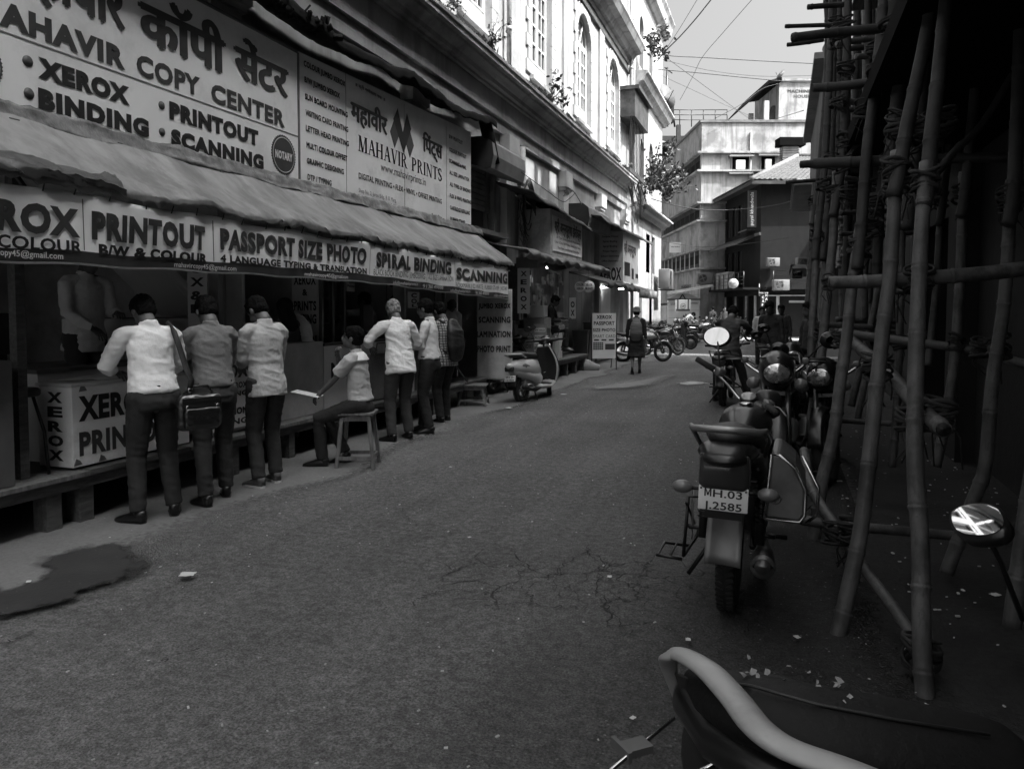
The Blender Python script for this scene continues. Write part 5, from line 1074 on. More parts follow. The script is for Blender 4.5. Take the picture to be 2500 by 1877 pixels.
lettering([(c, 9.05, 1.08 - .12 * i, .1, .09, .05) for i, c in enumerate('XEROX')] + [(c, 9.3, 1.12 - .12 * i, .1, .09, .05) for i, c in enumerate('TYPING')] + [('NOW', 7.75, .78, .8, .2, .05)], onX(-5.0, .007), parent=CF, m=M['ink'])
b = MB(); b.box2((-5.8, 7.6, .41), (-5.03, 10.5, 1.16)); b.box2((-5.85, 7.6, 1.16), (-4.98, 10.5, 1.19)); top('counter', b, mat('counter_dark', .07, .5, var=.2), 'dark topped counter holding the monitor in front of the seated man', 'counter')
def monitor(label, x, y, z, rz, w_=.48, h=.32):
    t = thing('monitor', label, 'monitor', (x, y, z), rz, 'computer monitors in the copy shops'); b = MB(); b.box2((-w_ / 2, 0, .1), (w_ / 2, .05, .1 + h)); b.build('screen', M['glossblack'], t, bevel=.006); b = MB(); b.box2((-.03, .02, 0), (.03, .05, .12)); b.box2((-.11, -.05, 0), (.11, .1, .012)); b.build('stand', M['black'], t)
monitor('black flat monitor on the dark counter before the man in profile', -5.3, 9.15, 1.19, R(105), .5, .36); monitor('black flat monitor standing on the desk at the far left', -6.0, 4.5, 1.12, R(75), .26, .34)
panelX('letter_board', 'grey vertical board with tall black letters R O behind the second counter', -5.7, 945, 640, 988, 770, [('X', -.25, .2, .7), ('R', .18, .26, .75), ('O', .56, .30, .8)], .16)
panelX('letter_board', 'small white card reading COLOR on the pole behind the grey haired man', -5.2, 996, 712, 1024, 752, [('C', .05, .3, .5), ('O', .4, .3, .5), ('L', .74, .2, .4)], .55)
panelX('letter_board', 'dim board listing XEROX COLOUR above the leaning bald man', -5.9, 1062, 680, 1102, 790, [('XEROX', .1, .18), ('PHOTO', .35, .16), ('COPY', .6, .16)], .2)
panelX('notice', 'small pinned notice sheet on the booth pillar', -5.6, 846, 690, 866, 712, [('Points', .2, .3)], .4, cat='notice')
# stock shelves on the booth's back wall
for si, (ya, yb) in enumerate(((2.6, 4.9), (6.95, 7.8), (8.2, 10.4), (10.8, 12.4))):
    t = thing('stock_shelf', ('leftmost wall shelf of paper packets in the booth', 'wall shelf of paper packets behind the veiled woman', 'wall shelf of packets behind the assistant in profile', 'wall shelf of packets behind the balding man')[si], 'shelf', group='stock shelves in the booth'); b = MB()
    for z in (1.35, 1.75, 2.15): b.box2((-6.98, ya, z), (-6.6, yb, z + .02))
    b.box2((-6.98, ya - .02, .41), (-6.6, ya, 2.6)); b.box2((-6.98, yb, .41), (-6.6, yb + .02, 2.6)); b.build('frame', M['white'], t); y = ya + .05
    while y < yb - .3:
        for z in (1.372, 1.772, 2.172):
            w_ = rnd.uniform(.12, .28); h = rnd.uniform(.08, .33); b = MB(); b.box2((-6.9, y, z), (-6.58 - rnd.uniform(0, .1), y + w_, z + h)); b.build('packet', rnd.choice([M['paper'], M['card'], M['ink2'], M['white'], mat('sheet_45', .6, .6)]), t)
        y += rnd.uniform(.26, .36)
# bag leaning
BG = thing('carry_bag', 'grey shopping bag with a picture panel standing on the platform edge', 'bag'); A = PX(905, 990, -4.93); b = MB(); b.box2((-5.05, A.y, .405), (-4.9, A.y + .75, 1.0)); b.build('body', mat('bag_grey', .13, .6, var=.2, bump=.5, bs=8), BG, bevel=.02); b = MB(); b.box2((-4.899, A.y + .42, .44), (-4.896, A.y + .7, .9)); b.build('picture_panel', mat('bag_print', .4, .5, var=.8, vs=12), BG)
b = MB(); b.tube([(-4.97, A.y + .2, .98), (-4.97, A.y + .25, 1.14), (-4.97, A.y + .5, 1.14), (-4.97, A.y + .55, .98)], .008, 6); b.build('handle', M['ink'], BG)
# side price cloth facing up the street
c0, c1 = (-5.0, 12.35, 0), (-4.47, 12.5, 0)
PC = thing('price_cloth', 'hanging grey cloth lettered JUMBO XEROX SCANNING LAMINATION PHOTO PRINT at the awning end', 'banner', (c0[0], c0[1], 0), math.atan2(.15, .53))
Wc = .62
def fc(u, v):
    x = u * Wc; z = .33 + 1.6 * v - .05 * (1 - u) * (1 - v) * -1; return Vector((x, .03 * math.sin(u * 9 + v * 2) * (1 - v * .6) + .02 * noise.noise(Vector((u * 4, v * 4, 0))), z))
b = MB(); b.grid(fc, 24, 40); b.build('cloth', mat('price_cloth_grey', .48, .7, var=.12, bump=.2, dirt=.4, g2=.22), PC, solid=.004)
def oc(u, v): p = fc(max(0, min(1, u / Wc)), (v - .33) / 1.6); return (u, p.y - .008, v)
lettering([('JUMBO XEROX', .03, 1.60, .56, .095, .045), ('SCANNING', .03, 1.35, .56, .115, .045), ('LAMINATION', .0, 1.10, .59, .115, .045), ('PHOTO PRINT', .0, .84, .59, .12, .045)], oc, parent=PC, cut=.05)
# extra wall things between awning and shop 2: shutter, pipe, rolled blinds
SH = thing('rolling_shutter', 'half raised dark rolling shutter in the window beside the second signboard', 'shutter')
for k in range(9): b = MB(); b.box2((-5.43, 12.15, 4.25 - k * .1), (-5.39, 14.0, 4.335 - k * .1)); b.build('shutter_slat', M['greymetal'], SH)
b = MB(); b.box2((-5.44, 12.1, 3.05), (-5.43, 14.1, 3.45)); b.build('pane', GLS, SH); b = MB(); b.box2((-5.44, 14.0, 3.0), (-5.3, 14.12, 4.5)); b.box2((-5.44, 12.1, 2.95), (-5.05, 14.15, 3.03)); b.box2((-5.44, 13.75, 3.03), (-5.38, 13.85, 4.3)); b.build('frame', M['greymetal'], SH)
def rolled(label, y0, y1, X0, z, r, grp='rolled canvas blinds on the wall'):
    t = thing('rolled_awning', label, 'awning', group=grp); b = MB(); m = mat('canvas_grey', .17, .8, var=.2, bump=.3)
    pr = [(-5.45, z + r), (X0 - r * .6, z + r), (X0 - r * .1, z + r * .6), (X0, z - r * .2), (X0 - .05, z - r), (X0 - .15, z - r * 1.05), (-5.45, z - r * .5)]
    b.prism(pr, 1, y0, y1); b.build('canvas', m, t); b = MB(); b.prism([(p[0] * 1.0005 + .002, p[1] * 1.001) for p in pr], 1, y0 - .03, y0 - .001); b.build('end_cap', M['matt'], t)
rolled('grey rolled canvas blind box jutting over the dark shutter', 12.8, 14.6, -4.85, 4.38, .28); rolled('grey canvas blind box above the second shop roof', 19.6, 22.3, -4.75, 4.05, .30)
b = MB(); b.tube([(-4.98, 12.7, 4.9), (-4.98, 12.95, 4.55), (-4.95, 13.05, 4.2)], .12, 8); top('hanging_rag', b, mat('black_tarp', 0), 'loose black tarpaulin end hanging beside the canvas blind', 'rag')

# ================================================================ SHOP 2
S = thing('corner_stall', 'small tin roofed stationery stall with a faded Devanagari signboard', 'stall')
b = MB(); b.box2((-5.45, 15.9, 2.75), (-4.72, 18.65, 3.75)); b.build('loft_box', mat('loft_sheet', .55, .7, var=.15, dirt=.5, g2=.15), S)
def tin(y0, y1, X0, z0, z1, ov=.0, name='tin_roof', sag=.05, par=None, m=None):
    def f(u, v): y = y0 + u * (y1 - y0); return Vector((-5.44 + (X0 + 5.44) * v, y, z0 + (z1 - z0) * u + .28 * (1 - v) + sag * noise.noise(Vector((y * 1.5, v * 2, y0))) + .02 * noise.noise(Vector((y * 7, v * 5, y0))) - (.08 * (v > .93))))
    b = MB(); b.grid(f, 60, 12); return b.build(name, m or TIN, par or S, solid=.02)
tin(14.3, 19.0, -4.5, 3.85, 3.62)
b = MB(); b.box2((-4.718, 16.05, 2.86), (-4.70, 18.6, 3.62)); b.build('signboard', mat('faded_sign', .7, .6, var=.15, vs=5), S)
dev('श्री अन्नपूर्णा झेरॉक्स', 16.15, 3.3, 2.3, .2, -4.70, S, M['ink2'])
lettering([('All Type Xerox, Jumbo & Photo Xerox,', 16.3, 3.15, 2.1, .06, .02), ('Colour & Digital B/W Printout, Digital Colour Xerox,', 16.15, 3.04, 2.3, .06, .02), ('Paper Ream, Legal, Business Cards Offset', 16.4, 2.93, 1.9, .055, .02)], onX(-4.70), parent=S, m=M['ink2'])
def roll(y0, y1, X0, z0, z1, par, m, sag=.06, nm='awning_sheet', th=.05):
    def f(u, v):
        y = y0 + u * (y1 - y0); z = z0 + (z1 - z0) * u; w1 = noise.noise(Vector((y * 2, v * 2, y0 + 3))); w2 = noise.noise(Vector((y * 8, v * 6, y0)))
        if v < .75: return Vector((-5.44 + (X0 + 5.44) * v / .75, y, z + .3 * (1 - v / .75) + sag * w1 + .02 * w2))
        a = (v - .75) / .25 * math.pi * 1.2; return Vector((X0 + .07 * math.sin(a), y, z - .07 + .07 * math.cos(a) + sag * w1 + .025 * w2))
    b = MB(); b.grid(f, 90, 20); return b.build(nm, m, par, solid=.01)
roll(12.8, 19.6, -4.25, 2.62, 2.62, S, mat('weathered_tarp', .12, .6, var=.6, vs=3, bump=.6, bs=10), .08)
b = MB(); b.grid(lambda u, v: Vector((-4.30 - .15 * v, 13.6 + u * 2.6, 2.60 - .28 * math.sin(u * math.pi) * (1 - v) + .02 * noise.noise(Vector((u * 9, v * 4, 0))))), 30, 8); b.build('hanging_plastic', mat('pale_plastic', .3, .4, var=.3, bump=.6, bs=8), S, solid=.004)
deck('dark wooden platform under the second stall along the road', 15.4, 19.0, -4.66, .44, [(15.5, .1), (16.3, .12), (17.2, .1), (18.0, .12), (18.8, .12)], -5.44)
b = MB(); b.tube([(-5.3, 18.9, .2), (-4.7, 19.0, .14), (-4.4, 19.2, .05)], [.16, .18, .1], 7); top('rubble_pile', b, PLM, 'low broken cement lump against the second stall platform', 'rubble')
panelY('letter_board', 'tall narrow white sign reading XEROX vertically at the front of the second stall', (-4.87, 14.15, 0), (-4.64, 14.23, 0), 1.5, 2.38, [(c, .05 + .185 * i, .12, .5) for i, c in enumerate('XEROX')], .5)
def carton(label, a, c, m=None, rz=0):
    b = MB(); b.box((0, 0, (c[2] - a[2]) / 2), (c[0] - a[0], c[1] - a[1], c[2] - a[2])); b.box((0, 0, (c[2] - a[2]) + .002), ((c[0] - a[0]) * .12, c[1] - a[1], .004)); return top('carton', b, m or M['card'], label, 'box', 'boxes around the second stall', loc=((a[0] + c[0]) / 2, (a[1] + c[1]) / 2, a[2]), rot=(0, 0, rz), bevel=.004)
carton('taped carton wedged above the tall narrow XEROX sign', (-4.95, 14.3, 2.4), (-4.5, 14.75, 2.6)); carton('pale paper stack box on the open carton beside the stall', (-4.95, 15.0, 1.42), (-4.6, 15.35, 1.66), M['paper'], .1); carton('open brown carton under the pale paper stack', (-5.0, 14.9, 1.2), (-4.55, 15.4, 1.4))
cabinet('counter', 'stall counter lettered XEROX under the brown carton', (-5.1, 14.8, .3), (-4.72, 15.9, 1.18), mat('counter_mid', .3, .6, var=.3))
lettering([('XEROX', -5.05, .78, .26, .09, .03)], lambda u, v: (u, 14.79, v), name='price_mark', m=M['ink2']); bpy.data.objects['price_mark'].parent = [o for o in bpy.data.objects if o.name.startswith('counter') and o.get('label', '').startswith('stall counter')][0]
pb = panelY('price_board', 'grey board with five lettered price strips beside the second stall counter', (-4.72, 14.72, 0), (-4.47, 14.8, 0), .50, 1.28, [], .17)
for i, s in enumerate(('B/W XEROX', 'B/W PRINTOUT', 'COLOUR PRINTOUT', 'ALL LAMINATION', 'COLOUR XEROX')):
    b = MB(); b.box2((.02, -.006, 1.12 - i * .145), (.24, -.001, 1.20 - i * .145)); o = b.build('strip', mat('strip_pale', .6, .6), pb); lettering([(s, .03, 1.14 - i * .145, .2, .04, .03)], lambda u, v: (u, -.009, v), parent=o)
for i, (yy, hh) in enumerate(((16.0, .95), (16.35, .8), (16.7, 1.05))):
    cabinet('filing_cabinet', ('tall pale cabinet nearest the price board', 'low pale cabinet between the two taller ones', 'rear pale cabinet beside the stacked ledgers')[i], (-5.1, yy, .45), (-4.75, yy + .3, .45 + hh), mat('cabinet_pale', .65, .5, var=.1), cat='cabinet', grp='cabinets of the second stall')
SHf = thing('bookshelf', 'open shelf packed with folders inside the second stall', 'shelf'); b = MB(); b.box2((-5.4, 14.6, 1.35), (-5.0, 14.64, 2.5)); b.box2((-5.4, 15.4, 1.35), (-5.0, 15.44, 2.5))
for z in (1.35, 1.7, 2.05, 2.4): b.box2((-5.4, 14.641, z), (-5.0, 15.399, z + .02))
b.build('frame', M['wood'], SHf)
for z in (1.37, 1.72, 2.07):
    for k in range(9): h = rnd.uniform(.2, .29); b = MB(); b.box2((-5.3, 14.66 + k * .08, z), (-4.99, 14.66 + k * .08 + rnd.uniform(.04, .07), z + h)); b.build('folder', rnd.choice([M['paper'], M['card'], M['ink2'], mat('sheet_45', .45, .6)]), SHf)
b = MB()
for k in range(46):
    y = rnd.uniform(15.2, 18.5); z = rnd.uniform(1.3, 2.5); b.box((-5.25 + rnd.uniform(-.12, .2), y, z), (.05, rnd.uniform(.05, .25), rnd.uniform(.05, .3)))
t = top('hanging_goods', b, mat('goods', .35, .5, var=.9, vs=8), 'packets and hanging goods filling the second stall', 'goods', kind=None) if False else tag(b.build('hanging_goods', mat('goods', .35, .5, var=.9, vs=8)), 'packets and hanging goods filling the second stall', 'goods', kind='stuff')
def disc_sign(label, px_, py_, X_, r, lines):
    p = PX(px_, py_, X_); t = thing('round_sign', label, 'sign', (p.x, p.y, p.z), YAW, 'round card signs of the second stall'); b = MB(); b.lathe((0, 0, 0), (0, -1, 0), [(0, r), (.012, r), (.0125, .001)], 28); b.build('disc', M['paper'], t)
    lettering([(s, -r * .68, dz, r * 1.36, .06, .04) for s, dz in lines], lambda u, v: (u, -.017, v), parent=t); b = MB(); b.tube([(0, 0, r), (0, 0, r + .35)], .003, 4); b.build('string', M['ink'], t)
disc_sign('round hanging card reading COLOR XEROX', 1416, 700, -4.42, .125, [('COLOR', .02), ('XEROX', -.07)]); disc_sign('round hanging card reading COLOR PRINT', 1437, 700, -4.25, .14, [('COLOR', .02), ('PRINT', -.07)])
panelY('letter_board', 'small vertical XOX card behind the round card signs', (-4.75, 17.6, 0), (-4.6, 17.65, 0), 1.35, 1.85, [('O', .15, .3, .6), ('X', .55, .3, .6)], .5)
def tube_light(label, P0, P1, e=6):
    t = thing('tube_light', label, 'lamp'); m = bpy.data.materials.new('lamp_glow'); m.use_nodes = True; bs = m.node_tree.nodes['Principled BSDF']; bs.inputs['Emission Color'].default_value = (1, 1, 1, 1); bs.inputs['Emission Strength'].default_value = e
    b = MB(); b.tube([P0, P1], .018, 8); b.build('tube', m, t); b = MB(); P0, P1 = Vector(P0), Vector(P1); b.tube([P0 + Vector((0, 0, .04)), P1 + Vector((0, 0, .04))], .02, 4); b.build('fitting', M['white'], t)
tube_light('lit fluorescent tube under the tarpaulin of the second stall', (-4.75, 15.7, 2.47), (-4.45, 15.8, 2.47)); tube_light('lit fluorescent tube under the awning of the third stall', (-4.9, 21.6, 2.2), (-4.6, 21.75, 2.2)); tube_light('second lit tube deeper under the third stall awning', (-4.9, 24.2, 2.22), (-4.5, 24.35, 2.22), 5)
# A-frame board on the road edge
AFm = thing('standing_signboard', 'white standing board on legs reading XEROX PASSPORT SIZE PHOTO SMART CARD', 'signboard', (-4.58, 19.2, 0), math.atan2(.7, .5) * .55)
wA = .66; b = MB(); b.box2((0, 0, .30), (wA, .015, 1.47)); b.build('board', mat('sheet_55', .55, .5), AFm)
lettering([('XEROX', .12, 1.33, .42, .10, .04), ('PASSPORT', .05, 1.17, .56, .10, .03), ('SIZE PHOTO', .03, 1.0, .6, .09, .03), ('SMART CARD', .03, .84, .6, .09, .03)], lambda u, v: (u, -.004, v), parent=AFm)
b = MB()
for i in range(5):
    for j in range(4): b.box2((.04 + i * .055, -.003, .53 + j * .05), (.085 + i * .055, -.001, .57 + j * .05))
for i, x in enumerate((.06, .26, .46)): b.box2((x, -.003, .76), (x + .13, -.001, .80))
b.box2((.36, -.003, .53), (.62, -.001, .68)); b.build('photo_prints', M['ink2'], AFm)['kind'] = 'stuff'
for x in (0, wA): b = MB(); b.tube([(x, 0, 1.5), (x, -.01, 0)], .014, 6); b.build('leg', M['black'], AFm); b = MB(); b.tube([(x, .01, 1.48), (x + .02, .5, 0)], .014, 6); b.build('leg', M['black'], AFm)

# ================================================================ SHOP 3
S3 = thing('print_stall', 'third stall with a tall XEROX sign and striped picture board under a sloping roof', 'stall')
tin(19.8, 28.0, -4.4, 3.98, 3.98, par=S3, m=TIN); roll(19.6, 28.0, -4.3, 2.32, 2.20, S3, mat('dark_tarp', .05, .7, var=.5, bump=.5, bs=8), .08)
b = MB()
for k in range(44): y = 24.4 + k * .08; b.tube([(-4.25, y, 2.2), (-4.24 + rnd.uniform(-.02, .02), y + .01, 1.93)], .03, 5)
b.build('awning_fringe', mat('fringe', .12, .8, var=.4), S3)['kind'] = 'stuff'
zt3, zb3 = 3.95, 2.42
pY = thing('tall_signboard', 'tall board with XEROX in heavy letters under a list of services on the third stall', 'signboard', (-5.38, 23.2, 0), .12)
b = MB(); b.box2((0, 0, zb3), (.80, .03, zt3)); b.build('board', mat('sheet_30', .55, .6, var=.12, vs=5), pY)
lettering([('Computer Printout', .15, 3.78, .5, .06, .03), ('Spiral Binding', .18, 3.63, .44, .06, .03), ('Spiral Binding', .18, 3.48, .44, .06, .03), ('Project Report', .18, 3.33, .44, .06, .03), ('School Stationery', .12, 3.18, .56, .06, .03), ('Office Stationery', .14, 3.03, .52, .06, .03), ('XEROX', .05, 2.48, .7, .42, .05)], lambda u, v: (u, -.005, v), parent=pY)
pX = thing('picture_board', 'street facing picture board of printers beside the tall XEROX board', 'signboard'); b = MB(); b.box2((-4.62, 23.35, zb3), (-4.60, 26.3, zt3)); b.build('board', mat('sheet_38', .55, .6, var=.1), pX)
dev('श्री अन्नपूर्णा', 23.5, 3.35, 2.0, .25, -4.6, pX, M['ink2'])
b = MB(); b.box2((-4.6, 23.6, 2.62), (-4.597, 24.5, 3.05)); b.box2((-4.6, 24.8, 2.55), (-4.597, 25.2, 2.9)); b.box2((-4.6, 25.5, 2.6), (-4.597, 26.0, 2.75)); b.build('picture', M['ink'], pX)['kind'] = 'stuff'
panelX('poster', 'white poster with pictures of tools on the pillar of the third stall', -4.9, 1468, 692, 1490, 790, [], .42, cat='poster')
for k, (ya, h) in enumerate(((20.0, .9), (21.2, 1.1), (22.6, .8))): cabinet('counter', ('low dark counter behind the standing board', 'shelf unit with pale goods in the third stall', 'dark counter at the far end of the third stall')[k], (-5.3, ya, .1), (-4.9, ya + .9, .1 + h), mat('counter_dark', 0))
# ================================================================ TWO-WHEELERS  (local frame: +Y forward, origin on the ground under the rear axle)
def wheel(parent, c, r, w_, spokes=True, alloy=False):
    b = MB(); b.torus(c, (1, 0, 0), r - w_ * .55, w_ * .55, 44, 10, .95); ty = b.build('tyre', M['rubber'], parent)
    b = MB(); n = 54
    for i in range(n):
        a = 2 * math.pi * i / n
        for s in (-1, 1): b.box((c[0] + s * w_ * .27, c[1] + math.cos(a + s * .03) * (r + .001), c[2] + math.sin(a + s * .03) * (r + .001)), (w_ * .36, r * .055, .012), Matrix.Rotation(a - math.pi / 2, 3, 'X') @ Matrix.Rotation(s * .4, 3, 'Z'))
    b.build('tread', M['rubber'], ty)['kind'] = 'stuff'
    b = MB(); b.torus(c, (1, 0, 0), r - w_ * 1.05, .012, 40, 6, 1.6); b.lathe((c[0] - .05, c[1], c[2]), (1, 0, 0), [(0, .03), (.02, .055), (.08, .055), (.1, .03)], 16)
    if alloy:
        for k in range(5): a = k * 2 * math.pi / 5; b.tube([(c[0], c[1] + .04 * math.cos(a), c[2] + .04 * math.sin(a)), (c[0], c[1] + (r - w_) * math.cos(a), c[2] + (r - w_) * math.sin(a))], .018, 6)
    else:
        for k in range(30):
            a = k * 2 * math.pi / 30; s = 1 if k % 2 else -1; b.tube([(c[0] + s * .04, c[1] + .05 * math.cos(a + .5 * s), c[2] + .05 * math.sin(a + .5 * s)), (c[0], c[1] + (r - w_) * math.cos(a), c[2] + (r - w_) * math.sin(a))], .0022, 3)
    b.build('rim', M['steel'] if not alloy else M['greymetal'], parent); return ty
def plate(parent, lines, c, w_=.2, h=.1, tilt=0.0, back=True, m=None):
    b = MB(); b.bevbox((0, 0, 0), (w_, .006, h), .003); o = b.build('number_plate', m or M['plate'], parent, loc=c, rot=(tilt, 0, 0 if back else math.pi))
    n = len(lines); items = []
    for i, s in enumerate(lines):
        if s.startswith('M'): hh = h / n * .66; v_ = h * (.5 - (i + .88) / n); wt = w_ * .76; items += [(bigM, -w_ * .38, v_, wt * .19, hh), (s[1:], -w_ * .38 + wt * .23, v_, wt * .77, hh, .02)]
        else: items.append((s, -w_ * .38 if len(s) > 4 else -w_ * .3, h * (.5 - (i + .88) / n), w_ * (.76 if len(s) > 4 else .6), h / n * .66, .02))
    lettering(items, lambda u, v: (u, -.0045, v), parent=o, m=M['ink'], name='plate_lettering')
    if 0: lettering([(s, -w_ * .38 if len(s) > 4 else -w_ * .3, h * (.5 - (i + .88) / n), w_ * (.76 if len(s) > 4 else .6), h / n * .66, .008) for i, s in enumerate(lines)], lambda u, v: (u, -.0045, v), parent=o, m=M['ink'], name='plate_lettering')
    b = MB()
    for s in (-1, 1): b.lathe((s * w_ * .45, -.003, h * .38), (0, -1, 0), [(0, .005), (.004, .0045), (.0045, .0005)], 10)
    b.build('bolts', M['ink2'], o)['kind'] = 'stuff'
def mirror_part(parent, base, head, d, w_=.075, h=.05, shape='oval', m=None):
    """stalk from base to head, glass facing direction d"""
    d = Vector(d).normalized(); q = d.to_track_quat('Y', 'Z').to_matrix(); head = Vector(head); base = Vector(base)
    b = MB(); b.tube([base, base.lerp(head, .5) + Vector((0, 0, .02)), head - d * .02], .006, 6); o = b.build('mirror', M['black'], parent)
    b = MB(); N = 26; pts = []
    for i in range(N):
        a = 2 * math.pi * i / N
        if shape == 'oval': pts.append((w_ * math.cos(a), h * math.sin(a)))
        else: pts.append((w_ * math.copysign(abs(math.cos(a)) ** .8, math.cos(a)) * (1.0), h * math.copysign(abs(math.sin(a)) ** .9, math.sin(a)) * (1 - .35 * abs(math.cos(a)))))
    V = [head + q @ Vector((x * 1.08, -.03, z * 1.1)) * 1 for x, z in pts]; V2 = [head + q @ Vector((x * 1.12, -.002, z * 1.14)) for x, z in pts]; V3 = [head + q @ Vector((x * .6, -.05, z * .6)) for x, z in pts]
    b.add(V3 + V + V2, [(i, (i + 1) % N, N + (i + 1) % N, N + i) for i in range(N)] + [(N + i, N + (i + 1) % N, 2 * N + (i + 1) % N, 2 * N + i) for i in range(N)] + [tuple(range(N)), tuple(range(2 * N, 3 * N))], True); b.build('mirror_shell', M['glossblack'], o)
    b = MB(); b.add([head + q @ Vector((x, .0012, z)) for x, z in pts], [tuple(range(N))]); b.build('mirror_glass', m or mat('mirror_silver', .6, .02, 1.0, var=0), o)
def rotz(a): return Matrix.Rotation(a, 3, 'Z')
def motorbike(label, loc, rz, lean=-.1, steer=0.0, plate_lines=None, pannier=False, front_plate=None, tank=None, rack=True, crash=False, fairing=False, group='motorcycles parked along the lane', mirrors=(1, 1), name='motorcycle', alloy=False, brand=None, scale=1.0, grab=None, simple=False, leg_guard=False, mdir=None):
    T = thing(name, label, 'motorcycle', loc, rz, group); T.rotation_euler = (0, lean, rz); T.scale = (scale,) * 3
    tk = tank or M['glossblack']; bk = M['black']; WB = 1.24; r = .30
    wheel(T, (0, 0, r), r, .088, alloy=alloy)
    S = Matrix.Translation((0, .98, .82)) @ Matrix.Rotation(steer, 4, Vector((0, -.42, .9)).normalized()) @ Matrix.Translation((0, -.98, -.82))
    def SP(p): return S @ Vector(p)
    F = bpy.data.objects.new('front_fork', None); 
    b = MB(); b.M = S
    for s in (-1, 1): b.tube([(s * .085, 1.0, .86), (s * .085, WB - .0, r + .02)], [.02, .024], 8)
    b.box((0, .99, .84), (.2, .06, .03)); b.box((0, 1.03, .72), (.2, .06, .03)); ff = b.build('front_fork', M['steel'], T)
    tyre = MB(); wheel_parent = ff
    c = SP((0, WB, r)); ax = S.to_3x3() @ Vector((1, 0, 0)); b = MB(); b.torus(c, ax, r - .045, .045, 40, 10); b.build('front_tyre', M['rubber'], T)
    b = MB(); b.torus(c, ax, r - .09, .011, 36, 6); b.lathe(c - ax * .05, ax, [(0, .03), (.02, .055), (.08, .055), (.1, .03)], 14); sd_ = ax.orthogonal().normalized(); s2_ = ax.cross(sd_)
    for k in range(5 if alloy else 26):
        a = k * 2 * math.pi / (5 if alloy else 26); dd = sd_ * math.cos(a) + s2_ * math.sin(a); b.tube([c + dd * .04, c + dd * (r - .09)], .016 if alloy else .002, 4)
    b.build('front_rim', M['steel'], T)
    b = MB(); b.M = S
    b.grid(lambda u, v: Vector(((v - .5) * .115, WB + (r + .03) * math.cos(math.pi * (-.05 + .62 * u) + .3), r + (r + .03 + .02 * math.sin(math.pi * v)) * math.sin(math.pi * (-.05 + .62 * u) + .3))), 16, 6); b.build('front_mudguard', tk, T, solid=.004)
    # frame, engine, swingarm
    b = MB(); b.tube([(0, .97, .84), (0, .88, .45), (0, .72, .24), (0, .42, .22), (0, .28, .36)], .022, 8); b.tube([(0, .95, .8), (0, .5, .70), (0, .1, .66), (0, -.3, .72)], .02, 8)
    for s in (-1, 1): b.tube([(s * .09, .36, .34), (s * .1, 0, r)], .016, 6); b.tube([(s * .1, .3, .4), (s * .12, .05, .64), (s * .12, -.25, .72)], .012, 6)
    b.build('frame', bk, T)
    b = MB(); b.bevbox((0, .52, .36), (.2, .34, .2), .05); b.tube([(0, .6, .42), (0, .68, .62)], [.085, .075], 12); b.bevbox((.1, .47, .35), (.1, .22, .2), .05); b.bevbox((-.1, .47, .35), (.1, .22, .2), .05); e = b.build('engine', M['greymetal'], T)
    b = MB()
    for k in range(7): b.box((0, .62 + k * .012, .46 + k * .024), (.19, .18, .006), Matrix.Rotation(-.4, 3, 'X'))
    b.build('cooling_fins', M['steel'], e)['kind'] = 'stuff'
    b = MB(); b.tube([(.05, .72, .5), (.1, .78, .34), (.12, .6, .2), (.14, .35, .2), (.15, .1, .24), (.16, -.32, .32)], [.018, .018, .02, .03, .045, .05], 12); b.lathe((.16, -.32, .32), (0, -1, .16), [(0, .05), (.012, .054), (.02, .05), (.021, .034), (-.05, .03), (-.06, .001)], 16); b.build('exhaust', M['steel'], T)
    for s in (-1, 1):
        b = MB(); b.tube([(s * .13, -.02, r + .02), (s * .13, .06, .62)], [.022, .024], 8)
        for k in range(9): b.torus((s * .13, .01 + k * .006, .42 + k * .022), (0, .12, 1), .028, .005, 12, 4)
        b.build('shock_absorber', bk, T)
    # tank, seat, side panels, tail
    b = MB(); b.tube([(0, .98, .75), (0, .92, .77), (0, .78, .78), (0, .62, .77), (0, .50, .75), (0, .44, .74)], [(.05, .05), (.11, .085), (.145, .11), (.14, .105), (.10, .075), (.07, .05)], 20, up=(1, 0, 0), round_ends=True); to = b.build('fuel_tank', tk, T)
    b = MB(); b.lathe((0, .74, .885), (0, 0, 1), [(0, .04), (.008, .04), (.012, .034), (.013, .001)], 18); b.build('tank_cap', M['chrome'], to)
    b = MB(); b.tube([(0, .50, .78), (0, .40, .765), (0, .20, .775), (0, .05, .815), (0, -.18, .86), (0, -.38, .875)], [(.07, .03), (.11, .05), (.135, .058), (.125, .06), (.115, .055), (.085, .04)], 18, up=(1, 0, 0), round_ends=True); b.build('seat', M['seat'], T)
    for s in (-1, 1): b = MB(); b.tube([(s * .10, .42, .60), (s * .13, .25, .62), (s * .12, .0, .68), (s * .09, -.3, .74)], [(.02, .07), (.025, .09), (.025, .06), (.02, .035)], 10, up=(1, 0, 0), round_ends=True); b.build('side_panel', tk, T)
    b = MB(); b.tube([(0, -.15, .78), (0, -.32, .81), (0, -.44, .82), (0, -.49, .81)], [(.12, .045), (.125, .055), (.12, .05), (.10, .035)], 16, up=(1, 0, 0), round_ends=True); tl = b.build('tail_cowl', tk, T)
    b = MB(); b.bevbox((0, -.49, .75), (.21, .06, .16), .03); b.build('tail_light', mat('lens_dark', .035, .12, coat=.4), T)
    if brand:
        lettering([(brand, -.04, .80, .08, .022, .05)], lambda u, v: (u, -.53, v), parent=tl, m=M['paper'])
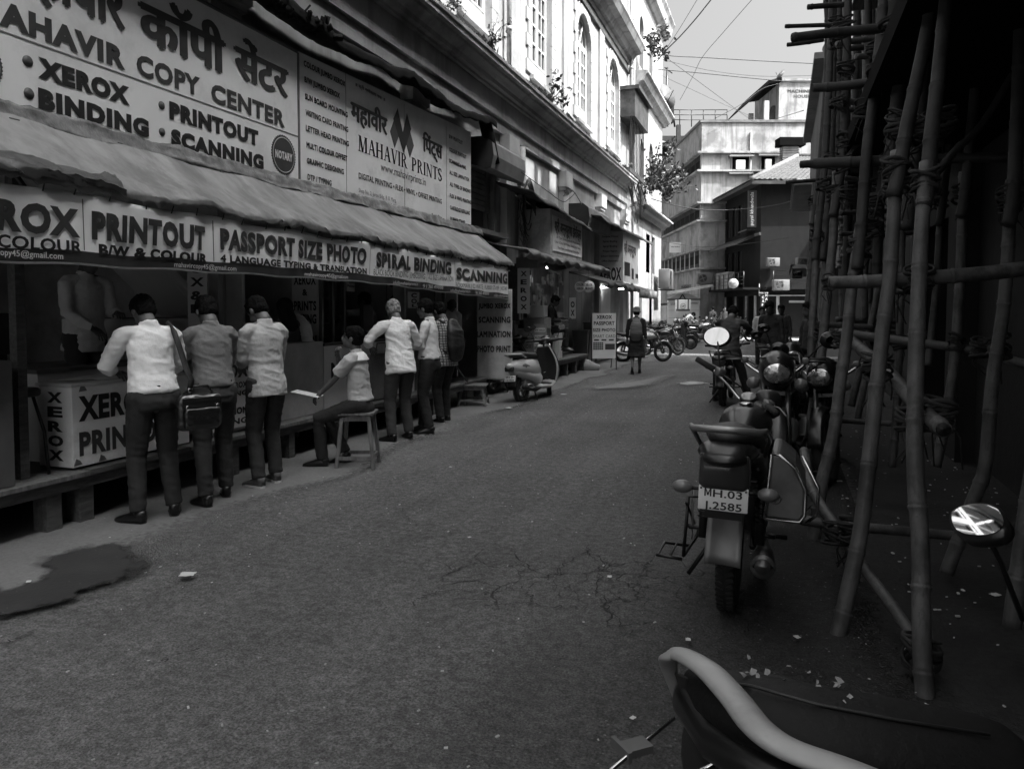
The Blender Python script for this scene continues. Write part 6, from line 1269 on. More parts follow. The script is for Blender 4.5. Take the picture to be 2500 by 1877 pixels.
    b = MB(); b.grid(lambda u, v: Vector(((v - .5) * .15, -(r + .05 - .08 * u) * math.sin(.1 + 1.45 * (1 - u)) - .1 * (1 - u) + .02 * math.cos((v - .5) * 3), r + (r + .06) * math.cos(.1 + 1.45 * (1 - u)) + .03)), 14, 6); rm = b.build('rear_mudguard', M['greymetal'] if brand else bk, T, solid=.004)
    if plate_lines: plate(T, plate_lines, (0, -.51, .64), tilt=-.12)
    b = MB(); b.box((0, -.48, .63), (.15, .02, .16)); b.build('plate_holder', bk, T)
    for s in (-1, 1):
        b = MB(); b.tube([(s * .06, -.44, .66), (s * .14, -.45, .66)], .009, 6); o = b.build('indicator', bk, T); b = MB(); b.ell((s * .175, -.45, .662), (.045, .035, .028)); b.build('indicator_lens', mat('lens_pale', .13, .3, coat=.4), o)
    g = grab or bk
    b = MB(); b.tube([(-.14, .0, .74), (-.165, -.2, .86), (-.155, -.40, .92), (-.135, -.50, .925), (0, -.52, .93), (.135, -.50, .925), (.155, -.40, .92), (.165, -.2, .86), (.14, .0, .74)], [.011] * 3 + [.015] * 3 + [.011] * 3, 8); b.build('grab_rail', g, T)
    # handlebar group
    S2 = S @ Matrix.Translation((0, 0, -.07))
    def SP2(p): return S2 @ Vector(p)
    b = MB(); b.M = S2
    b.tube([(-.36, .80, 1.04), (-.26, .84, 1.03), (-.18, .93, .97), (-.1, .97, .92), (0, .98, .91), (.1, .97, .92), (.18, .93, .97), (.26, .84, 1.03), (.36, .80, 1.04)], .011, 8); hb = b.build('handlebar', M['chrome'], T)
    for s in (-1, 1):
        b = MB(); b.M = S2; b.tube([(s * .25, .845, 1.03), (s * .375, .795, 1.042)], .018, 10); b.build('grip', M['rubber'], hb)
        b = MB(); b.M = S2; b.tube([(s * .24, .87, 1.03), (s * .27, .91, 1.035), (s * .37, .875, 1.03)], .006, 5); b.bevbox((s * .225, .87, 1.03), (.05, .06, .05), .012); b.build('lever', M['greymetal'], hb)
        if mirrors[0 if s < 0 else 1]: bs = SP2((s * .24, .87, 1.05)); hd_ = SP2((s * .40, .90, 1.20)); mirror_part(T, bs, hd_, mdir or S.to_3x3() @ Vector((-s * .15, -1, .05)), .08, .06)
    if fairing:
        b = MB(); b.M = S; b.tube([(0, .98, .86), (0, 1.08, .90), (0, 1.16, .90), (0, 1.20, .885)], [(.12, .13), (.135, .15), (.12, .12), (.105, .085)], 20, up=(1, 0, 0)); b.build('headlamp_fairing', tk, T)
        b = MB(); b.M = S; b.tube([(0, 1.205, .885), (0, 1.22, .885), (0, 1.235, .885)], [(.105, .082), (.10, .078), (.09, .068)], 20, up=(1, 0, 0)); b.build('headlamp_rim', M['chrome'], T)
        b = MB(); b.M = S; b.ell((0, 1.225, .885), (.09, .028, .066), None, 20, 12); b.build('headlamp', mat('lamp_glass', .42, .12, .7, var=.5, vs=40, coat=1), T)
        b = MB(); b.M = S
        for k in range(9): b.box((-.07 + k * .0175, 1.247 - abs(k - 4) * .0025, .885), (.004, .004, .10 - abs(k - 4) * .012))
        b.build('lamp_ribs', M['chrome'], T)['kind'] = 'stuff'
        b = MB(); b.M = S; b.tube([(-.11, 1.08, .99), (0, 1.16, 1.01), (.11, 1.08, .99)], [(.01, .03), (.012, .045), (.01, .03)], 8, up=(0, .3, 1)); b.build('visor', tk, T)
        for s in (-1, 1): b = MB(); b.M = S; b.ell((s * .17, 1.12, .80), (.05, .05, .045), None, 14, 10); b.build('indicator_front', mat('lens_pale', 0), T)
    else:
        b = MB(); b.M = S; b.lathe((0, 1.02, .88), (0, 1, -.05), [(0, .05), (.03, .08), (.1, .09), (.115, .088)], 18); b.build('headlamp_shell', bk, T); b = MB(); b.M = S; b.ell((0, 1.135, .875), (.082, .03, .082), None, 16, 10); b.build('headlamp', mat('lamp_glass', .42, .12, .7, var=.5, vs=40, coat=1), T)
    b = MB(); b.M = S2; b.lathe((-.05, 1.0, .93), (0, -.45, .9), [(0, .05), (.03, .052), (.035, .05)], 16); b.lathe((.06, 1.0, .93), (0, -.45, .9), [(0, .04), (.03, .042), (.035, .04)], 16); dl = b.build('instruments', bk, T)
    b = MB(); b.M = S2; b.lathe((-.05, .984, .963), (0, -.45, .9), [(0, .044), (.002, .043), (.003, .001)], 16); b.build('dial', mat('dial_face', .3, .2, coat=.6), dl)
    b = MB(); b.M = S2
    b.tube([(-.2, .88, 1.02), (-.15, 1.0, .98), (-.04, 1.08, .85), (0, 1.0, .7)], .005, 5); b.tube([(.2, .88, 1.02), (.13, 1.02, .99), (.05, 1.08, .84), (0, 1.0, .66)], .005, 5); b.build('cables', bk, T)['kind'] = 'stuff'
    # footpegs, stand
    b = MB()
    for s in (-1, 1): b.tube([(s * .1, .3, .28), (s * .25, .3, .28)], .012, 6); b.tube([(s * .1, .02, .36), (s * .2, .0, .36)], .01, 6)
    b.build('footrests', bk, T)['kind'] = 'stuff'
    b = MB(); b.tube([(-.1, .35, .24), (-.24 + lean * .3, .3, .02 - lean * -.1)], .012, 6); b.build('side_stand', bk, T)
    if leg_guard: # ladies' footrest cage on the left of the rear wheel
        b = MB(); b.tube([(-.13, .05, .5), (-.2, -.05, .52), (-.21, -.08, .24), (-.2, .3, .22), (-.14, .32, .4)], .009, 6); b.tube([(-.21, -.12, .235), (-.33, -.11, .235), (-.33, .10, .235), (-.21, .10, .235)], .008, 6); b.tube([(-.27, -.115, .236), (-.27, .1, .236)], .006, 5); b.tube([(-.205, -.09, .5), (-.205, .28, .3)], .006, 5); b.build('saree_guard', bk, T)
        b = MB()
        for q in (.045, .09, .13): b.torus((-.2, .12, .40), (1, .15, 0), q, .0035, 20, 4, 1)
        b.build('guard_rings', M['greymetal'], T)['kind'] = 'stuff'
    if pannier:
        t2 = T; b = MB(); pr = [(-.30, .40), (-.33, .52), (-.31, .72), (-.20, .79), (.06, .80), (.12, .75), (.12, .46), (.06, .40)]
        qr = [(.16, .53), (.175, .81), (.21, .81), (.275, .76), (.32, .67), (.32, .56), (.30, .53)]; b.prism(qr, 1, -.32, .12); pn = b.build('pannier_box', M['steel'], T, bevel=.012)
        b = MB(); b.tube([(p[0], -.325, p[1]) for p in qr + qr[:1]], .007, 6); b.tube([(.30, -.25, .80), (.37, -.3, .68), (.37, -.28, .56), (.33, -.2, .50)], .007, 6); b.build('box_rim', M['chrome'], pn)
        b = MB(); b.torus((.20, -.328, .62), (0, 1, 0), .022, .0025, 20, 4); b.box((.20, -.328, .62), (.006, .003, .035)); b.box((.20, -.328, .62), (.03, .003, .005)); b.build('box_emblem', M['ink2'], pn)
    if crash:
        b = MB()
        for s in (-1, 1): b.tube([(s * .06, .86, .66), (s * .26, .9, .62), (s * .28, .9, .36), (s * .06, .82, .25)], .013, 6)
        b.tube([(-.26, .9, .6), (.26, .9, .6)], .008, 5); b.tube([(-.27, .9, .5), (.27, .9, .5)], .008, 5); b.build('crash_guard', M['chrome'], T)
    return T
def scooter(label, loc, rz, body=None, lean=-.08, steer=.3, group='scooters parked along the lane', plate_lines=None, scale=1.0, dark=False):
    T = thing('scooter', label, 'scooter', loc, rz, group); T.rotation_euler = (0, lean, rz); T.scale = (scale,) * 3; bd = body or M['scooter']; bk = M['matt']; WB = 1.23; r = .235
    wheel(T, (0, 0, r), r, .09, alloy=True)
    S = Matrix.Translation((0, 1.05, .9)) @ Matrix.Rotation(steer, 4, 'Z') @ Matrix.Translation((0, -1.05, -.9)); c = S @ Vector((0, WB, r)); ax = S.to_3x3() @ Vector((1, 0, 0))
    b = MB(); b.torus(c, ax, r - .045, .047, 36, 10); b.build('front_tyre', M['rubber'], T); b = MB(); b.lathe(c - ax * .03, ax, [(0, .03), (.005, .14), (.055, .14), (.06, .03)], 20); b.build('front_rim', M['greymetal'], T)
    b = MB(); b.M = S; b.grid(lambda u, v: Vector(((v - .5) * .15, WB + (r + .035) * math.cos(.1 + 2.3 * u), r + (r + .035 + .03 * math.sin(math.pi * v)) * math.sin(.1 + 2.3 * u))), 14, 8); b.build('front_mudguard', bd, T, solid=.005)
    # leg shield
    def sh(u, v):
        z = .26 + .66 * v; w_ = .17 + .09 * math.sin(math.pi * min(1, v * 1.05)) - .05 * v; x = (u - .5) * 2 * w_; return Vector((x, 1.06 - .12 * v + .06 * (1 - abs(u - .5) * 2) ** .7 - .05 * (1 - v) ** 3, z))
    b = MB(); b.grid(sh, 14, 18); sho = b.build('leg_shield', bd, T, solid=.03)
    def sh2(u, v): p = sh(.06 + u * .88, .04 + v * .9); return p + Vector((0, -.036, 0))
    b = MB(); b.grid(sh2, 12, 14); b.build('inner_panel', bk, sho, solid=.01)
    b = MB(); b.tube([sh(0, k / 12) for k in range(13)] + [sh(k / 6, 1) for k in range(1, 7)] + [sh(1, 1 - k / 12) for k in range(1, 13)], .013, 6); b.build('shield_trim', M['chrome'] if not dark else bk, sho)
    b = MB(); b.tube([(0, 1.03, .24), (0, .8, .235), (0, .55, .25)], [(.15, .03), (.16, .03), (.13, .04)], 12, up=(1, 0, 0)); b.build('floorboard', bk, T); b = MB(); b.tube([(0, 1.05, .26), (0, .8, .2), (0, .5, .22)], [(.17, .05), (.19, .045), (.16, .06)], 14, up=(1, 0, 0), round_ends=True); b.build('lower_skirt', bd, T); b = MB(); b.tube([(0, .52, .36), (0, .3, .40), (0, .05, .46), (0, -.2, .52)], [(.14, .14), (.165, .13), (.15, .10), (.10, .07)], 18, up=(1, 0, 0), round_ends=True); b.build('side_panel', bd, T)
    b = MB(); b.tube([(0, .55, .45), (0, .42, .52), (0, .2, .56), (0, -.05, .58), (0, -.25, .60), (0, -.36, .62)], [(.09, .20), (.155, .21), (.18, .19), (.165, .15), (.12, .10), (.06, .05)], 20, up=(1, 0, 0), round_ends=True); bo = b.build('body_panel', bd, T)
    b = MB(); b.tube([(0, .58, .70), (0, .42, .75), (0, .2, .76), (0, -.02, .79), (0, -.2, .79)], [(.07, .04), (.13, .06), (.145, .06), (.13, .06), (.09, .04)], 18, up=(1, 0, 0), round_ends=True); b.build('seat', M['seat'], T)
    b = MB(); b.tube([(-.14, -.02, .74), (-.15, -.2, .80), (-.08, -.33, .81), (.08, -.33, .81), (.15, -.2, .80), (.14, -.02, .74)], .016, 8); b.build('grab_rail', bd if not dark else bk, T)
    for s in (-1, 1): b = MB(); b.tube([(s * .15, .1, .58), (s * .145, -.06, .6), (s * .11, -.2, .6)], [(.02, .02), (.022, .045), (.015, .03)], 8, up=(1, 0, 0), round_ends=True); b.build('side_lamp', mat('lens_pale', 0), T)
    b = MB(); b.bevbox((0, -.36, .57), (.16, .06, .08), .02); b.build('tail_light', mat('lens_dark', 0), T)
    b = MB(); b.tube([(.15, .42, .2), (.16, .2, .2), (.165, 0, .24), (.17, -.2, .27)], [.02, .045, .055, .05], 12, round_ends=True); b.build('exhaust', bk, T); b = MB(); b.tube([(.2, .1, .23), (.215, -.02, .26), (.21, -.14, .28)], [(.01, .03), (.012, .04), (.01, .03)], 8, up=(1, 0, 0)); b.build('exhaust_shield', M['chrome'], T)
    b = MB(); b.bevbox((0, .2, .3), (.22, .4, .16), .05); b.build('engine', M['greymetal'], T); b = MB(); b.grid(lambda u, v: Vector(((v - .5) * .14, -.02 - .30 * math.sin(1.5 * u), .26 + .27 * math.cos(1.5 * u))), 10, 4); b.build('rear_mudguard', bk, T, solid=.005)
    if plate_lines: plate(T, plate_lines, (0, -.36, .42), tilt=-.3)
    b = MB(); b.M = S; b.tube([(0, 1.06, .86), (0, 1.05, .96), (0, 1.04, 1.0)], [(.11, .09), (.13, .085), (.10, .06)], 16, up=(1, 0, 0), round_ends=True); b.tube([(-.2, .97, .995), (0, 1.03, .99), (.2, .97, .995)], [.03, .045, .03], 10, round_ends=True); b.build('handlebar_cowl', M['glossblack'], T)
    b = MB(); b.M = S; b.ell((0, 1.15, .94), (.085, .03, .055), None, 16, 10); b.build('headlamp', mat('lamp_glass', .42, .12, .7, var=.5, vs=40, coat=1), T)
    b = MB(); b.M = S; b.ell((0, .985, 1.02), (.08, .05, .02), None, 12, 8); b.build('dial', mat('dial_face', 0), T)
    for s in (-1, 1):
        b = MB(); b.M = S; b.tube([(s * .2, .97, .995), (s * .34, .93, .99)], .018, 8); b.build('grip', M['rubber'], T); b = MB(); b.M = S; b.tube([(s * .18, 1.01, .99), (s * .32, .99, .975)], .006, 5); b.build('lever', M['steel'], T)
        mirror_part(T, S @ Vector((s * .2, .98, 1.02)), S @ Vector((s * .30, 1.02, 1.20)), S.to_3x3() @ Vector((-s * .1, -1, 0)), .06, .042)
    b = MB(); b.tube([(-.08, .3, .2), (-.16, .25, .0)], .012, 6); b.tube([(.08, .3, .2), (.16, .25, .0)], .012, 6); b.build('stand', bk, T); return T

# ---- near right: the grey-boxed motorcycle seen from behind
hr = G(1768, 1480); T = motorbike('motorcycle with number plate MH.03 J.2585 and a steel box on its right side', (hr.x + .02, hr.y + .02, 0), R(-1.5), lean=.025, steer=-.85, plate_lines=('MH.03', 'J.2585'), pannier=True, brand='Hero', mirrors=(1, 0), mdir=((Vector((0, 0, 1.6)) - Vector((-.3, 5.2, 1.3))).normalized() + (Vector((-5.3, -1.5, 7.2)) - Vector((-.3, 5.2, 1.3))).normalized()), grab=mat('grab_silver', .3, .35, .7), leg_guard=True, scale=1.12)
p = PD(1908, 898, 6.6)
motorbike('motorcycle with a big chrome rimmed headlamp facing the viewer beside the bamboo', (p.x + .03, p.y + 1.225 * 1.17, 0), R(178), lean=.04, steer=.12, fairing=True, scale=1.17, mirrors=(1, 0))
motorbike('black motorcycle behind the headlamp one with its bars turned', (.30, 8.8, 0), R(184), lean=-.06, steer=-.4, fairing=True, scale=1.1, mirrors=(1, 1))
scooter('dark scooter with bright round mirrors among the bikes by the scaffolding', (.25, 10.6, 0), R(170), body=M['glossblack'], steer=.4, dark=True, scale=1.12)
motorbike('small motorcycle with a lit number plate under the man in the banded shirt', (-.87, 12.9, 0), R(-2), lean=-.03, steer=.1, plate_lines=('MH.01', 'BM.5257'), mirrors=(0, 1), grab=M['chrome'])
motorbike('motorcycle half hidden behind the bamboo poles further up the lane', (.2, 13.4, 0), R(175), lean=.05, steer=.2, scale=1.05)
# ---- left side
a = G(1275, 972); c = G(1346, 968); dr = math.atan2(-(c.x - a.x + .25), (c.y - a.y + 1.0))
scooter('pale classic scooter parked nose out beside the hanging price cloth', (-4.13, 12.25, 0), R(-9), lean=-.08, steer=.45, plate_lines=('MH 01', 'CR 9034'), scale=1.03)
scooter('dark scooter mostly hidden behind the hanging price cloth', (-5.05, 13.3, 0), R(-12), body=M['glossblack'], steer=.3, dark=True)
motorbike('motorcycle with a pale mudguard nosing out behind the walking woman', (-4.4, 22.4, 0), R(-62), lean=.05, steer=.1, tank=M['scooter'])
scooter('dark scooter parked square to the lane in the middle of the far row', (-4.5, 29.6, 0), R(-65), body=mat('scooter_dark', .03, .25, coat=.5), steer=-.2, dark=True, scale=1.1)
motorbike('cruiser motorcycle with a ladder of chrome crash bars', (-3.8, 33.6, 0), R(-75), lean=-.05, steer=.2, crash=True, scale=1.1, tank=M['chrome'])
for k, (x, y, a_, lab) in enumerate(((-4.6, 31.5, -70, 'black motorcycle between the dark scooter and the cruiser'), (-4.7, 35.0, -60, 'motorcycle at the far end of the row by the rusty kiosk'), (-4.3, 25.6, -55, 'motorcycle in front of the third stall with a raised mirror'), (-2.6, 38.2, -80, 'motorcycle standing alone near the painted line'), (-4.5, 27.4, -58, 'dark motorcycle just beyond the third stall awning'), (-3.7, 36.0, -72, 'motorcycle before the pale scooter of the bowed man'), (-3.1, 39.6, -65, 'last motorcycle of the row before the crossing'), (-4.9, 33.2, -62, 'motorcycle tucked behind the cruiser'))): motorbike(lab, (x, y, 0), R(a_), lean=.04, steer=.2)
scooter('pale scooter under the bowed man in white', (-4.3, 36.6, 0), R(-60), steer=.2)
# ---- nearest motorcycle, bottom right: long seat with a pale grab rail, seen from above
FB_ = thing('motorcycle', 'nearest motorcycle cut off by the frame with a pale metal grab rail and leaf-littered seat', 'motorcycle', group='motorcycles parked along the lane')
def Z(x, y, z): return G(x, y, z)
rail = [Z(1655, 1700, .66), Z(1636, 1640, .74), Z(1632, 1606, .80), Z(1660, 1596, .82), Z(1725, 1632, .83), Z(1790, 1700, .835), Z(1850, 1775, .84), Z(1930, 1830, .845), Z(2080, 1885, .85), Z(2300, 1975, .85)]
sm = []
for i in range(len(rail) - 1):
    p0, p1, p2, p3 = rail[max(i - 1, 0)], rail[i], rail[i + 1], rail[min(i + 2, len(rail) - 1)]
    for k in range(6): t = k / 6; sm.append(.5 * ((2 * p1) + (p2 - p0) * t + (2 * p0 - 5 * p1 + 4 * p2 - p3) * t * t + (3 * p1 - p0 - 3 * p2 + p3) * t ** 3))
sm.append(rail[-1]); n = len(sm)
b = MB(); b.tube(sm, [(.011 + .003 * min(1, i / (n * .45)), .015 + .017 * min(1, i / (n * .45))) for i in range(n)], 16, up=(0, 0, 1)); b.build('grab_rail', mat('rail_paint', .38, .42, .3, var=.12, vs=9, dirt=.3, g2=.12), FB_)
c0 = Z(1655, 1640, .76); c1 = Z(2150, 1800, .76); ax = (c1 - c0).normalized(); sdv = Vector((-ax.y, ax.x, 0))
b = MB(); base = Z(1870, 1700, .76)
pts = [Z(1700, 1662, .74), Z(1760, 1690, .76), Z(1850, 1730, .78), Z(2000, 1775, .78), Z(2200, 1815, .76), Z(2420, 1850, .74)]
cc = [p for p in pts]
b.tube(cc, [(.03, .03), (.075, .045), (.11, .055), (.125, .06), (.13, .06), (.12, .055)], 22, up=sdv, round_ends=True); b.build('seat', mat('near_seat', .005, .6, bump=.3, bs=50, spec=.25), FB_)
b = MB(); off = [p + Vector((0, 0, .062 if i > 1 else .04)) + sdv * (-.035) for i, p in enumerate(cc)]; b.tube(off[1:], .0035, 5); b.build('seat_seam', M['seat'], FB_)
b = MB(); b.tube([cc[0] + Vector((-.02, 0, -.05)), cc[1] + Vector((0, 0, -.09)), cc[3] + Vector((0, 0, -.12)), cc[5] + Vector((0, 0, -.12))], [(.03, .05), (.07, .06), (.1, .07), (.1, .08)], 16, up=sdv, round_ends=True); b.build('tail_cowl', M['glossblack'], FB_)
b = MB(); b.add([Z(1648, 1640, .76), Z(1700, 1660, .76), Z(1712, 1700, .70), Z(1698, 1790, .60)], [(0, 1, 2, 3)]); b.build('rail_bracket', M['matt'], FB_, solid=.006); b = MB(); b.tube([Z(1820, 1745, .8), Z(1822, 1880, .6)], .012, 6); b.build('rail_bracket', M['greymetal'], FB_)
b = MB(); b.tube([Z(1645, 1752, .42), Z(1490, 1880, .42)], .006, 8); b.build('footrest_rod', M['chrome'], FB_)
b = MB(); p = Z(1553, 1823, .42); b.box(p, (.075, .055, .02), Matrix.Rotation(.75, 3, 'Z')); b.box(p + Vector((-.035, -.025, 0)), (.012, .09, .03), Matrix.Rotation(.75, 3, 'Z')); b.build('indicator_block', mat('block_grey', .10, .6, var=.2), FB_)
b = MB(); b.tube([Z(1700, 1890, .5), Z(1745, 1868, .5), Z(1815, 1862, .5), Z(1835, 1872, .5), Z(1838, 1900, .5)], .009, 8); b.build('luggage_loop', M['chrome'], FB_)
b = MB(); b.torus(Z(1900, 1900, .3), sdv, .24, .05, 36, 8); b.build('rear_tyre', M['rubber'], FB_)
b = MB()
for k in range(16):
    q = rnd.uniform(.1, .75); p = cc[1].lerp(cc[4], q) + Vector((0, 0, .068)) + sdv * rnd.uniform(-.05, .06); a_ = rnd.uniform(0, 6); s_ = rnd.uniform(.004, .013); b.add([p + Vector((s_ * math.cos(a_ + j * 1.25) * (1 if j % 2 else .6), s_ * math.sin(a_ + j * 1.25), .002 * j)) for j in range(5)], [(0, 1, 2, 3, 4)])
o = b.build('dry_leaf_bits', mat('leaf_bit', .25, .8), None); tag(o, 'dry leaf crumbs scattered on the nearest black seat', 'leaves', kind='stuff')
p = PD(2385, 1268, 1.7); mirror_part(FB_, p + Vector((.12, .1, -.25)), p, (Vector((-2.0, -1.2, .5)).normalized() * 0 + (-p + Vector((0, 0, 1.6))).normalized() + (Vector((-5.3, 13, 9)) - p).normalized()), .082, .047, 'rhomb')
# ---- tempo / auto rickshaw in front of the arched shop
def hatch(label, loc, rz, dark=.02):
    t = thing('parked_car', label, 'car', loc, rz, 'cars at the crossing'); m = mat('car_dark', dark, .2, coat=.8, var=.05)
    pr = [(-1.9, .28), (-1.95, .6), (-1.85, .92), (-1.5, 1.0), (-1.1, 1.42), (.5, 1.48), (1.1, 1.05), (1.75, .92), (1.95, .6), (1.93, .28)]; b = MB(); 
    def sec(x, k): return [(p[0], p[1]) for p in pr]
    b.prism(pr, 0, -.78, .78); b.build('body', m, t, bevel=.06)
    for s in (-1, 1):
        b = MB(); b.prism([(-1.3, 1.02), (-1.02, 1.34), (-.35, 1.38), (-.35, 1.0)], 0, s * .781, s * .787); b.build('side_window', GLS, t); b = MB(); b.prism([(-.28, 1.0), (-.28, 1.38), (.42, 1.4), (.88, 1.04)], 0, s * .781, s * .787); b.build('side_window', GLS, t)
        for y in (-1.25, 1.25): b = MB(); b.torus((s * .72, y, .3), (1, 0, 0), .22, .08, 24, 8); b.lathe((s * .72, y, .3), (s, 0, 0), [(0, .16), (.06, .17), (.07, .02)], 16); b.build('wheel', M['rubber'], t)
        b = MB(); b.ell((s * .55, 1.86, .74), (.16, .08, .08)); b.build('headlight', mat('lamp_glass', .42, .12, .7, var=.5, vs=40, coat=1), t)
    b = MB(); b.add([(-.68, 1.12, 1.06), (.68, 1.12, 1.06), (.6, .55, 1.455), (-.6, .55, 1.455)], [(0, 1, 2, 3)]); b.build('windscreen', GLS, t, solid=.012); b = MB(); b.box((0, 1.95, .42), (1.5, .06, .12)); b.build('bumper', M['matt'], t)
    plate(t, ('MH 01', 'AX 1234'[:2] + ' 5021'), (0, 1.99, .45), .4, .12, 0, False); return t
q = G(1800, 812); hatch('dark hatchback parked side on before the brown house', (q.x + .3, q.y - 3, 0), R(105)); q = G(1735, 808); hatch('dark car with its nose toward the lane beside the arched shop', (q.x - .6, q.y + .2, 0), R(160), .03)
RK = thing('auto_rickshaw', 'small open three-wheeler with a white roof panel before the arched shop', 'rickshaw', tuple(G(1680, 806)), YAW + .1)
b = MB(); b.prism([(-1.2, .35), (-1.25, .9), (1.2, .9), (1.3, .4), (.9, .3)], 0, -.62, .62); b.build('body', M['matt'], RK, bevel=.05)
b = MB(); b.prism([(-1.25, 1.6), (-1.1, 1.75), (.8, 1.78), (1.0, 1.62)], 0, -.66, .66); b.build('roof', mat('car_dark', 0), RK, bevel=.04)
for s in (-1, 1):
    b = MB(); b.tube([(s * .6, -1.2, .9), (s * .62, -1.2, 1.62)], .03, 6); b.tube([(s * .6, .1, .9), (s * .62, .1, 1.65)], .03, 6); b.tube([(s * .5, 1.15, .9), (s * .6, .9, 1.65)], .03, 6); b.build('roof_post', M['black'], RK); b = MB(); b.torus((s * .55, .8, .24), (1, 0, 0), .19, .05, 20, 6); b.build('rear_wheel', M['rubber'], RK)
b = MB(); b.box((0, -1.2, 1.27), (1.0, .02, .6)); b.build('windscreen', GLS, RK)
t, w_, za, zb = board('emblem_box', 'tilted white panel with a dark frame and round emblem hung above the three-wheeler', 46.6, 1648, 731, 1686, 759, M['white'])
b = MB(); b.box2((.12, -.01, za), (.2, -.003, zb)); b.box2((w_ - .2, -.01, za), (w_ - .12, -.003, zb)); b.box2((.05, -.012, za), (w_ - .05, -.004, za + .12)); b.build('dark_bands', M['ink2'], t)['kind'] = 'stuff'
b = MB(); b.torus((w_ * .5, -.01, (za + zb) / 2 - .05), (0, 1, 0), .16, .012, 24, 4); b.torus((w_ * .46, -.01, (za + zb) / 2 - .05), (0, 1, 0), .05, .015, 16, 4); b.torus((w_ * .56, -.01, (za + zb) / 2 - .04), (0, 1, 0), .035, .015, 16, 4); b.build('round_emblem', M['ink2'], t)
KI = far_thing('rusty_kiosk', 'narrow rusty metal kiosk at the end of the white row house', 'kiosk', 40, 1603); b = MB(); b.box2((0, 0, 0), (.56, .8, 1.85)); b.box2((-.05, -.05, 1.85), (.61, .85, 1.9)); b.build('body', mat('kiosk', .06, .6, var=.5, vs=2, dirt=.5), KI); b = MB(); b.box2((.05, -.02, .1), (.51, -.002, 1.75)); b.build('door', mat('kiosk_door', .08, .6, var=.4), KI)
# ================================================================ THE PEOPLE IN THE LANE
WH = cloth('shirt_white', .86, bump=.5); LG = cloth('shirt_pale', .5, bump=.5); MG = cloth('shirt_mid', .19, bump=.5); OFF = cloth('shirt_off', .75, bump=.5); DKT = cloth('trousers_dark', .022, bump=.3); JN = cloth('jeans', .032, bump=.4, var=.3); GT = cloth('trousers_grey', .05, bump=.3)
GQ = 'customers at the copy counters'
def at(px, py): p = G(px, py); return (p.x, p.y, 0)
# 1 white shirt with shoulder bag
p = at(382, 1268); P1 = person('man in white shirt with a black bag behind him, leaning over the box', p, R(62), 1.70, lean=.16, shirt=WH, pants=DKT, tucked=True, belt=True, lh=(-.14, .36, 1.08), rh=(.12, .36, 1.05), lelb=(-1, -.4, -.8), relb=(.8, -.4, -1), lf=(-.14, -.05, 0), rf=(.13, .0, 0), lfdir=-.5, rfdir=.35, head=(.5, .15), sleeve='rolled', heavy=1.06, seed=3, group=GQ, cloth_amp=.011, shoe=M['shoe'], vox=.010, twist=-.0)
T = P1['T']; k = P1['k']; St = P1['St']
BGt = thing('shoulder_bag', 'glossy black leather shoulder bag hanging behind the man in white', 'bag', T.location, T.rotation_euler.z); BGt.scale = T.scale
def bagp(x, y, z): return Vector((x, y, z))
b = MB(); b.bevbox((.27, -.15, .80), (.33, .12, .27), .05, seg=3); b.bevbox((.27, -.225, .76), (.26, .05, .15), .02); 
bg_ = voxel(b, 'body', M['leather'], BGt, .01, 1, folds(5, .008))
b = MB(); b.bevbox((.27, -.222, .87), (.29, .012, .09), .005); b.build('flap', M['leather'], BGt)
b = MB(); sh_ = St(.13, -.0, .50); b.tube([(.20, -.15, .94), (.215, -.17, 1.04), St(.20, -.13, .18), St(.17, -.125, .32), St(.145, -.10, .45), St(.135, -.03, .535), St(.13, .05, .50)], [(.006, .021)] * 7, 8, up=Vector((0, 1, .2))); b.build('strap', M['seat'], BGt)
b = MB(); b.tube([(.16, -.15, .93), (.2, -.15, .99), (.34, -.15, .99), (.38, -.15, .93)], .009, 6); b.build('handle', M['leather'], BGt)
for q in ((.16, -.235, .84), (.38, -.235, .84), (.20, -.165, .96)): b = MB(); b.bevbox(q, (.022, .010, .035), .003); b.build('buckle', M['chrome'], BGt)
# 2 grey shirt
person('man in mid grey shirt and dark jeans reading at the counter beside him', at(528, 1226), R(60), 1.69, lean=.12, shirt=MG, pants=JN, tucked=True, belt=True, lh=(-.06, .36, 1.06), rh=(.06, .36, 1.04), lelb=(-.5, -.3, -1), relb=(.5, -.3, -1), lf=(-.12, -.12, 0), rf=(.12, .10, 0), lfdir=-.2, rfdir=.3, head=(.5, .0), seed=8, group=GQ, cloth_amp=.011, vox=.010)
# 3 pale shirt, sneakers
person('man in pale untucked shirt, dark jeans and laced sneakers with bowed head', at(655, 1186), R(68), 1.70, lean=.05, shirt=LG, pants=JN, lh=(-.08, .28, 1.05), rh=(.04, .28, 1.06), lelb=(-.4, -.4, -1), relb=(.4, -.5, -1), lf=(-.11, -.04, 0), rf=(.11, .05, 0), lfdir=-.15, rfdir=.2, head=(.65, .25), shoe=mat('sneaker_grey', .10, .8), shoe_kind='sneaker', seed=12, group=GQ, cloth_amp=.011, vox=.010)
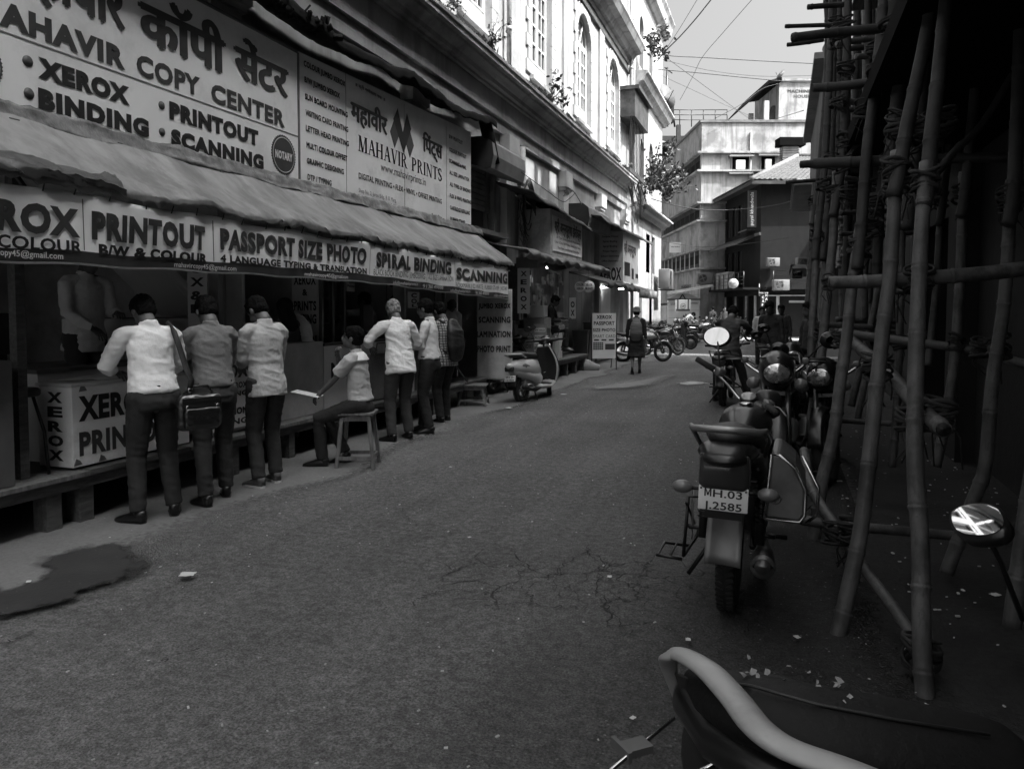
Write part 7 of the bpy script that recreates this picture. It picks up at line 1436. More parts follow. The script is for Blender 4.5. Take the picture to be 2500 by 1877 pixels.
# 4 seated man on the tall stool, profile to the left, hand at his chin
sp = at(868, 1120); sx, sy = sp[0], sp[1]
def wood_stool(label, x, y, h, wd, rz, grp='wooden stools on the road'):
    t = thing('wooden_stool', label, 'stool', (x, y, 0), rz, grp); w2 = wd / 2
    b = MB(); b.box((0, 0, h - .012), (wd * 1.06, wd * 1.0, .025)); b.build('seat', M['woodpale'], t, bevel=.004); b = MB(); b.box((0, 0, h - .055), (wd * .86, wd * .84, .055)); b.build('apron', M['woodpale'], t)
    for sx_ in (-1, 1):
        for sy_ in (-1, 1): b = MB(); b.tube([(sx_ * w2 * .78, sy_ * w2 * .76, h - .03), (sx_ * w2 * 1.08, sy_ * w2 * 1.06, 0)], .024 / 1.0, 4, smooth=False, up=(1, .9, 0)); b.build('leg', M['woodpale'], t)
    for a_ in range(4): b = MB(); an = a_ * math.pi / 2; q = w2 * .98; Rm = Matrix.Rotation(an, 3, 'Z'); b.box(Rm @ Vector((q, 0, .11)), (.022, q * 2, .035), Rm); b.build('stretcher', M['woodpale'], t)
    return t
st = (-4.02, 6.72); wood_stool('tall wooden stool under the seated man', st[0], st[1], .56, .34, R(20))
P4 = person('seated man in two tone short sleeved shirt resting his chin on his hand', (st[0], st[1], 0), R(106), 1.66, hip=(0, -.03, .655), lean=.10, shirt=mat('shirt_two_tone', .5, .8, var=.1, bump=.4, bs=14), pants=DKT, sleeve='short', tucked=True, belt=False, lh=(-.06, .38, .74), rh=(.045, .215, 1.13), lelb=(-.6, -.3, -.6), relb=(.6, .7, -1), lf=(-.10, .34, .0), rf=(.10, .16, .03), lknee=(-.1, 1, .3), rknee=(.15, 1, .2), head=(-.28, -.05), seed=21, group=GQ, vox=.009, toe_up=(0, -.25), curl=.9)
St = P4['St']; b = MB(); b.tube([St(0, -.01, .425), St(0, -.012, .47), St(0, -.01, .505)], [(.185, .118), (.135, .095), (.085, .078)], 16, up=P4['St'](1, 0, 0) - P4['St'](0, 0, 0), round_ends=False); voxel(b, 'shirt_yoke', WH, P4['T'], .009, 1, folds(4, .008))
b = MB(); p = P4['lW'] ; b.box(p + Vector((.0, .12, .0)), (.20, .28, .006), Matrix.Rotation(.2, 3, 'X')); q = b.build('held_paper', M['paper']); q.location = (st[0], st[1], 0); q.rotation_euler = (0, 0, R(106)); tag(q, 'white sheet of paper held on the knee of the seated man', 'paper')
# 5 grey haired man
person('grey haired man in white untucked shirt and grey trousers leaning on the second counter', at(978, 1076), R(58), 1.69, lean=.16, shirt=WH, pants=GT, lh=(-.22, .30, 1.10), rh=(.18, .32, 1.08), lelb=(-1, -.2, -.5), relb=(1, -.3, -.8), lf=(-.15, -.06, 0), rf=(.13, .02, 0), lfdir=-.4, rfdir=.2, head=(.35, -.15), hairm=M['greyhair'], heavy=1.08, seed=31, group=GQ, cloth_amp=.014, sleeve='rolled', vox=.011)
# 6 moustached man facing left
person('moustached man in pale shirt and black trousers facing the grey haired man', at(1050, 1058), R(102), 1.68, lean=.02, shirt=OFF, pants=DKT, tucked=True, lh=(-.06, .28, 1.10), rh=(.05, .26, 1.08), lelb=(-.4, -.3, -1), relb=(.4, -.5, -1), lf=(-.10, -.02, 0), rf=(.10, .12, 0), lfdir=-.2, rfdir=.1, head=(.18, -.15), moustache=True, heavy=1.1, seed=35, group=GQ, cloth_amp=.014)
# 7 checked shirt + backpack
P7 = person('man in checked shirt with a black backpack standing last in the row', at(1088, 1034), R(70), 1.66, lean=.10, shirt=checked('shirt_check', .4, .05, .035), pants=DKT, lh=(-.1, .3, 1.15), rh=(.1, .3, 1.15), lf=(-.1, 0, 0), rf=(.1, .08, 0), head=(.3, 0), seed=41, group=GQ, sleeve='rolled', shoe_kind='sneaker')
BK = thing('backpack', 'black backpack on the man in the checked shirt', 'backpack', P7['T'].location, P7['T'].rotation_euler.z)
b = MB(); b.tube([P7['S'](.0, -.20, .0), P7['S'](0, -.22, .12), P7['S'](0, -.22, .32), P7['S'](0, -.19, .44)], [(.13, .06), (.15, .09), (.145, .08), (.10, .05)], 14, up=(1, 0, 0), round_ends=True); voxel(b, 'body', M['seat'], BK, .012, 1, folds(6, .01)); b = MB()
for s in (-1, 1): b.tube([P7['S'](s * .10, -.14, .05), P7['S'](s * .13, .0, .1), P7['S'](s * .12, .12, .3), P7['S'](s * .10, .05, .51), P7['S'](s * .09, -.13, .46)], [(.006, .022)] * 5, 6)
b.build('straps', M['seat'], BK)['kind'] = 'stuff'
# behind the counters
person('shopkeeper in grey buttoned shirt standing behind the desk holding a small note', (-5.75, 5.05, .40), R(-100), 1.72, lean=.06, shirt=cloth('shirt_keeper', .5), pants=DKT, lh=(-.10, .32, 1.12), rh=(.12, .30, 1.0), head=(.3, 0), seed=51, group='shopkeepers behind the counters', skin=M['skindark'])
b = MB(); b.box((0, 0, 0), (.10, .004, .06), Matrix.Rotation(.3, 3, 'Y')); top('small_note', b, M['paper'], 'small white note in the hand of the shopkeeper', 'paper', loc=tuple(PX(207, 794, -5.42)), rot=(0, 0, R(60)))
p = PX(908, 760, -5.85); person('shop assistant in profile reaching over his monitor', (p.x, p.y, .40 - .25), R(100), 1.66, lean=.12, shirt=cloth('shirt_assist', .55), pants=DKT, lh=(-.25, .42, 1.30), rh=(.1, .3, 1.1), lelb=(-1, 0, .2), head=(.1, .0), seed=55, group='shopkeepers behind the counters', skin=M['skindark'])
p = PX(1092, 790, -5.45); person('balding man with bent head leaning over the folding table', (p.x, p.y, .15), R(-130), 1.64, lean=.2, shirt=cloth('shirt_bald', .6), pants=DKT, lh=(-.1, .3, 1.05), rh=(.15, .28, 1.02), head=(.55, 0), hair='bald', seed=57, group='shopkeepers behind the counters', skin=M['skindark'])
p = PX(700, 830, -5.25); VW = person('woman with a black headscarf and pale shawl standing at the counter', (p.x, p.y, .12), R(78), 1.56, shirt=cloth('kurta_dark', .11), skirt=cloth('skirt_dark', .03), lh=(-.1, .22, 1.0), rh=(.12, .22, .98), head=(.0, .1), hair='scarf', seed=61, group='customers at the copy counters')
b = MB(); S_ = VW['St']; b.tube([S_(.02, .10, .50), S_(.12, .05, .53), S_(.17, -.04, .50), S_(.19, -.13, .40), S_(.21, -.14, .2), S_(.22, -.12, -.02), S_(.23, -.1, -.2)], [(.01, .05), (.012, .07), (.012, .085), (.012, .09), (.012, .08), (.012, .07), (.012, .05)], 10, up=(1, .3, 0)); voxel(b, 'shawl', cloth('shawl', .75), VW['T'], .010, 1, folds(7, .01))
# stall 2 seated keeper
person('dark clothed stallkeeper sitting sideways on the second stall', (-4.85, 16.2, .55), R(-80), 1.62, hip=(0, 0, .62), lean=.15, shirt=cloth('black_cloth', .015), pants=cloth('black_cloth', 0), lf=(-.1, .35, .12), rf=(.1, .4, .1), lh=(-.1, .4, .85), rh=(.15, .35, .8), head=(.3, 0), seed=71, skin=M['skindark'], group='people further up the lane', vox=.016)
# walking woman
PW = person('woman walking away in a dark dress with a round hat and a backpack', at(1553, 912), R(8), 1.58, lean=.06, shirt=cloth('dress_dark', .022), skirt=cloth('dress_dark', 0), lh=(-.24, .12, .88), rh=(.25, -.02, .82), lf=(-.09, -.28, .10), rf=(.08, .16, 0), lknee=(0, 1, 0), hair='hat', seed=75, group='people further up the lane', vox=.015, toe_up=(-.9, 0))
BK = thing('backpack', 'grey striped backpack carried by the walking woman', 'backpack', PW['T'].location, PW['T'].rotation_euler.z); BK.scale = PW['T'].scale
b = MB(); b.tube([PW['S'](0, -.17, -.02), PW['S'](0, -.21, .1), PW['S'](0, -.21, .3), PW['S'](0, -.16, .44)], [(.13, .06), (.16, .10), (.15, .09), (.09, .05)], 14, up=(1, 0, 0), round_ends=True); voxel(b, 'body', mat('pack_grey', .13, .8, var=.3, stretch=(1, 1, 12)), BK, .015, 1, folds(6, .01)); b = MB()
for s in (-1, 1): b.tube([PW['S'](s * .10, -.12, .05), PW['S'](s * .14, .0, .2), PW['S'](s * .12, .08, .40), PW['S'](s * .10, .0, .52), PW['S'](s * .08, -.13, .44)], .016, 6)
b.build('straps', M['card'], BK)['kind'] = 'stuff'
# right-hand group
GR = 'people around the parked motorcycles'
def px_at(px, D_, dy=0): x = (px - 1250) * D_ / FPX; return (cr_ * x - sr_ * D_, sr_ * x + cr_ * D_, 0)
person('man in dark banded shirt sitting astride the small motorcycle', (-.80, 13.2, 0), R(-8), 1.70, hip=(0, 0, .90), lean=.25, shirt=mat('banded_shirt', .05, .85, var=.9, vs=3, stretch=(1, 1, 5), bump=.3), pants=DKT, lf=(-.28, .25, 0), rf=(.28, .25, 0), lh=(-.32, .62, 1.10), rh=(.3, .62, 1.10), head=(.6, -.1), seed=81, group=GR, vox=.013, lknee=(-.4, 1, .2), rknee=(.4, 1, .2))
person('heavy man in dark clothes looking down by the scaffolding', px_at(1885, 14.5), R(150), 1.72, lean=.1, shirt=cloth('dark_shirt', .02), pants=DKT, head=(.35, .3), seed=84, group=GR, heavy=1.15, vox=.015, skin=M['skindark'])
person('woman in a pale top facing the camera between two dark figures', px_at(1860, 20.5), R(175), 1.60, shirt=cloth('pale_top', .5), pants=DKT, head=(0, .2), hair='long', seed=87, group=GR, vox=.016)
person('man with dark hair standing behind the heavy man', px_at(1908, 19.0), R(160), 1.66, shirt=cloth('dark_shirt', 0), pants=DKT, head=(.2, 0), seed=88, group=GR, vox=.016, skin=M['skindark'])
person('man in dark shirt half hidden by the bamboo poles', px_at(1982, 11.0), R(120), 1.66, shirt=cloth('dark_shirt', 0), pants=DKT, head=(.1, 0), seed=89, group=GR, vox=.016, skin=M['skindark'])
person('man in white bent over a scooter in the far row', (-4.35, 36.9, 0), R(-60), 1.66, hip=(0, 0, .9), lean=.75, shirt=WH, pants=DKT, lh=(-.2, .7, .9), rh=(.2, .7, .9), head=(.6, 0), seed=91, group='people further up the lane', vox=.02, no_eyes=True)
person('small dark figure standing by the three-wheeler', px_at(1740, 43), R(30), 1.65, shirt=DKT, pants=DKT, seed=92, group='people further up the lane', vox=.03, no_eyes=True)
person('bystander leaning at the side of the dark hatchback', px_at(1768, 41), R(200), 1.65, shirt=cloth('dark_shirt', 0), pants=DKT, seed=93, group='people further up the lane', vox=.03, no_eyes=True)
# small low stool and folding table
p = at(1152, 995); wood_stool('small low wooden stool on the road beyond the customers', p[0] - .05, p[1] + .2, .36, .42, R(15))
FT_ = thing('folding_table', 'folding table with crossed metal legs holding papers beside the price cloth', 'table', (-4.95, 10.55, .40), 0)
b = MB(); b.box2((-.35, 0, .68), (.12, .9, .70)); b.build('table_top', M['wood'], FT_)
for y in (.08, .8):
    for s in (-1, 1): b = MB(); b.tube([(-.3 * s - .1, y, 0), (.25 * s - .1, y + .03 * s, .68)], .012, 6); b.build('leg', M['greymetal'], FT_)
# ================================================================ BAMBOO SCAFFOLDING, RIGHT
def bamboo_mat():
    def f(n):
        v = n.map((1, 1, 1)); c = n.mr(n.nz(5, 5), .3, .7, .045, .12); sp = n.mr(n.vor(26), .05, .10, .8, 0); c = n.mix(sp, c, .03); st = n.nz(14, 5, .7, n.map((3, 3, .5))); c = n.mix(n.mr(st, .53, .62, 0, .75), c, .05)
        c = n.mix(n.mr(n.nz(2.2, 6, .7), .54, .62, 0, .75), c, .03); n.col(c); n.bump(n.m('ADD', n.nz(30, 4), n.nz(1, 4, .7, n.map((120, 120, 3)))), .5, .004)
    return ramp_mat('bamboo', f, .5, .4)
BAM = bamboo_mat(); CUT = mat('bamboo_cut', .02, .8); ROPE = mat('tarred_rope', .022, .95, bump=.8, bs=60, var=.5)
SC = thing('bamboo_scaffolding', 'bamboo scaffolding of knotted poles lashed with dark rope against the right-hand building', 'scaffolding')
npole = 0
BAM2 = mat('dimmed_bamboo', .022, .7, var=.6, vs=5, bump=.4, bs=30)  # darker copy for upper poles, painting in the dimming towards the top
def pole(px, D0, D1, r=.042, top_z=None, hollow=False, name='bamboo_pole', m=None):
    """px: photo points along the pole; depths at both ends"""
    global npole; npole += 1; pts = []; n = len(px)
    L = [0]
    for i in range(1, n): L.append(L[-1] + math.hypot(px[i][0] - px[i - 1][0], px[i][1] - px[i - 1][1]))
    for i, (x, y) in enumerate(px):
        k = L[i] / L[-1]; D_ = 1 / ((1 - k) / D0 + k / D1); pts.append(PD(x, y, D_))
    # smooth resample
    out = []; 
    for i in range(n - 1):
        p0, p1, p2, p3 = pts[max(i - 1, 0)], pts[i], pts[i + 1], pts[min(i + 2, n - 1)]; seg = max(2, int((p2 - p1).length / .05))
        for k in range(seg): t = k / seg; out.append(.5 * ((2 * p1) + (p2 - p0) * t + (2 * p0 - 5 * p1 + 4 * p2 - p3) * t * t + (3 * p1 - p0 - 3 * p2 + p3) * t ** 3))
    out.append(pts[-1]); rr = random.Random(npole * 13); d = 0; nxt = rr.uniform(.1, .35); P = []; Rr = []
    P.append(out[0]); Rr.append(r * 1.05)
    tot = sum((out[i] - out[i - 1]).length for i in range(1, len(out)))
    for i in range(1, len(out)):
        seg = (out[i] - out[i - 1]).length; d += seg; tap = 1.06 - .16 * d / max(tot, 1)
        if d > nxt:
            dr_ = (out[i] - out[i - 1]).normalized(); c_ = out[i]
            for o_, kk in ((-.022, 1.0), (-.010, 1.10), (0, 1.14), (.006, .98), (.012, 1.08), (.022, 1.0)): P.append(c_ + dr_ * o_); Rr.append(r * tap * kk * rr.uniform(.97, 1.03))
            nxt = d + rr.uniform(.26, .42)
        else: P.append(out[i]); Rr.append(r * tap)
    b = MB(); b.tube(P, Rr, 12); o = b.build(name, m or BAM, SC)
    if hollow:
        e = P[-1]; dr_ = (P[-1] - P[-2]).normalized(); b = MB(); b.lathe(e, dr_, [(.001, r * .75), (.002, r * .7), (-.001, .001)], 14); b.build('cut_end', CUT, o)
    return P
def lash(px, py, D_, r=.055, h=.09, ax=(0, 0, 1), seed=0, tails=True):
    c = PD(px, py, D_); ax = Vector(ax).normalized(); b = MB(); rr = random.Random(int(px * 7 + py)); a1 = ax.orthogonal().normalized(); a2 = ax.cross(a1)
    N = 7
    for k in range(N):
        tlt = rr.uniform(-.5, .5); off = ax * (h * (k / (N - 1) - .5)); ring = []; rad = r * rr.uniform(.95, 1.25); axk = (ax + a1 * tlt + a2 * rr.uniform(-.4, .4)).normalized(); u = axk.orthogonal().normalized(); v = axk.cross(u)
        for j in range(15): a = 2 * math.pi * j / 14; ring.append(c + off + (u * math.cos(a) + v * math.sin(a)) * rad)
        b.tube(ring, rr.uniform(.006, .012), 5)
    if tails:
        for k in range(3):
            q = c + Vector((rr.uniform(-1, 1) * r, rr.uniform(-1, 1) * r, -h * .4)); b.tube([q, q + Vector((rr.uniform(-.04, .04), rr.uniform(-.03, .03), -.06)), q + Vector((rr.uniform(-.06, .06), 0, -rr.uniform(.1, .2)))], .004, 4)
    b.build('rope_lashing', ROPE, SC)
V = [ # (points from foot to top, depth foot, depth top, radius)
 ([(2037, 1585), (2059, 1494), (2092, 1345), (2107, 1254), (2121, 1133), (2141, 941), (2160, 772), (2172, 680), (2180, 560), (2190, 430), (2214, 300), (2250, 130), (2285, -60)], 3.75, 4.2, .037),
 ([(2262, 1760), (2252, 1600), (2249, 1495), (2247, 1326), (2238, 1206), (2233, 1085), (2234, 989), (2238, 844), (2243, 705), (2248, 595), (2262, 458), (2273, 320), (2289, 183), (2312, -60)], 3.1, 4.0, .036),
 ([(1984, 1330), (2006, 1181), (2035, 1061), (2054, 917), (2068, 820), (2080, 703), (2101, 549), (2115, 366), (2129, 256), (2147, 92), (2158, -60)], 5.3, 6.0, .042),
 ([(1970, 1175), (1977, 1109), (1991, 1013), (2003, 893), (2020, 720), (2033, 595), (2042, 480), (2056, 366), (2062, 229), (2069, 0), (2070, -60)], 7.4, 8.4, .045),
 ([(1960, 1110), (1972, 1000), (1978, 900), (1987, 732), (1998, 526), (2010, 412), (2021, 229), (2028, 0), (2028, -60)], 8.6, 10.0, .045),
 ([(1985, 1050), (2002, 850), (2012, 686), (2017, 526), (2030, 300), (2034, -60)], 10.0, 11, .05), ([(1948, 1030), (1958, 880), (1975, 700), (1990, 500), (2012, 250), (2018, 60), (2008, -60)], 12.5, 12.5, .05),
 ([(2178, 1140), (2190, 980), (2197, 800), (2200, 650), (2205, 480), (2200, 250), (2195, -60)], 7.2, 7.2, .035), ([(2285, 1140), (2316, 985), (2333, 844), (2345, 650), (2352, 480), (2375, 250), (2400, -60)], 5.6, 5.6, .035),
 ([(2266, 893), (2276, 800), (2287, 690), (2300, 500), (2320, 300)], 7.5, 7.5, .035),
 ([(2310, 1400), (2377, 1220), (2406, 1133), (2422, 941), (2444, 796), (2456, 690), (2470, 500), (2480, 300), (2490, 0)], 4.4, 4.4, .037),
 ([(2078, 992), (2110, 860), (2143, 715), (2170, 560)], 9.5, 9.5, .04), ([(2093, 1027), (2121, 893), (2150, 780)], 9, 9, .035),
 ([(2140, 700), (2150, 480), (2170, 250), (2180, -60)], 8, 8, .045), ([(2095, 700), (2105, 480), (2118, 250), (2120, -60)], 9, 9, .045), ([(2060, 720), (2074, 480), (2088, 250), (2095, -60)], 11, 11, .05),
 ([(2215, 560), (2240, 300), (2262, 100), (2270, -60)], 4.9, 5.0, .046), ([(2470, 1530), (2500, 1300), (2530, 1100)], 3.2, 3.2, .035), ([(2168, 460), (2190, 250), (2214, 60), (2225, -60)], 5.5, 5.5, .046),
 ([(2016, 760), (2026, 600), (2036, 450), (2046, 250), (2048, -60)], 13, 13, .05), ([(2120, 740), (2132, 560), (2146, 380), (2160, 150), (2165, -60)], 12, 12, .045)]
for q in V:
    px_, d0, d1, r_ = q; up_ = [p for p in px_ if p[1] < 560]; lo_ = [p for p in px_ if p[1] >= 520]
    if len(up_) >= 2 and len(lo_) >= 2 and max(p[1] for p in lo_) > 700:
        k = (lo_[0][1] - up_[0][1]) / (px_[0][1] - px_[-1][1]); dm = 1 / ((1 - k) / d0 + k / d1); lo_ = lo_ + [(up_[0][0], up_[0][1] - 60)] if up_[0][1] < lo_[-1][1] else lo_
        pole(lo_, d0, dm, r_); pole([(lo_[-1][0] - 9, lo_[-1][1] + 110)] + [(x + 2, y) for x, y in up_], dm * .985, d1, r_ * .95, m=BAM2); lash(lo_[-1][0] - 3, lo_[-1][1] + 50, dm, r_ * 1.6, .12)
    else: pole(px_, d0, d1, r_, m=BAM2 if min(p[1] for p in px_) < 200 and max(p[1] for p in px_) < 800 else None)
Hn = [([(2500, 656), (2400, 668), (2243, 680), (2110, 688), (2024, 690)], 3.9, 4.1, .037, True), ([(2060, 815), (2100, 850), (2165, 905), (2235, 985), (2303, 1048)], 6.5, 3.2, .040, True),
 ([(2050, 812), (2120, 822), (2250, 838), (2380, 856), (2500, 888), (2560, 900)], 6.3, 5.2, .036, False), ([(1963, 1100), (1972, 1160), (1990, 1210), (2040, 1285), (2060, 1318), (2117, 1398), (2189, 1495), (2262, 1605)], 5.3, 3.3, .030, True),
 ([(1955, 1268), (2040, 1282), (2117, 1288), (2247, 1300), (2380, 1312), (2497, 1324)], 4.6, 4.4, .030, True), ([(1950, 1016), (2050, 1026), (2200, 1036)], 7.8, 7.6, .028, False),
 ([(2240, 58), (2161, 69), (2040, 80), (1941, 92)], 5.6, 5.6, .036, True), ([(2060, 60), (2010, 62), (1917, 65)], 8, 8, .022, True), ([(2010, 98), (1950, 107), (1922, 110)], 8, 8, .022, True), ([(2080, 396), (2030, 398), (1955, 402)], 7, 7, .036, True), ([(2060, 436), (1996, 440), (1919, 446)], 8.5, 8.5, .022, True), ([(2060, 12), (2010, 15), (1972, 18)], 8.5, 8.5, .03, True),
 ([(1985, 400), (2100, 395), (2250, 388), (2480, 385)], 6.0, 5.4, .04, False), ([(2110, 480), (2200, 474), (2290, 465)], 7, 6.6, .03, False), ([(2050, 520), (2150, 516), (2260, 512)], 9, 9, .03, False), ([(2050, 570), (2150, 575), (2250, 566)], 9.5, 9.5, .03, False),
 ([(1975, 790), (2040, 794), (2130, 800)], 9, 9, .035, False), ([(1985, 215), (2060, 210), (2200, 190), (2300, 175)], 7, 6.5, .04, False), ([(2070, 385), (2110, 330), (2160, 270), (2210, 215)], 7.5, 7.5, .025, False), ([(2275, 440), (2330, 370), (2400, 300), (2490, 150)], 5.2, 5.2, .025, False),
 ([(2060, 120), (2120, 115), (2190, 110)], 9.5, 9.5, .035, False), ([(2060, 270), (2120, 265), (2190, 258)], 9.5, 9.5, .035, False)]
for px_, d0, d1, r_, hol in Hn: pole(px_, d0, d1, r_, hollow=hol, m=BAM2 if max(p[1] for p in px_) < 620 else None)
for k in range(11): y = 535 + k * 15 + rnd.uniform(-4, 4); pole([(2050 + rnd.uniform(-8, 8), y), (2110, y + 3), (2175 + rnd.uniform(-10, 14), y + rnd.uniform(-2, 6))], 11 + k % 3, 11 + k % 3, .032)
for k in range(16):
    x = 2052 + k * 13 + rnd.uniform(-5, 5); D_ = rnd.uniform(9, 15); pole([(x + rnd.uniform(-14, 4), 780 + rnd.uniform(-60, 120)), (x, 480), (x + rnd.uniform(0, 12), 240), (x + rnd.uniform(0, 16), -60)], D_, D_, .04, m=BAM2 if k % 2 else None)
for k in range(12): x = 2100 + rnd.uniform(0, 90); y = 60 + k * 38; D_ = rnd.uniform(7, 12); pole([(x - 60, y + rnd.uniform(-15, 15)), (x, y), (x + 90, y + rnd.uniform(-20, 20))], D_, D_, .034)
for k in range(14): lash(rnd.uniform(2040, 2210), rnd.uniform(60, 600), rnd.uniform(6, 9), .07, .13)
for k in range(5): y = 780 + k * 13; pole([(2040, y), (2110, y + 2), (2200, y + 4)], 10, 10, .035)
for x, y, D_, r_ in ((2141, 895, 4.2, .065), (2234, 1020, 3.7, .07), (2292, 1010, 3.4, .06), (2055, 830, 5.9, .06), (2005, 815, 8, .06), (2040, 1300, 4.2, .055), (2075, 1290, 4.1, .05), (2250, 1590, 3.25, .065), (2243, 683, 4, .06), (2215, 690, 4.1, .05), (2440, 845, 4.5, .05), (2390, 850, 5.3, .045), (2335, 838, 5.6, .045), (2110, 270, 6.1, .065), (2150, 170, 5.7, .08), (2200, 300, 4.4, .07), (2190, 440, 4.3, .07), (2262, 330, 4.1, .075), (2290, 300, 4.1, .075), (2060, 400, 7, .07), (2030, 395, 8, .07), (2012, 450, 8.2, .07), (2100, 590, 6.0, .06), (2185, 60, 5.4, .09), (1985, 1180, 5.5, .05), (2197, 838, 7.2, .05), (1972, 1090, 7.6, .05), (2170, 395, 5.9, .07), (2200, 1035, 7.4, .05), (2023, 690, 7, .05), (2045, 250, 8, .07), (2120, 540, 6, .06)): lash(x, y, D_, r_, .11)
# dark sheeting hung behind the upper lifts of the scaffold
b = MB(); b.grid(lambda u, v: Vector((1.05 + .25 * noise.noise(Vector((u * 9, v * 5, 0))), 2.2 + u * 7.6, 3.5 + v * 8)), 40, 30); DS = b.build('dark_sheeting', mat('black_tarp', 0)); tag(DS, 'black plastic sheeting hung behind the upper scaffold poles', 'sheeting')
b = MB(); 
for k in range(5): b.box((1.0 + .05 * k, 6.5 + k * 3, 3.56 + (k % 2) * 1.9), (.5, 2.9, .04))
b.build('scaffold_boards', M['wood'], SC)['kind'] = 'stuff'
# ================================================================ WIRES, PLANTS, LITTER
def wire(px, D_, r=.012, label=None, grp='overhead cables'):
    D_ = D_ if hasattr(D_, '__len__') else (D_, D_); n = len(px); pts = [PD(x, y, D_[0] + (D_[1] - D_[0]) * i / (n - 1)) for i, (x, y) in enumerate(px)]; out = []
    for i in range(n - 1):
        p0, p1, p2, p3 = pts[max(i - 1, 0)], pts[i], pts[i + 1], pts[min(i + 2, n - 1)]
        for k in range(6): t = k / 6; out.append(.5 * ((2 * p1) + (p2 - p0) * t + (2 * p0 - 5 * p1 + 4 * p2 - p3) * t * t + (3 * p1 - p0 - 3 * p2 + p3) * t ** 3))
    out.append(pts[-1]); b = MB(); b.tube(out, r, 5); top('overhead_cable', b, mat('cable', .05, .7), label, 'cable', grp)
wire([(1605, 150), (1625, 125), (1660, 90), (1700, 45), (1740, -5), (1760, -30)], (30, 24), .022, 'thick double cable rising steeply from the white row house to the top of the sky')
wire([(1605, 150), (1650, 85), (1705, -5), (1720, -30)], (30, 24), .009, 'thin cable just left of the thick double cable')
wire([(1660, 245), (1690, 190), (1715, 140), (1770, 75), (1840, -5), (1860, -30)], (34, 22), .010, 'lone thin cable slanting up across the middle of the sky')
wire([(1605, 133), (1650, 138), (1715, 141), (1800, 146), (1890, 151), (2010, 157)], 30, .016, 'beaded upper cable crossing level between the two sides of the lane'); wire([(1605, 170), (1700, 178), (1820, 190), (1920, 199), (2012, 204)], 30, .016, 'lower level cable sagging towards the dish on the stair room')
wire([(1610, 144), (1665, 158), (1730, 172), (1800, 182), (1880, 187), (2010, 184)], 30, .009, 'thin wavy cable between the two level ones'); wire([(1625, 140), (1690, 188), (1790, 262), (1850, 305)], (31, 45), .012, 'thin cable dropping right towards the roof of the corner building')
wire([(1608, 182), (1680, 215), (1760, 252), (1860, 296)], (31, 45), .010, 'second thin cable dropping right below the first'); wire([(1745, 290), (1810, 255), (1860, 218), (1900, 205)], 48, .018, 'cable from the rooftop railing up to the stair room roof'); wire([(1890, 292), (1940, 277), (1962, 270)], (50, 30), .018, 'short cable between the stair room and the dark weathered house')
wire([(1590, 485), (1640, 500), (1710, 512), (1800, 512), (1900, 500), (1960, 480)], (32, 30), .02, 'black cable looping low across the street before the corner building'); wire([(1620, 590), (1700, 602), (1780, 600), (1860, 590), (1930, 580)], (33, 30), .009, 'thin low cable crossing in front of the brown house')
wire([(1265, 415), (1330, 462), (1372, 492), (1390, 485), (1405, 470)], 15, .007, 'thin cable sagging from the rain pipe across the wall', 'wall cables'); wire([(1376, 480), (1385, 466), (1400, 468), (1415, 490), (1420, 500)], 19, .012, 'short looped cable on the wall above the second canvas blind', 'wall cables')
# loops of cable on the pipe
t = thing('cable_coil', 'loose loops of black cable hanging on the rain pipe beside the awning', 'cable', group='wall cables'); c = PX(1288, 500, -5.1); b = MB(); 
for k in range(5):
    r0 = .28 + .05 * k; ring = [c + Vector((.02 * k, r0 * .9 * math.cos(a) - .1 * k * .3, r0 * 1.5 * math.sin(a) - .05 * k)) for a in [2 * math.pi * i / 26 for i in range(27 - 3 * k)]]; b.tube(ring, .010, 5)
b.build('loop', M['black'], t); b = MB()
for k in range(26):
    q = PX(1268 + rnd.uniform(-4, 8), 430 + k * 6, -5.12); b.tube([q, q + Vector((rnd.uniform(-.03, .06), rnd.uniform(-.12, .2), rnd.uniform(-.2, .1))), q + Vector((rnd.uniform(-.03, .06), rnd.uniform(-.1, .25), rnd.uniform(-.35, -.1)))], .007, 4)
b.build('tangle', M['black'], t)['kind'] = 'stuff'
# hanging cables at the end of the first building
t = thing('cable_bundle', 'tangled cables hanging down the corner between the two white houses', 'cable', group='wall cables'); b = MB()
for k in range(14):
    x0, y0 = 1535 + rnd.uniform(0, 30), 440 + rnd.uniform(-10, 20); pts = [PX(x0 + i * rnd.uniform(0, 5), y0 + i * rnd.uniform(8, 20), -4.95) for i in range(6)]; b.tube(pts, .018, 4)
b.build('tangle', M['black'], t)['kind'] = 'stuff'
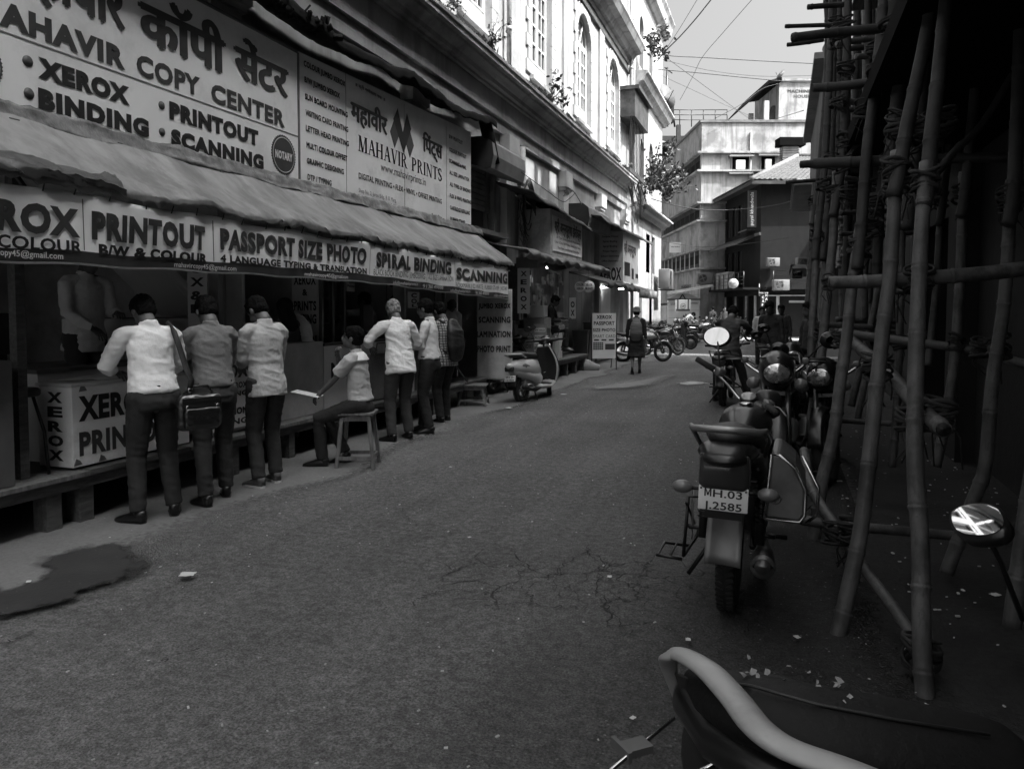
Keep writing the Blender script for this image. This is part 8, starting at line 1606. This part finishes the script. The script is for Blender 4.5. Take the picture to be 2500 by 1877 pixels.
# plants: stems + leaf faces
LEAF = mat('leaf', .03, .5, var=.5, vs=6)
def plant(label, c, size, nst, nleaf, ls, seed, droop=.2, cat='plant', grp='plants growing from the masonry'):
    rr = random.Random(seed); t = thing('wild_plant', label, cat, c, 0, grp); b = MB(); lf = MB()
    for k in range(nst):
        a = rr.uniform(0, 6.28); el = rr.uniform(.1, 1.3); L = size * rr.uniform(.5, 1); d = Vector((abs(math.cos(a)) * math.cos(el) * .8 + .15, math.sin(a) * math.cos(el), math.sin(el))); pts = [Vector((0, 0, 0))]; 
        for i in range(1, 7): pts.append(pts[-1] + (d + Vector((rr.uniform(-.3, .3), rr.uniform(-.3, .3), rr.uniform(-.3, .3) - droop * i * .2))).normalized() * L / 6)
        b.tube(pts, [size * .018 * (1 - i * .12) for i in range(7)], 5)
        for i in range(nleaf):
            q = pts[1 + int(rr.random() * 5.9)] if len(pts) > 1 else pts[-1]; q = q + Vector((rr.uniform(-1, 1), rr.uniform(-1, 1), rr.uniform(-1, 1))) * ls * .9; n = Vector((rr.uniform(-1, 1), rr.uniform(-1, 1), rr.uniform(-.2, 1))).normalized(); u = n.orthogonal().normalized(); u = Quaternion(n, rr.uniform(0, 6.28)) @ u; v = n.cross(u); s = ls * rr.uniform(.6, 1.2)
            lf.add([q, q + u * s * .5 + v * s * .28 + n * s * .06, q + u * s, q + u * s * .5 - v * s * .28 + n * s * .06], [(0, 1, 2, 3)])
    b.build('stem', M['wood'], t); lf.build('leaves', LEAF, t)['kind'] = 'stuff'; return t
p = PX(1590, 450, -4.8); plant('bushy fig plant sprouting from the corner of the white row house above the street', (-5.0, 30.6, 6.3), 2.2, 20, 34, .20, 5, .1); plant('second clump of the fig sprouting just right of the first', (-4.7, 32.4, 6.2), 1.6, 12, 26, .18, 6, .1)
p = PX(1310, 175, -5.0); plant('leafy shoot on the cornice under the second arched window', (-4.95, 16.7, 6.28), .8, 5, 16, .14, 7); p = PX(1180, 80, -5.0); plant('feathery weed on the cornice near the rain pipe', (-4.95, 12.9, 6.26), .6, 7, 10, .07, 8, .5); plant('dark plant sprouting under the top cornice of the row house', (-4.8, 29.2, 11.4), 1.3, 9, 24, .2, 10, .6)
plant('little fern shoot on the ledge at the left end of the cornice', (-4.95, 11.0, 6.26), .4, 6, 10, .06, 11, .4)
# moss and growth along the top of the cornice
rr = random.Random(3); b = MB()
for k in range(1500):
    y = rr.uniform(6, 27.4); s = rr.uniform(.02, .06) * (1.6 if noise.noise(Vector((y * .9, 0, 0))) > .1 else .6); q = Vector((-4.92 - rr.uniform(0, .12), y, 6.2 + rr.uniform(0, .03))); a = rr.uniform(0, 6.28); b.add([q, q + Vector((s * math.cos(a), s * math.sin(a), s * .4)), q + Vector((s * .3 * math.cos(a + 1), s * .3 * math.sin(a + 1), s * 1.6))], [(0, 1, 2)])
tag(b.build('moss', mat('dry_moss', .05, .95, var=.6)), 'dark dry moss and tufts along the cornice edge', 'moss', kind='stuff')
# litter
def scrap(label, px_, py_, s, g=.65, n=6):
    p = G(px_, py_, .03); rr = random.Random(int(px_)); b = MB(); vs = []; N = 4
    b.grid(lambda u, v: Vector(((u - .5) * s * (1 + .4 * noise.noise(Vector((u * 3, v * 3, px_)))), (v - .5) * s * .8 + .2 * s * noise.noise(Vector((u * 3, v * 2, py_))), abs(noise.noise(Vector((u * 4 + px_, v * 4, 1)))) * s * .7)), N, N, False); top('paper_scrap', b, M['paper'] if g > .5 else M['card'], label, 'litter', 'scraps of litter on the road', loc=p, rot=(0, 0, rr.uniform(0, 6)), solid=.002)
for a in (('crumpled white paper on the road in front of the man with the bag', 458, 1400, .085), ('small scrap at the edge of the wet patch', 70, 1418, .03), ('white scrap lying right of the road cracks', 1488, 1406, .03), ('folded scrap above the nearest motorcycle tail', 1680, 1559, .028), ('crumpled scrap below the low wooden stool', 1243, 995, .10), ('torn wrapper in front of the pale scooter', 1186, 985, .09), ('wrapper near the scooter front wheel', 1376, 962, .10), ('pale scrap under the steel box motorcycle', 1946, 1553, .03), ('triangular scrap near the foot of the scaffolding', 2266, 1722, .035), ('leaf-like scrap on the dark earth at right', 2430, 1450, .05), ('small cigarette stub beside the tall stool', 1100, 1139, .03), ('scrap beside the nearest footrest rod', 1545, 1750, .022), ('faint scrap far out on the open road', 1146, 1310, .022)): scrap(*a)
rr = random.Random(9); b = MB()
for k in range(420):
    x, y = rr.uniform(-4.4, .5), rr.uniform(1.4, 16) ; s = rr.uniform(.003, .008); a = rr.uniform(0, 6); b.box((x, y, .026), (s * 2, s, s * .7), Matrix.Rotation(a, 3, 'Z'))
for k in range(260):
    x, y = rr.uniform(.5, 1.8), rr.uniform(1.4, 12); s = rr.uniform(.003, .012); b.box((x, y, .035), (s * 2, s, s * .7), Matrix.Rotation(rr.uniform(0, 6), 3, 'Z'))
tag(b.build('grit', mat('pale_grit', .5, .9, var=.4)), 'pale grit and tiny crumbs scattered over the lane', 'grit', kind='stuff')
b = MB()
for k in range(5200):
    x, y = rr.uniform(-4.0, .6), 1.3 + rr.random() ** 1.6 * 9; s = rr.uniform(.002, .006); q = Matrix.Rotation(rr.uniform(0, 6), 3, 'Z'); h = s * rr.uniform(.3, .8); b.add([Vector((x, y, .008 + .012 * noise.noise(Vector((x * .8, y * .5, 0))))) + q @ Vector(v) for v in ((-s, -s * .6, 0), (s, -s * .8, 0), (s * .7, s, 0), (-s * .8, s * .7, 0), (0, 0, h))], [(0, 1, 4), (1, 2, 4), (2, 3, 4), (3, 0, 4)])
tag(b.build('road_aggregate', mat('aggregate', .13, .9, var=.7, vs=60)), 'loose stone chips standing proud of the worn asphalt', 'gravel', kind='stuff')
